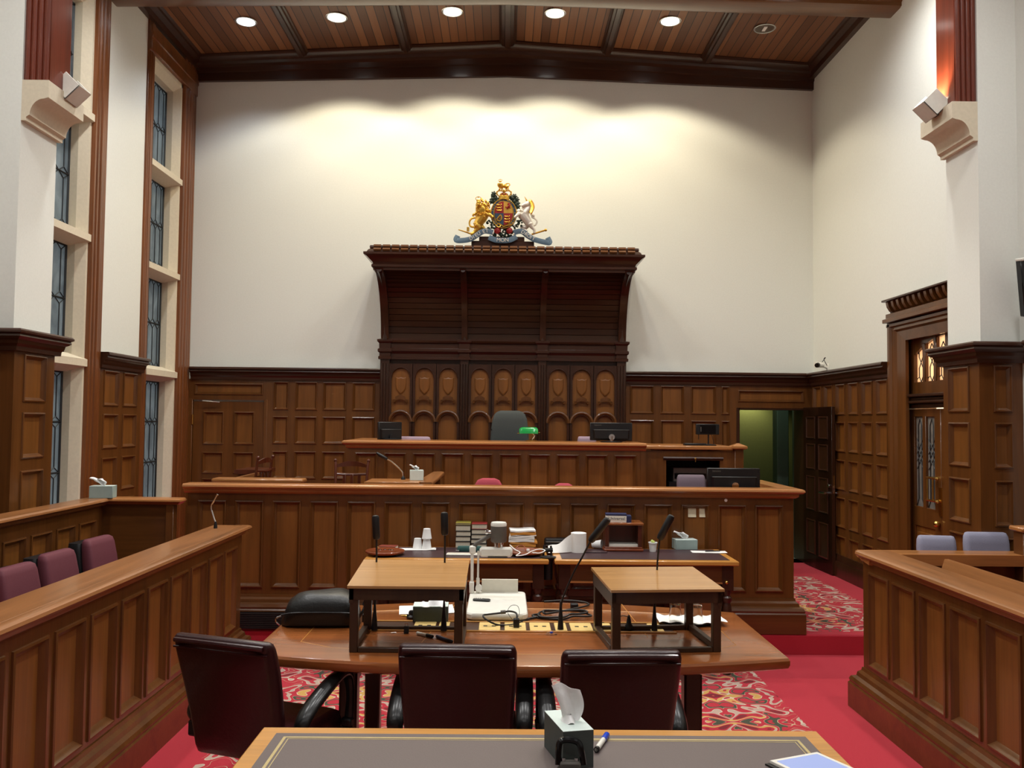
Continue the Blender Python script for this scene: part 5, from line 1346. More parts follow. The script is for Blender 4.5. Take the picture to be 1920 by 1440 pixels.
# ---- executive chairs
def exec_chair(label, loc, rz, group='burgundy leather armchairs at the big table'):
    r = thing('office_armchair', label, 'chair', loc, rz, group)
    W = .485
    rings = []
    zs = [.40, .41, .44, .50, .60, .70, .80, .87, .905, .925, .935]
    for i, z in enumerate(zs):
        t = (z-.42)/.5; w = (W*(.90+.10*min(1, max(0, t)*1.3)))-(.03 if i in (0, 10) else .012 if i in (1, 9) else 0)
        th = .075 if 1 < i < 8 else (.03 if i in (0, 10) else .058)
        yo = -.245-.085*t-.05*t*t
        ring = []
        for x, y in rrect(w, th, th*.42, 4):
            ring.append((x, yo+y+.025*(2*x/W)**2, z+.008*(1-(2*x/W)**2)*(1 if i > 7 else 0)))
        rings.append(ring)
    bk = MB().loft(rings).build('backrest', BURG, r, local=True, smooth=60)
    # roll and piping along the top
    def yt(z): t = (z-.42)/.5; return -.245-.085*t-.05*t*t
    def line(z, dy, n=12, f=.96): return [(W*f*(k/n-.5), yt(z)+dy+.025*(2*(k/n-.5)*f)**2, z+.008*(1-(2*(k/n-.5)*f)**2)) for k in range(n+1)]
    MB().tube(line(.915, -.034, f=.90), .011, 8).build('top_roll', BURG, bk, local=True)
    MB().tube(line(.885, -.038, f=.955), .005, 6).build('piping', BURG, bk, local=True)
    # seat cushion
    rg = []
    for i, (z, ins) in enumerate(((.40, .03), (.41, .008), (.44, 0), (.48, 0), (.495, .012), (.505, .04))):
        rg.append([(x, y+.02, z-(.03*max(0, (y-.15)/.1) if i > 2 else 0)) for x, y in rrect(.49-2*ins, .50-2*ins, .07, 5)])
    MB().loft(rg).build('seat', BURG, r, local=True, smooth=60)
    for s in (-1, 1):
        x = s*.275
        pts = smoothpath([(x, -.17, .50), (x, -.19, .555), (x, -.12, .61), (x, .02, .665), (x, .12, .685), (x, .185, .66), (x, .205, .58), (x, .20, .47)], 5)
        n = len(pts)
        rad = [.030+.010*math.sin(PI*min(1, k/(n*.62))) if k < n*.62 else .026 for k in range(n)]
        a = MB().tube(pts, rad, 10, up=(1, 0, 0), flat=.62).build('armrest', ARMPAD, r, local=True, smooth=60)
        MB().tube([(p[0]-s*.0, p[1]+.0, p[2]-.022) for p in pts[4:20]], .008, 6).build('arm_trim', CHROME, a, local=True)
        MB().box((x-.03, -.20, .44), (x+.03, -.13, .51), .008).box((x-s*.10-.03, -.15, .40), (x+.02, -.11, .43), .005).build('arm_bracket', BLACKP, a, local=True)
        MB().box((x-.028, .17, .43), (x+.028, .235, .47), .008).box((x-s*.10-.03, .18, .40), (x+.02, .22, .43), .005).build('arm_bracket', BLACKP, a, local=True)
    MB().lathe([(.028, .1), (.028, .26), (.05, .30), (.12, .38), (.14, .40)], (0, 0, 0), 14).build('column', BLACKP, r, local=True)
    for k in range(5):
        a = 2*PI*k/5+.3
        b = MB().tube([(.03*math.cos(a), .03*math.sin(a), .13), (.27*math.cos(a), .27*math.sin(a), .085)], [.026, .016], 8).build('base_leg', BLACKP, r, local=True)
        MB().lathe([(.027, -.011), (.027, .011)], n=14).xf(tr(.27*math.cos(a), .27*math.sin(a), .028) @ rot('Z', math.degrees(a)+90) @ rot('X', 90)).tube([(.27*math.cos(a), .27*math.sin(a), .03), (.27*math.cos(a), .27*math.sin(a), .09)], .008, 6).build('caster', BLACKP, b, local=True)
    return r
def place_back(px, py, z=.93):
    return at(px, py, z=z)
q = place_back(862, 1211); exec_chair('burgundy leather armchair at the middle of the big table, left lectern before it', (q.x, q.y+.36, 0), math.radians(-1.5))
q = place_back(1160, 1222); exec_chair('burgundy leather armchair nearest the right lectern, behind the white tissue', (q.x, q.y+.36, 0), math.radians(2))
q = place_back(420, 1196); a = math.radians(-20)
exec_chair('burgundy leather armchair turned to the right beside the left jury barrier', (q.x+.37*math.sin(-a), q.y+.37*math.cos(a)-.03, 0), a)

# ---- foreground table and its things
ft = thing('leather_topped_table', 'nearest table at the bottom edge with grey leather inset and gilt border', 'table', (.12, 2.5, 0))
fx0, fx1, fy0, fy1 = -.825, 1.108, 2.05, 3.02
MB().box((fx0, fy0, TZ-.035), (fx1, fy1, TZ-.002), .008).build('table_top', W_EDG, ft)
MB().box((fx0+.065, fy0+.065, TZ-.004), (fx1-.065, fy1-.065, TZ)).build('leather_inset', LEATHT, ft)
for ins, w in ((.098, .010), (.116, .003)):
    m = MB()
    a, b, c, d = fx0+ins, fx1-ins, fy0+ins, fy1-ins
    o = [(a, c), (b, c), (b, d), (a, d)]; i = [(a+w, c+w), (b-w, c+w), (b-w, d-w), (a+w, d-w)]
    m.loft([[(x, y, TZ-.0005) for x, y in o], [(x, y, TZ+.0007) for x, y in o], [(x, y, TZ+.0007) for x, y in i], [(x, y, TZ-.0005) for x, y in i]], caps=False).build('gilt_line', GOLDL, ft)
MB().box((fx0+.05, fy0+.05, TZ-.15), (fx1-.05, fy1-.05, TZ-.036)).build('apron', W_FRX, ft)
for x in (fx0+.08, fx1-.08):
    for y in (fy0+.08, fy1-.08): MB().lathe([(.025, 0), (.03, .05), (.026, .1), (.036, .4), (.04, .6), (.036, TZ-.15)], (x, y, 0), 14).build('leg', W_TBD, ft)
# tissue box turned lengthwise
A, B_, C_ = at(1056, 1372, z=TZ+.115), at(1113, 1368, z=TZ+.115), at(1021, 1333, z=TZ+.115)
bw_ = (B_-A).length; bl = (C_-A).length
ang = math.atan2(B_.y-A.y, B_.x-A.x)
cen = (B_+C_)/2
ux, uy = (B_-A).normalized(), (C_-A).normalized()
tb1 = thing('tissue_box', 'large grey tissue box with tall tissue on the nearest table', 'tissue box', (cen.x, cen.y, TZ), 0, 'tissue boxes')
h = .115
cor = [A, B_, B_+C_-A, C_]
MB().loft([[(p.x, p.y, TZ+hh) for p in cor] for hh in (.0008, h-.001)]).build('carton', TEALD, tb1)
MB().loft([[(p.x, p.y, TZ+hh) for p in cor] for hh in (h-.001, h+.0004)]).build('carton_top', TEALW, tb1)
def tfn(u, v):
    s = (u-.5)*2; w = .018+.034*v**.55*(1-.12*v)
    d = ux*(s*w-.010*v*v+.006*math.sin(4*v)) + uy*(.010*math.sin(3.6*s+2*v)*(1-.3*v)+.01*v)
    q = cen+d+ux*.004-uy*.01
    return (q.x, q.y, TZ+h-.002+.112*v*(1-.13*s*v-.05*s*s)-.004*math.sin(5*s)*v)
MB().sheet(tfn, 18, 14, .001).build('tissue', TISSUE, tb1, smooth=60)
def tfn2(u, v):
    a = 2*PI*u; q = cen+ux*(math.cos(a)*(.022-.012*v)-.004)+uy*(math.sin(a)*(.034-.022*v)-.012)
    return (q.x, q.y, TZ+h+.001+.022*v+.006*math.sin(3*a)*(1-v))
MB().sheet(tfn2, 18, 4, .001).build('tissue_tuft', TISSUE, tb1, smooth=60)
# hole punch
q = at(1068, 1387, z=TZ+.097); q = V((q.x, q.y-.022, TZ))
hp = thing('hole_punch', 'black hole punch with a looped handle before the large tissue box', 'hole punch', q)
hw = .036
MB().box((q.x-hw, q.y-.07, TZ), (q.x+hw, q.y+.035, TZ+.018), .006).build('punch_base', BLACKP, hp)
MB().box((q.x-hw*.9, q.y-.01, TZ+.018), (q.x+hw*.9, q.y+.02, TZ+.04), .005).build('punch_block', GREYP, hp)
for s in (-1, 1): MB().tube([(q.x+s*hw*.55, q.y+.005, TZ+.018), (q.x+s*hw*.55, q.y+.005, TZ+.05)], .007, 10).build('punch_pin', CHROME, hp)
MB().tube(smoothpath([(q.x-hw, q.y-.0, TZ+.03), (q.x-hw*.95, q.y+.012, TZ+.07), (q.x-hw*.75, q.y+.02, TZ+.093), (q.x, q.y+.022, TZ+.097), (q.x+hw*.75, q.y+.02, TZ+.088), (q.x+hw*1.0, q.y+.012, TZ+.065), (q.x+hw*1.15, q.y-.0, TZ+.03)], 6), .0095, 8).build('handle', BLACKG, hp)
# marker
A, B_ = at(1118, 1406, z=TZ+.01), at(1139, 1376, z=TZ+.01)
mk = thing('marker_pen', 'white marker pen with blue cap beside the large tissue box', 'pen', (A+B_)/2-V((0, 0, .01)))
d = B_-A
MB().tube([A, A+d*.05, A+d*.62], [.006, .0088, .0088], 12).build('barrel', WHITEP, mk)
MB().tube([A, A+d*.08], [.0092, .0094], 12).build('end_plug', BLACKP, mk)
MB().tube([A+d*.62, A+d*.95, B_], [.0098, .0098, .006], 12).build('cap', PENBLUE, mk)
# tablet on its dark cover
P = [at(1443, 1427, z=TZ+.012), at(1532, 1411, z=TZ+.012), at(1600, 1441, z=TZ+.012)]
P[2] = P[1]+(P[2]-P[1])*1.4
P.append(P[0]+P[2]-P[1])
tbt = thing('tablet', 'white edged tablet with pale blue screen on the right corner of the nearest table', 'tablet', (sum((p.x for p in P))/4, sum((p.y for p in P))/4, TZ))
cc = sum(P, V((0, 0, 0)))/4
tu, tv_ = (P[1]-P[0]).normalized(), (P[2]-P[1]).normalized()
ring = lambda f, z: [(p.x+(tu*a+tv_*b).x*(1-f)*.12, p.y+(tu*a+tv_*b).y*(1-f)*.12, z) for p, (a, b) in zip(P, ((1, 1), (-1, 1), (-1, -1), (1, -1)))]
MB().loft([ring(1.0, TZ+.006), ring(1.0, TZ+.013), ring(.99, TZ+.0145)]).build('tablet_body', WHITEP, tbt)
MB().loft([ring(.88, TZ+.0142), ring(.88, TZ+.0152)]).build('screen', SCREENB, tbt)
MB().loft([[(x-.012, y-.004, z) for x, y, z in ring(1.02, TZ+.0005)], [(x-.012, y-.004, z) for x, y, z in ring(1.02, TZ+.0055)]]).build('folio_cover', BLACKP, tbt)

# ---- jury seats
def jury_seat(label, loc, rz):
    loc = (loc[0], loc[1], loc[2]+.91*.08)
    r = thing('upholstered_armchair', label, 'chair', loc, rz, 'burgundy seats in the jury box')
    rg = []
    for i, (z, w, th) in enumerate(((.42, .40, .05), (.46, .44, .10), (.60, .46, .11), (.75, .45, .105), (.86, .43, .09), (.895, .41, .075), (.91, .36, .04))):
        rg.append([(x, y-.23-.12*(z-.42)+.06*(2*x/.46)**2, z) for x, y in rrect(w*.86, th, th*.45, 4)])
    MB().loft(rg).build('backrest', BURGF, r, local=True, smooth=60)
    MB().loft([[(x, y-.15-.12*(z-.42)-.15, z) for x, y in rrect(w*.86, .11, .03)] for z, w in ((.40, .40), (.60, .45), (.84, .42), (.88, .38))]).build('back_shell', BLACKP, r, local=True)
    MB().loft([[(x, y+.03, z) for x, y in rrect(w, d, .07, 5)] for z, w, d in ((.38, .44, .44), (.40, .48, .48), (.45, .48, .48), (.475, .42, .42))]).build('seat', BURGF, r, local=True, smooth=60)
    for s in (-1, 1):
        x = s*.245
        a = MB().tube(smoothpath([(x, -.22, .50), (x, -.17, .60), (x, -.05, .655), (x, .10, .66), (x, .20, .62), (x, .22, .54), (x, .20, .42)], 5), .020, 8, flat=1.5, up=(1, 0, 0)).build('armrest', W_CHR, r, local=True, smooth=60)
        MB().sheet(lambda u, v: (x, -.19+.38*u, .43+(.16+.06*math.sin(PI*u))*v), 8, 2, .02).build('arm_side', BLACKP, a, local=True)
    MB().lathe([(.16, .0), (.16, .03), (.03, .05), (.03, .38)], (0, 0, 0), 14).build('pedestal', BLACKP, r, local=True)
    r.scale = (.92, .92, .92)
    return r
for px, py, lbl in ((172, 1009, 'burgundy jury seat farthest from the viewer, nearest the end wing'), (92, 1036, 'burgundy jury seat, middle one of the three in the row'), (12, 1063, 'burgundy jury seat cut by the left edge of the picture')):
    q = at(px, py, X=-2.93)
    jury_seat(lbl, (q.x+.24, q.y+.07, q.z-.915), math.radians(-94))
# ---- dock seats: blue grey backs
def seat_back(label, loc, rz, mat, name='upholstered_chair', w=.46, group=None, zt=.92):
    r = thing(name, label, 'chair', loc, rz, group)
    rg = [[(x, y-.22-.1*(z-.45), z) for x, y in rrect(ww, th, th*.45, 4)] for z, ww, th in ((.45, w*.9, .05), (.50, w, .08), (zt-.08, w, .08), (zt-.03, w*.97, .07), (zt-.005, w*.9, .04), (zt, w*.8, .015))]
    MB().loft(rg).build('backrest', mat, r, local=True, smooth=60)
    MB().loft([[(x, y, z) for x, y in rrect(ww, ww, .06)] for z, ww in ((.40, w*.9), (.42, w), (.46, w), (.48, w*.9))]).build('seat', mat, r, local=True, smooth=60)
    for sx in (-1, 1):
        for sy in (-1, 1): MB().tube([(sx*w*.40, sy*w*.40, 0), (sx*w*.38, sy*w*.36, .42)], .012, 8).build('leg', BLACKP, r, local=True)
    return r
q = at(1877, 1005, Y=5.95); seat_back('blue grey chair back showing above the rear rail, the right one beside the dock post', (q.x, 5.88, 0), math.radians(178), BLUEF, w=.32, zt=q.z,  group='blue grey chairs behind the dock')
q = at(1771, 1011, Y=5.98); seat_back('blue grey chair back above the rear rail, the lower left one by the cased door', (q.x, 5.90, 0), math.radians(172), BLUEF, w=.27, zt=q.z,  group='blue grey chairs behind the dock')

# ---- behind the bench front
PZ = .50
def slat_chair(label, loc, rz):
    loc = (loc[0], loc[1], loc[2]+.965*(1-.68))
    r = thing('wooden_armchair', label, 'chair', loc, rz, 'dark wooden chairs behind the bench')
    for s in (-1, 1):
        MB().tube([(s*.20, -.20, 0), (s*.20, -.20, .45), (s*.215, -.25, .93), (s*.22, -.26, .965)], [.018, .02, .018, .016], 8).ball((s*.222, -.262, .975), .024, 10).build('back_post', W_CHR, r, local=True, smooth=50)
        MB().tube([(s*.20, .20, 0), (s*.20, .20, .42)], .018, 8).build('leg', W_CHR, r, local=True)
        MB().tube([(s*.20, -.21, .65), (s*.24, .0, .66), (s*.23, .2, .65), (s*.20, .2, .42)], .014, 8).build('armrest', W_CHR, r, local=True)
    MB().sheet(lambda u, v: ((u-.5)*.43, -.255-.03*math.sin(PI*u), .885+.035*v+.05*math.sin(PI*u)*(.35+.65*v)), 14, 2, .016).build('crest_rail', W_CHR, r, local=True, smooth=50)
    MB().tube(smoothpath([(-.21, -.245, .80), (0, -.275, .79), (.21, -.245, .80)], 5), .016, 8).build('back_rail', W_CHR, r, local=True)
    for x in (-.10, .0, .10): MB().box((x-.02, -.265, .46), (x+.02, -.25, .80), .003).build('splat', W_CHR, r, local=True)
    MB().box((-.22, -.21, .42), (.22, .23, .46), .01).build('seat', W_CHR, r, local=True)
    r.scale = (.68, .68, .68)
    return r
q = at(659, 866, Y=7.75); slat_chair('dark wooden armchair with arched crest rail facing away, left of the microphone', (q.x, 7.55, q.z-.96), math.radians(177))
q = at(470, 857, Y=8.0); slat_chair('dark wooden chair seen edge on in front of the left door', (q.x, 7.9, q.z-.965), math.radians(80))
# low witness rail at the left
wr_ = thing('witness_stand', 'low timber stand with pale rail at the left, before the blind door', 'stand', (-2, 7.55, STEP))
xa, xb = at(400, 900, Y=7.5).x, at(570, 900, Y=7.5).x; zr = at(480, 896, Y=7.55).z
MB().box((xa, 7.44, zr-.04), (xb, 7.62, zr), .012).build('rail_top', W_RLX, wr_)
MB().box((xa+.04, 7.50, STEP), (xb-.06, 7.56, zr-.04)).build('front_panel', W_FRM, wr_)
xd = at(495, 884, Y=8.6)
MB().prism([(0, 0), (.03, 0), (.03, -.03), (0, -.03)], lambda a, b: (xa+.12+a, 7.62, zr-.01+b), lambda a, b: (xd.x+a, 8.7, zr-.0+b)).build('side_rail', W_RLY, wr_)
MB().prism([(-.22, 0), (.06, 0), (.06, -.04), (-.22, -.04)], lambda a, b: (xd.x+a, 8.35, zr-.0+b+.02), lambda a, b: (xd.x+a, 8.8, zr+b+.02)).build('desk_board', W_CHR, wr_)
MB().box((xd.x-.2, 8.4, STEP), (xd.x, 8.75, zr-.02)).build('desk_pedestal', W_FRM, wr_)
# sloping arm rail near the tissue box
sl = thing('sloping_rail', 'sloping timber rail end rising behind the bench front beside the small tissue box', 'rail', at(800, 906, Y=7.6))
A, B_ = at(790, 910, Y=7.35), at(822, 889, Y=7.95); A.z = B_.z = (A.z+B_.z)/2
A = at(795, 908, Y=7.2); B_ = at(822, 888, Y=7.9)
MB().loft([[(p.x+x, p.y, p.z+y) for x, y in rrect(w, .035, .012)] for p, w in ((A, .14), (A*.5+B_*.5, .135), (B_, .11), (B_+V((.003, .05, .0)), .06))]).build('rail_board', W_RLY, sl, smooth=30)
MB().box((B_.x-.05, 7.6, STEP), (B_.x+.04, 7.9, B_.z-.03)).build('rail_support', W_FRM, sl)
q = at(781, 900, Y=7.35)
tissue_box('small pale tissue box behind the bench front rail, beside the sloping rail', (q.x, q.y, q.z), math.radians(8), .115, .10, .085, TEALW, TEALW, .05, lean=-.6)
shelf_z = q.z
MB_sh = thing('clerk_shelf', 'narrow timber shelf behind the bench front under the small pale tissue box', 'shelf', (0, 7.3, STEP))
sa, sb = at(690, 900, Y=7.3).x, at(790, 900, Y=7.3).x
MB().box((sa, SY+.14, shelf_z-.03), (sb, 7.5, shelf_z-.001), .004).build('shelf_board', W_RLX, MB_sh)
MB().box((sa, SY+.16, STEP), (sa+.04, 7.48, shelf_z-.03)).box((sb-.04, SY+.16, STEP), (sb, 7.48, shelf_z-.03)).build('shelf_end', W_FRM, MB_sh)
# gooseneck with black head behind the rail
B0 = at(756, 900, Y=7.4); B0.z = shelf_z
r = thing('gooseneck_microphone', 'gooseneck microphone with black head and silver neck, left of the small pale tissue box', 'microphone', B0, 0, 'gooseneck microphones')
MB().lathe([(.02, 0), (.018, .012), (.007, .03)], B0, 12).build('base', BLACKP, r)
MB().tube(smoothpath([B0+V((0, 0, .02)), at(754, 885, Y=7.4), at(746, 876, Y=7.4), at(733, 865, Y=7.4), at(724, 860, Y=7.4)], 5), .0055, 7).build('stem', CHROME, r)
MB().tube([at(726, 862, Y=7.4), at(724, 860, Y=7.4), at(712, 853, Y=7.4), at(706, 849, Y=7.4)], [.008, .015, .016, .010], 10).build('windshield', BLACKP, r)
# clerks' chairs
def round_chair(label, px, py, Y, mat, w, group):
    q = at(px, py, Y=Y)
    r = thing('swivel_chair', label, 'chair', (q.x, Y, PZ), 0, group); zt = q.z-PZ
    rg = [[(x, y, z) for x, y in rrect(w*f, th, th*.45, 4)] for z, f, th in ((zt-.42, .5, .04), (zt-.38, .85, .07), (zt-.20, 1, .08), (zt-.07, .92, .075), (zt-.02, .7, .06), (zt-.003, .4, .03))]
    MB().loft(rg).build('backrest', mat, r, local=True, smooth=60)
    MB().loft([[(x, y+.25, z) for x, y in rrect(w*f, .42*f, .08)] for z, f in ((.34, .9), (.37, 1), (.41, 1), (.43, .85))]).build('seat', mat, r, local=True, smooth=60)
    MB().lathe([(.2, 0), (.2, .03), (.03, .06), (.03, .35)], (0, .25, 0), 14).tube([(0, .1, .34), (0, .03, .5)], .02, 8).build('pedestal', BLACKP, r, local=True)
    return r
round_chair('red swivel chair whose rounded top peeks above the bench front', 916, 896, 7.75, PINKF, .28, 'red swivel chairs')
round_chair('red swivel chair just touching the bench front rail below the right monitor', 1057, 905.5, 7.8, PINKF, .22, 'red swivel chairs')
q = at(1306, 893, Y=7.75)
seat_back('grey mauve office chair at the lower right monitor', (q.x, 7.72, PZ), math.radians(180), MAUVED, name='office_chair', w=.27, zt=q.z-PZ)
# ---- on and behind the judge's bench
def monitor(label, c, rz, w, h, loc_base, tilt=0, logo=True, group='black monitors'):
    r = thing('monitor', label, 'monitor', loc_base, rz, group); hz = c
    MB().box((-w/2, -.02, hz-h/2), (w/2, .02, hz+h/2), .006).build('housing', BLACKP, r, local=True)
    MB().box((-w/2+.015, .020, hz-h/2+.015), (w/2-.015, .022, hz+h/2-.015)).build('screen', BLACKG, r, local=True)
    MB().loft([[(x, y, z) for x, z in ((-ww, hz+h*.10), (ww, hz+h*.10), (ww*.96, hz-h*.38), (-ww*.96, hz-h*.38))] for ww, y in ((w*.44, -.02), (w*.40, -.05))]).build('rear_bulge', BLACKP, r, local=True)
    MB().box((-w*.42, -.052, hz+h*.06), (w*.42, -.02, hz+h*.11), .004).build('vent_ledge', DGREY, r, local=True)
    MB().tube([(0, -.045, hz-h*.30), (0, -.075, hz-h*.30)], .03, 14).tube([(0, -.06, 0.012), (0, -.06, hz-h*.25)], .018, 10).build('stand', CHROME if logo else BLACKP, r, local=True)
    MB().lathe([(.11, 0), (.11, .008), (.03, .014)], (0, -.03, 0), 20).build('stand_foot', BLACKP, r, local=True)
    if logo: text_mesh('maker_lettering', 'lenovo', .026, GREYP, r, tr(-w*.40, -.0215, hz+h*.32) @ FACE, .0005, local=True, align='LEFT')
    return r
Ym = 8.6
q0, q1 = at(1106, 826, Y=Ym), at(1185, 797, Y=Ym)
monitor("black monitor seen from behind on the judge's bench, under the right niches", q1.z-(q1.z-q0.z)*.55-HJ+.02, 0, q1.x-q0.x, (q1.z-q0.z)*1.12, ((q0.x+q1.x)/2, Ym, HJ))
q0, q1 = at(1325, 912, Y=7.3), at(1424, 878, Y=7.3)
shz = 1.12
cs2 = thing('monitor_desk', 'low desk behind the right end of the bench front under the monitor', 'desk', ((q0.x+q1.x)/2, 7.4, STEP))
MB().box((q0.x-.05, 7.12, shz-.03), (q1.x+.0, 7.44, shz)).build('desk_top', W_RLX, cs2); MB().box((q0.x-.04, 7.38, STEP), (q1.x-.01, 7.42, shz-.03)).build('desk_panel', W_FRM, cs2)
monitor('black monitor seen from behind at the right end of the bench front', q1.z-(q1.z-q0.z)*.58-shz+.0, 0, q1.x-q0.x, (q1.z-q0.z)*1.15, ((q0.x+q1.x)/2, 7.3, shz))
q = at(729, 826, Y=8.75)
monitor("black monitor turned aside at the left end of the judge's bench", .085, math.radians(32), .26, .19, (q.x, 8.8, HJ), logo=False)
q = at(1325, 834, Y=8.75)
sm = thing('small_screen', 'small black screen on a thin stand on the equipment bay', 'screen', (q.x, 8.72, HE), 0)
w = at(1347, 800, Y=8.7).x-at(1304, 800, Y=8.7).x; z0_, z1_ = at(1325, 815, Y=8.7).z-HE, at(1325, 795, Y=8.7).z-HE
MB().box((-w/2, -.02, z0_), (w/2, .02, z1_), .004).build('housing', BLACKP, sm, local=True)
MB().box((-w*.34, -.024, z0_+.012), (w*.34, -.019, z1_-.012)).build('rear_plate', BLACKG, sm, local=True)
MB().box((-w*.32, -.026, z0_+.03), (-w*.29, -.022, z1_-.03)).build('label_strip', GREYP, sm, local=True)
MB().tube([(.01, 0, .012), (.01, 0, z0_+.02)], .008, 8).build('stand', BLACKP, sm, local=True)
MB().lathe([(.08, 0), (.08, .01), (.02, .018)], (.01, 0, 0), 20).box((-.24, -.05, 0), (-.02, .05, .022), .004).build('stand_foot', BLACKP, sm, local=True)
MB().tube(smoothpath([(.07, .0, .0), (.06, .0, .05), (.04, 0, .12), (.03, 0, z0_+.02)], 5), .003, 5).tube([(-.09, 0, z0_-.05), (-.09, 0, z0_+.01)], .004, 6).build('lead', CABLE, sm, local=True)
# judge's chair
q = at(956, 770, Y=9.25)
jc = thing('judge_chair', "tall charcoal fabric chair behind the judge's bench under the coved canopy", 'chair', (q.x, 9.25, .85))
zt = q.z-.85
rg = []
for z, w, th in ((zt-.62, .36, .06), (zt-.58, .42, .11), (zt-.35, .42, .12), (zt-.22, .405, .115), (zt-.10, .375, .10), (zt-.04, .33, .08), (zt-.012, .27, .05), (zt, .2, .02)):
    rg.append([(x, y+.05*(2*x/.42)**2*-1, z) for x, y in rrect(w, th, th*.45, 5)])
MB().loft(rg).build('backrest', CHARF, jc, local=True, smooth=60)
for s in (-1, 1):
    MB().tube(smoothpath([(s*.20, -.075, zt-.20), (s*.15, -.07, zt-.26), (s*.11, -.068, zt-.36), (s*.10, -.068, zt-.5)], 5), .006, 6).build('seam', BLACKP, jc, local=True)
    MB().tube([(s*.25, -.05, .62), (s*.25, -.35, .63), (s*.24, -.36, .45)], .022, 8).build('armrest', BLACKP, jc, local=True)
MB().loft([[(x, y-.2, z) for x, y in rrect(w, w, .1)] for z, w in ((.40, .44), (.43, .5), (.48, .5), (.51, .42))]).build('seat', CHARF, jc, local=True, smooth=60)
MB().lathe([(.3, .02), (.3, .05), (.03, .1), (.03, .4)], (0, -.15, 0), 16).build('pedestal', BLACKP, jc, local=True)
# banker's lamp
q = at(991, 824, Y=8.7)
lp = thing('desk_lamp', "green glass shaded desk lamp on the judge's bench before the charcoal chair", 'lamp', (q.x, 8.7, HJ))
zl = at(991, 811, Y=8.7).z-HJ
MB().lathe([(.06, 0), (.06, .008), (.02, .016), (.008, .02)], (.03, 0, 0), 18).build('foot', BRASS, lp, local=True)
MB().tube(smoothpath([(.035, 0, .01), (.06, .0, .05), (.055, -.0, zl-.02), (.03, 0, zl+.01)], 6), .007, 8).build('stem', CHROME, lp, local=True)
def shade(u, v): a = PI*(.05+.9*v); t = (u-.5)*2; k = (1-abs(t)**6)**.5*.25+.75; return (t*.095, -.055*math.cos(a)*k, zl-.022+.078*math.sin(a)*k)
MB().sheet(shade, 14, 12, .004).build('lamp_shade', GLASSG, lp, local=True, smooth=60)
MB().tube([(-.115, -.02, zl-.008), (.115, -.02, zl+.002)], .0035, 6).build('shade_rail', BRASS, lp, local=True)
# pale chair tops
for px, Y, w, lbl in ((781, 9.2, .36, "mauve chair top just above the judge's bench, beside the turned monitor"), (1096, 9.2, .20, "mauve chair top just left of the monitor on the judge's bench")):
    q = at(px, 817.5, Y=Y)
    seat_back(lbl, (q.x, Y, .85), 0, PURPF, w=w, group="mauve chairs behind the judge's bench", zt=q.z-.85)
# tissue box on the jury partition corner
q = at(197, 931, X=XB-.02)
tissue_box('pale tissue box with fluffy tissue on the corner of the jury partition', (q.x+.02, q.y-.08, HB), math.radians(8), .175, .11, .095, TEAL, TEALW, .07, up=True, lean=-.9)

# ---- security camera on the right wall
q = at(1553, 690, X=XR)
sc_ = thing('security_camera', 'small white security camera on a bracket high in the far right corner', 'camera', (XR, q.y, q.z))
e = at(1533, 684, Y=q.y-.02)
MB().box((XR-.015, q.y-.03, q.z-.05), (XR, q.y+.03, q.z+.05), .004).tube([(XR-.01, q.y, q.z), (e.x+.06, q.y, e.z-.01)], .014, 8).build('bracket', WHITEP, sc_)
MB().tube([(e.x+.07, q.y, e.z+.0), (e.x-.03, q.y-.02, e.z)], [.03, .034], 14).build('camera_body', WHITEP, sc_)
MB().tube([(e.x-.01, q.y-.05, e.z-.005), (e.x-.03, q.y-.075, e.z-.01)], [.03, .026], 14).build('lens', BLACKG, sc_)
MB().tube(smoothpath([(XR-.01, q.y, q.z+.02), (XR-.05, q.y, q.z+.10), (e.x+.10, q.y, e.z+.085), (e.x+.05, q.y, e.z+.02)], 6), .004, 6).build('lead', BLACKP, sc_)

# ---- wall screen cut by the right edge
q = at(1909, 494, Y=6.05); q2 = at(1918, 597, Y=6.15)
tv = thing('wall_screen', 'black wall screen cut by the right edge of the picture', 'screen', (q.x+.25, 6.1, q2.z))
q3 = at(1920, 490, Y=6.02)
M_ = MB().box((0, -.03, -(q.z-q2.z)*.0), (.75, .03, q.z-q2.z+.02), .006).xf(tr(3.715, 6.06, q2.z) @ rot('Y', -9) @ rot('X', 8))
M_ .xf(Matrix.Identity(4)); M_.build('screen_housing', BLACKG, tv)
MB().box((0, -.036, q.z-q2.z+.015), (.75, .034, q.z-q2.z+.035), .004).xf(tr(3.715, 6.06, q2.z) @ rot('Y', -9) @ rot('X', 8)).build('screen_edge', WHITEP, tv)
MB().tube([(q2.x+.1, 6.12, q2.z+.2), (q2.x+.1, 6.22, q2.z+.2)], .03, 10).build('screen_bracket', BLACKP, tv)

# ---- royal arms on the canopy
YA = 9.62
ar = thing('coat_of_arms', 'gilded coat of arms with lion, unicorn and motto ribbon on top of the canopy', 'coat of arms', (at(943, 460, Y=YA).x, YA, zd+.055))
k_ = YA/F/8.348
o_ = at(943, 462, Y=YA); zbase = zd+.062
def A2(cx, cy, d=0.0):
    q = at(830+cx/8.348, 320+cy/8.348, Y=YA); return V((q.x, YA-d, q.z))
def sc_len(n): return n*k_
def poly(pts, y0, y1): # pts in sketch units, closed outline, from depth y0 to y1 towards viewer
    return MB().prism(pts, lambda a, b: A2(a, b, y0), lambda a, b: A2(a, b, y1))
x0 = A2(450, 1180).x; x1 = A2(1430, 1180).x
zA = A2(945, 1110).z; zB = A2(945, 1040).z
MB().box((x0, YA-.03, zbase-.002), (x1, YA+.12, zA), .004).box((A2(585, 0).x, YA-.03, zA-.002), (A2(1290, 0).x, YA+.10, zB), .004).build('arms_plinth', W_DRK, ar)
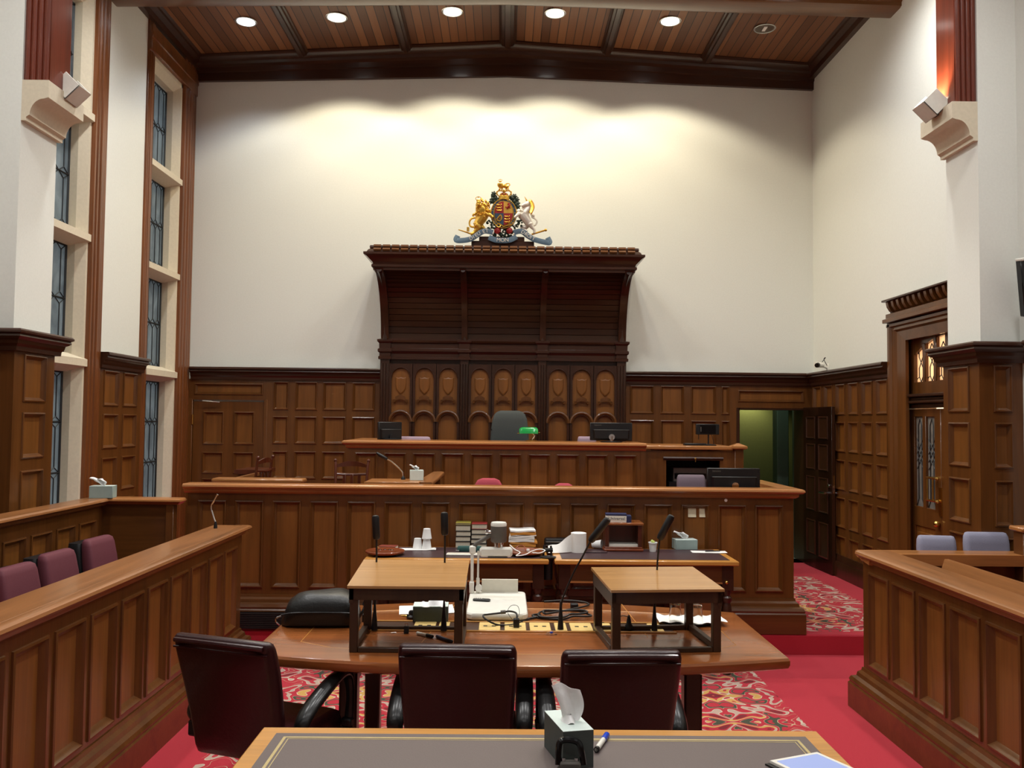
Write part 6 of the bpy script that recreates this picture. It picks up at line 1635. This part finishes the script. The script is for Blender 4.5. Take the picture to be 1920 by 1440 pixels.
def blob(pts, rad, d=.03, n=8):
    return MB().tube([A2(x, y, d if len(p) == 2 else p[2]) for p in pts for x, y in [p[:2]]], [sc_len(r) for r in rad], n)
def beast(name, chains, mat, vox=.0065):
    m = MB()
    for pts, rad in chains:
        P = [A2(p[0], p[1], p[2] if len(p) > 2 else .035) for p in pts]
        m.tube(smoothpath(P, 4), [sc_len(r) for r in interp(rad, 4)], 10)
    o = m.build(name, mat, ar, smooth=80)
    md = o.modifiers.new('union', 'REMESH'); md.mode = 'VOXEL'; md.voxel_size = vox; md.use_smooth_shade = True
    return o
lion = beast('lion', [
    ([(640, 690), (610, 760), (560, 830), (520, 880)], [95, 85, 72, 60]),
    ([(600, 540), (620, 620), (640, 700)], [85, 110, 95]),
    ([(540, 545, .06), (570, 560, .07), (600, 560, .07)], [40, 66, 80]),
    ([(680, 700, .06), (740, 720, .08), (790, 765, .08)], [42, 30, 30]),
    ([(690, 640, .02), (750, 650, .03), (800, 640, .03)], [40, 30, 26]),
    ([(520, 870, .05), (560, 900, .05), (520, 950, .05), (480, 1000, .05), (440, 1010, .06)], [62, 46, 32, 28, 24]),
    ([(550, 860, .01), (620, 890, .01), (640, 920, .01), (600, 960, .01), (640, 985, .02)], [55, 40, 30, 26, 24]),
    ([(510, 890, .02), (440, 880, .02), (420, 820, .02), (450, 760, .02), (520, 740, .02), (530, 700, .02), (490, 690, .02), (470, 720, .02)], [18, 16, 15, 16, 15, 16, 20, 14]),
], GOLD)
mane = MB()
rr_ = random.Random(4)
for k in range(46):
    a = rr_.uniform(0, 2*PI); q = rr_.uniform(60, 130); cx_, cy_ = 625+q*math.cos(a)*.85, 600+q*math.sin(a)*1.05
    mane.tube([A2(cx_, cy_, .085), A2(cx_+14*math.cos(a), cy_+22, .10), A2(cx_+18*math.cos(a), cy_+48, .085)], [sc_len(13), sc_len(16), sc_len(4)], 6)
mn = mane.build('mane', GOLD, lion, smooth=60)
face = MB()
face.ball(A2(575, 545, .115), sc_len(34), 10).ball(A2(560, 575, .125), sc_len(24), 8).ball(A2(590, 580, .125), sc_len(22), 8)
for ex_ in (560, 592): face.ball(A2(ex_, 535, .14), sc_len(8), 6)
face.build('lion_face', GOLD, lion, smooth=60)
def crown(cx, cy, w, h, parent, name='small_crown'):
    m = MB()
    m.loft([[A2(cx+w*f*math.cos(2*PI*k/12)*.5, cy-h*g, .06)+V((0, -sc_len(w*f*.5*math.sin(2*PI*k/12)), 0)) for k in range(12)] for f, g in ((.8, 0), (.85, .25), (.8, .3))])
    for s_ in (-1, 1): m.tube(smoothpath([A2(cx+s_*w*.42, cy-h*.28, .06), A2(cx+s_*w*.55, cy-h*.62, .06), A2(cx+s_*w*.25, cy-h*.85, .06), A2(cx, cy-h*.72, .06)], 4), sc_len(w*.07), 6)
    m.ball(A2(cx, cy-h*.88, .06), sc_len(w*.12), 8)
    return m.build(name, GOLD, parent, smooth=50)
crown(560, 505, 75, 85, lion)
uni = beast('unicorn', [
    ([(1240, 690), (1290, 750), (1340, 820), (1370, 860)], [82, 78, 66, 52]),
    ([(1330, 540), (1330, 600), (1270, 680)], [48, 62, 84]),
    ([(1340, 530, .05), (1300, 555, .07), (1250, 575, .08), (1230, 590, .08)], [46, 40, 27, 22]),
    ([(1310, 490, .05), (1298, 462, .05)], [16, 5]),
    ([(1200, 690, .07), (1150, 740, .09), (1120, 770, .09)], [40, 24, 20]),
    ([(1210, 660, .02), (1170, 640, .03), (1150, 690, .03)], [36, 24, 20]),
    ([(1370, 850, .05), (1390, 890, .05), (1430, 940, .05), (1430, 1000, .05)], [52, 36, 24, 20]),
    ([(1330, 850, .01), (1300, 890, .01), (1240, 880, .01), (1250, 920, .01), (1330, 950, .01)], [46, 34, 26, 20, 18]),
], SILV)
m = MB()
for k in range(22):
    t = k/21; x_ = 1360+38*math.sin(t*3.0); y_ = 500+185*t
    m.tube([A2(x_-10, y_-14, .07), A2(x_+22, y_+4, .09), A2(x_+28-20*t, y_+36, .07)], [sc_len(16), sc_len(19), sc_len(5)], 6)
m.build('unicorn_mane', GOLD, uni, smooth=60)
MB().tube([A2(1320, 500, .06), A2(1300, 465, .06), A2(1280, 425, .06)], [sc_len(13), sc_len(9), sc_len(2)], 8).build('horn', GOLD, uni)
MB().tube(smoothpath([A2(1395, 870, .03), A2(1450, 860, .03), A2(1475, 800, .03), A2(1440, 760, .03), A2(1400, 740, .03), A2(1400, 710, .03), A2(1440, 720, .03)], 5), [sc_len(13)]*25+[sc_len(20)]*6, 6).build('unicorn_tail', SILV, uni, smooth=60)
m = MB()
m.tube([A2(1390, 1010, .04), A2(1600, 945, .04)], sc_len(14), 8); m.ball(A2(1610, 942, .04), sc_len(24), 8)
m.build('gold_staff', GOLD, ar); m = MB().tube([A2(250, 935, .04), A2(480, 1010, .04)], [sc_len(8), sc_len(16)], 8); m.box(A2(380, 900, .02), A2(420, 960, .06)); m.build('gold_staff', GOLD, ar)
# shield within its garter
def ell(cx, cy, rx, ry, n=40): return [(cx+rx*math.cos(2*PI*k/n), cy-ry*math.sin(2*PI*k/n)) for k in range(n)]
cx_, cy_ = 955, 690
gt = MB().loft([[A2(*p, d) for p in ell(cx_, cy_, 205*f, 232*f)] for f, d in ((1, 0), (1, .055), (.97, .06), (.74, .06), (.72, .055))]).build('garter', HBLUE, ar, smooth=30)
MB().tube([A2(*p, .06) for p in ell(cx_, cy_, 200, 227)], sc_len(8), 6, closed=True).tube([A2(*p, .06) for p in ell(cx_, cy_, 150, 190)], sc_len(8), 6, closed=True).build('garter_edge', GOLD, gt)
gm = 'HONI SOIT QUI MAL Y PENSE'
for i, ch in enumerate(gm):
    if ch == ' ': continue
    a = math.radians(222-264*i/(len(gm)-1)); q = A2(cx_+176*math.cos(a), cy_-207*math.sin(a), .0605)
    M = tr(q) @ Matrix.Rotation(-(math.radians(90)-a), 4, 'Y').inverted() @ FACE
    text_mesh('garter_letter', ch, .030, GOLD, gt, M @ tr(0, -.010, 0), .001)
q4 = [('red_quarter', HRED, 90, 180), ('gold_quarter', HYEL, 0, 90), ('blue_quarter', HBLUE, 180, 270), ('red_quarter', HRED, 270, 360)]
for nm, mt, a0, a1 in q4:
    pts = [(cx_, cy_)]+[(cx_+140*math.cos(math.radians(a0+(a1-a0)*k/10)), cy_-182*math.sin(math.radians(a0+(a1-a0)*k/10))) for k in range(11)]
    MB().loft([[A2(*p, .055) for p in pts], [A2(*p, .075) for p in pts]]).build(nm, mt, ar, smooth=0)
ch = MB()
for (bx, by, n_) in ((885, 565, 3), (1010, 745, 3)):
    for k in range(n_):
        y = by+k*42
        ch.tube([A2(bx-32, y+4, .078), A2(bx, y-2, .082), A2(bx+30, y+4, .078)], [sc_len(8), sc_len(13), sc_len(7)], 6); ch.ball(A2(bx-34, y-6, .08), sc_len(12), 6)
        ch.tube([A2(bx+28, y+4, .078), A2(bx+40, y-12, .078), A2(bx+26, y-18, .078)], sc_len(5), 5)
ch.build('gold_lions', GOLD, ar, smooth=60)
m = MB().tube(smoothpath([A2(1005, 620, .078), A2(1030, 590, .085), A2(1045, 560, .082), A2(1020, 545, .08)], 4), [sc_len(16)]*13, 6).tube([A2(1030, 590, .08), A2(1060, 610, .08)], sc_len(9), 6).tube([A2(1005, 610, .08), A2(985, 590, .08)], sc_len(9), 6)
m.build('red_lion', HRED, ar, smooth=60)
m = MB().tube([A2(905, 715, .08), A2(845, 790, .08)], sc_len(10), 6).tube(smoothpath([A2(905, 715, .08), A2(925, 760, .08), A2(900, 810, .08), A2(850, 800, .08)], 4), sc_len(9), 6)
for k in range(4): m.tube([A2(895-14*k, 728+17*k, .08), A2(915-14*k, 775+9*k, .08)], sc_len(3), 4)
m.build('gold_harp', GOLD, ar)
# royal crown, crest, mantling
cw = MB()
cw.loft([[A2(960+x, 470-h, .04)+V((0, -sc_len(55*math.sin(2*PI*k/20)), 0)) for k in range(20) for x in [82*f*math.cos(2*PI*k/20)]] for f, h in ((1.0, 0), (1.04, 12), (1.0, 24), (1.02, 44), (1.08, 56), (1.0, 58))])
for s_ in (-1, 1):
    cw.tube(smoothpath([A2(960+s_*84, 415, .05), A2(960+s_*112, 370, .05), A2(960+s_*85, 335, .05), A2(960+s_*35, 335, .05), A2(960, 355, .05)], 5), sc_len(11), 6)
    for k in range(5):
        a = math.radians(-20+45*k); cw.ball(A2(960+s_*(62+58*math.cos(a)), 372-52*math.sin(a), .05), sc_len(10), 6)
cw.ball(A2(960, 330, .05), sc_len(22), 8)
crn = cw.build('royal_crown', GOLD, ar, smooth=50)
MB().ball(A2(960, 395, .03), sc_len(70), 14, (1, .6, .62)).build('crown_cap', HRED, crn)
m = MB()
for dx in (-45, 0, 45): m.ball(A2(960+dx, 395-8*(dx == 0), .065), sc_len(16), 6)
m.build('crown_cross', GOLD, crn)
cl2 = beast('crest_lion', [
    ([(905, 255), (950, 255), (1010, 265)], [34, 28, 32]),
    ([(900, 215, .05), (900, 240, .045), (905, 265)], [42, 46, 38]),
    ([(895, 265, .05), (895, 300, .05), (890, 318, .06)], [20, 14, 14]), ([(925, 268, .02), (930, 300, .02), (920, 318, .03)], [18, 13, 13]),
    ([(1010, 265, .05), (1025, 290, .05), (1020, 318, .06)], [26, 15, 13]), ([(1000, 265, .02), (995, 295, .02), (1000, 318, .02)], [24, 15, 12]),
    ([(1030, 255, .03), (1050, 240, .03), (1040, 215, .03), (1000, 215, .03), (975, 235, .03)], [9, 9, 9, 9, 12]),
], GOLD, .0045)
crown(902, 200, 52, 45, ar, 'crest_crown')
for nm, pts in (('mantling', [(800, 400), (785, 450), (830, 440), (765, 490), (815, 490), (860, 470), (800, 370)]), ('mantling', [(1125, 410), (1160, 460), (1100, 440), (1170, 520), (1120, 490), (1175, 570), (1075, 430), (1150, 540)])):
    m = MB()
    for i, (a, b) in enumerate(pts):
        m.ball(A2(a, b, .02), sc_len(34), 8, (1, .5, 1))
        for k in range(6):
            t = 2*PI*k/6+i; m.ball(A2(a+34*math.cos(t), b+34*math.sin(t), .02), sc_len(13), 6, (1, .6, 1))
    m.build(nm, HGRN, ar, smooth=60)
# flowers under the shield
m = MB(); rr_ = random.Random(3)
for k in range(40):
    a, b = 950+rr_.uniform(-150, 150), 985+rr_.uniform(-75, 55)
    m.ball(A2(a, b, .02+rr_.uniform(0, .015)), sc_len(rr_.uniform(20, 34)), 6, (1, .5, 1))
m.build('foliage', HGRN, ar, smooth=60)
for nm, xx in (('foliage', 760), ('foliage', 1165)):
    m = MB(); rr_ = random.Random(xx)
    for k in range(26):
        a, b = xx+rr_.uniform(-75, 85), 850+rr_.uniform(-70, 75)
        m.ball(A2(a, b, .03+rr_.uniform(0, .02)), sc_len(rr_.uniform(13, 24)), 6, (1, .6, 1))
    f = m.build(nm, HGRN, ar, smooth=60)
    m = MB()
    for k in range(9): m.ball(A2(xx+rr_.uniform(-60, 65), 850+rr_.uniform(-50, 60), .058), sc_len(8), 6)
    m.build('white_buds', SILV, f, smooth=60)
for xx in (855, 1045):
    ro = MB().ball(A2(xx, 960, .06), sc_len(52), 14, (1, .5, 1)).build('rose', HRED, ar, smooth=60)
    m = MB()
    for k in range(5):
        a = 2*PI*k/5+.3; m.tube(smoothpath([A2(xx+18*math.cos(a), 960-18*math.sin(a), .085), A2(xx+40*math.cos(a+.4), 960-40*math.sin(a+.4), .08), A2(xx+44*math.cos(a+.9), 960-44*math.sin(a+.9), .07)], 4), sc_len(5), 5)
    m.build('rose_petals', HRED, ro, smooth=60)
m = MB().tube(smoothpath([A2(870, 850, .07), A2(840, 880, .07), A2(880, 910, .075), A2(905, 880, .07), A2(870, 850, .07)], 5), sc_len(9), 6).tube([A2(880, 840, .07), A2(950, 900, .075), A2(1080, 860, .07)], sc_len(11), 6)
m.build('garter_buckle', GOLD, ar, smooth=50)
m = MB()
for a, b in ((790, 1000), (870, 1040), (920, 975), (965, 975), (1000, 1035), (1110, 1010)): m.ball(A2(a, b, .07), sc_len(14), 8, (1, .6, 1.2))
m.build('white_blossoms', SILV, ar, smooth=60)
# motto ribbon in three pieces
def ribbon(pts, hgt, name='motto_ribbon', d=.05):
    P = smoothpath([(a, b, c) for a, b, c in pts], 6); n = len(P)-1
    def fn(u, v):
        t = u*n; i = min(int(t), n-1); p = P[i].lerp(P[i+1], t-i)
        dq = (P[min(i+1, n)]-P[max(i-1, 0)]); nx, ny = -dq.y, dq.x; L = math.hypot(nx, ny) or 1
        return A2(p.x+nx/L*(v-.5)*hgt, p.y+ny/L*(v-.5)*hgt, p.z+.004*math.sin(PI*v))
    return MB().sheet(fn, n*2, 4, .008).build(name, RIBB, ar, smooth=50)
rb1 = ribbon([(240, 1030, .03), (215, 1100, .04), (330, 1110, .055), (450, 1085, .06), (560, 1015, .06), (660, 965, .06), (790, 985, .05)], 78)
rb2 = ribbon([(725, 1060, .05), (830, 1105, .065), (940, 1115, .07), (1050, 1105, .065), (1155, 1050, .05)], 78)
rb3 = ribbon([(1110, 985, .05), (1230, 970, .06), (1330, 1040, .06), (1430, 1095, .06), (1560, 1130, .055), (1670, 1140, .04), (1640, 1060, .03)], 78)
def letters(par, word, xs, ys, angs, size=.058):
    for c_, x_, y_, a_ in zip(word, xs, ys, angs):
        q = A2(x_, y_, .088); M = tr(q) @ Matrix.Rotation(math.radians(-a_), 4, 'Y') @ FACE
        text_mesh('motto_letter', c_, size, SILV, par, M @ tr(0, -size*.33, 0), .0015)
letters(rb1, 'DIEUET', [450, 490, 528, 568, 645, 695], [1082, 1062, 1038, 1010, 975, 968], [24, 28, 32, 30, 18, 4])
letters(rb2, 'MON', [875, 938, 1002], [1108, 1113, 1108], [-4, 0, 4], .062)
letters(rb3, 'DROIT', [1255, 1302, 1345, 1378, 1418], [988, 1020, 1048, 1068, 1088], [-30, -34, -34, -30, -26])
# ================================================================ lamps
def downlight(px, py, label, lens, reflector=False):
    q = at(px, py, Y=9.45); X = q.x
    zz = zc(X)
    q = at(px, py, z=zz-.004); X = q.x; Yd = q.y; zz = zc(X)
    r = thing('ceiling_downlight', label, 'ceiling light', (X, Yd, zz), 0, 'recessed ceiling downlights')
    MB().loft([[(X+q_*math.cos(2*PI*k/28), Yd+q_*math.sin(2*PI*k/28), zz+h) for k in range(28)] for q_, h in ((.096, .01), (.118, .0), (.122, -.008), (.112, -.012), (.102, -.008), (.098, .008))], closed=True).build('trim_ring', CHROME, r, smooth=50)
    if reflector: MB().loft([[(X+q_*math.cos(2*PI*k/28), Yd+q_*math.sin(2*PI*k/28), zz+h) for k in range(28)] for q_, h in ((.10, -.006), (.085, -.0), (.06, .006))]).build('reflector', LAMPOFF, r, smooth=50); MB().box((X-.02, Yd-.05, zz-.012), (X+.015, Yd+.05, zz-.004)).build('lamp_tube', FOAM, r)
    else: MB().lathe([(.10, -.002), (.096, -.008), (.06, -.012), (.001, -.013)], (X, Yd, zz), 28).build('lens', lens, r, smooth=50)
    return X, Yd, zz
def spot(name, loc, tgt, W, ang, blend, col, size=.06):
    l = bpy.data.lights.new(name, 'SPOT'); l.energy = W; l.spot_size = math.radians(ang); l.spot_blend = blend; l.color = col; l.shadow_soft_size = size
    o = bpy.data.objects.new(name, l); COL.objects.link(o); o.location = loc
    o.rotation_euler = (V(tgt)-V(loc)).to_track_quat('-Z', 'Y').to_euler(); return o
WARM = (1.0, .88, .66); NEUT = (1.0, .99, .97); COOL = (.86, .92, 1.0)
names = ['leftmost ceiling downlight, cooler than the rest', 'second ceiling downlight from the left', 'ceiling downlight just left of the centre rib', 'ceiling downlight just right of the centre rib', 'ceiling downlight second from the right', 'unlit ceiling downlight at the far right']
for i, ((px, py), lb) in enumerate(zip(((461, 41), (631, 33), (848, 22), (1041, 25), (1257, 40), (1434, 54)), names)):
    X, Yd, zz = downlight(px, py, lb, LAMPLO if i == 0 else LAMPON, i == 5)
    if i == 0: spot('downlight_beam', (X, Yd, zz-.05), (X, Yd+.35, 0), COOLW, 122, .45, COOL)
    elif i < 5: spot('downlight_beam', (X, Yd, zz-.05), (X, Yd+.35, 0), WALLW, 128, .28, WARM)
# the same fittings in the bays nearer the viewer, above the picture
for Yd, kW in ((7.1, 1.35), (4.6, 1.2), (2.0, .62), (-.6, .45)):
    for X in (-2.9, -1.0, 1.0, 2.9):
        zz = zc(X)
        r = thing('ceiling_downlight', 'recessed ceiling downlight in a nearer bay above the picture', 'ceiling light', (X, Yd, zz), 0, 'ceiling downlights of the nearer bays')
        MB().lathe([(.12, .0), (.12, -.008), (.10, -.01), (.001, -.01)], (X, Yd, zz), 20).build('lens', LAMPON, r)
        spot('downlight_beam', (X, Yd, zz-.05), (X, Yd+.0, 0), ROOMW*kW, 150, .9, NEUT, .12)
# uplighters on the corbels
def uplight(label, x0, x1, y, s, W, tgt):
    xc = (x0+x1)/2
    r = thing('uplighter', label, 'wall light', (xc, y, 4.25), 0, 'uplighters on the corbels')
    # wedge shaped open box tipped towards the room
    M = tr(xc, y, 4.30) @ rot('Y', 45)
    MB().box((-.075, -.09, -.075), (.075, .09, -.065), .002).box((.065, -.09, -.075), (.075, .09, .075), .002).box((-.075, -.09, -.075), (.075, -.08, .075), .002).box((-.075, .08, -.075), (.075, .09, .075), .002).xf(M).build('lamp_housing', WHITEP, r)
    MB().box((-.05, -.06, -.066), (.05, .06, -.055)).xf(M).build('lamp_lens', LAMPON if W else LAMPOFF, r)
    MB().box((xc+s*.03, y-.03, 4.22), (xc+s*.09, y+.03, 4.27)).build('lamp_foot', BLACKP, r)
    if W: spot('uplighter_beam', M @ V((0, 0, 0)), tgt, W, 150, .8, (1, .9, .74), .04)
uplight('white box uplighter glowing on the right corbel', 3.18, 3.35, 6.44, 1, 60, (3.45, 6.9, 6.2))
uplight('white box uplighter on the left corbel', -3.37, -3.19, 6.36, -1, 0, (0, 0, 0))
# corridor and lobby lamps, plus an added fill light in the corridor
def point(name, loc, W, col, size=.08):
    l = bpy.data.lights.new(name, 'POINT'); l.energy = W; l.color = col; l.shadow_soft_size = size
    o = bpy.data.objects.new(name, l); COL.objects.link(o); o.location = loc; return o
q = at(1405, 770, Y=12.9)
spot('corridor_lamp', (q.x, 12.78, 2.42), (q.x, 12.95, 0), 32, 120, .8, (1, .86, .42), .05)
point('corridor_fill_light', (3.35, 11.0, 2.35), 3.0, (.8, .95, .85))  # unseen fill light, added to brighten the green joinery through the doorway
point('lobby_lamp', (5.2, 7.5, 2.7), 120, (1, .80, .6), .3)
# dusk outside the windows
w = bpy.data.worlds.new('dusk_sky'); SC.world = w; w.use_nodes = True
bgn = w.node_tree.nodes['Background']; bgn.inputs[0].default_value = (.80, .90, .97, 1); bgn.inputs[1].default_value = SKYS

# ================================================================ camera
cam = bpy.data.cameras.new('camera'); cam.sensor_width = 36; cam.lens = F/1920*36; cam.clip_start = .05
co = bpy.data.objects.new('camera', cam); COL.objects.link(co)
co.matrix_world = Matrix(((_r.x, _u.x, -_f.x, CAM.x), (_r.y, _u.y, -_f.y, CAM.y), (_r.z, _u.z, -_f.z, CAM.z), (0, 0, 0, 1)))
SC.camera = co
vs = SC.view_settings
SC.display_settings.display_device = 'sRGB'
vs.view_transform = 'Standard'; vs.look = 'None'; vs.exposure = EXPO; vs.gamma = 1; vs.use_curve_mapping = False
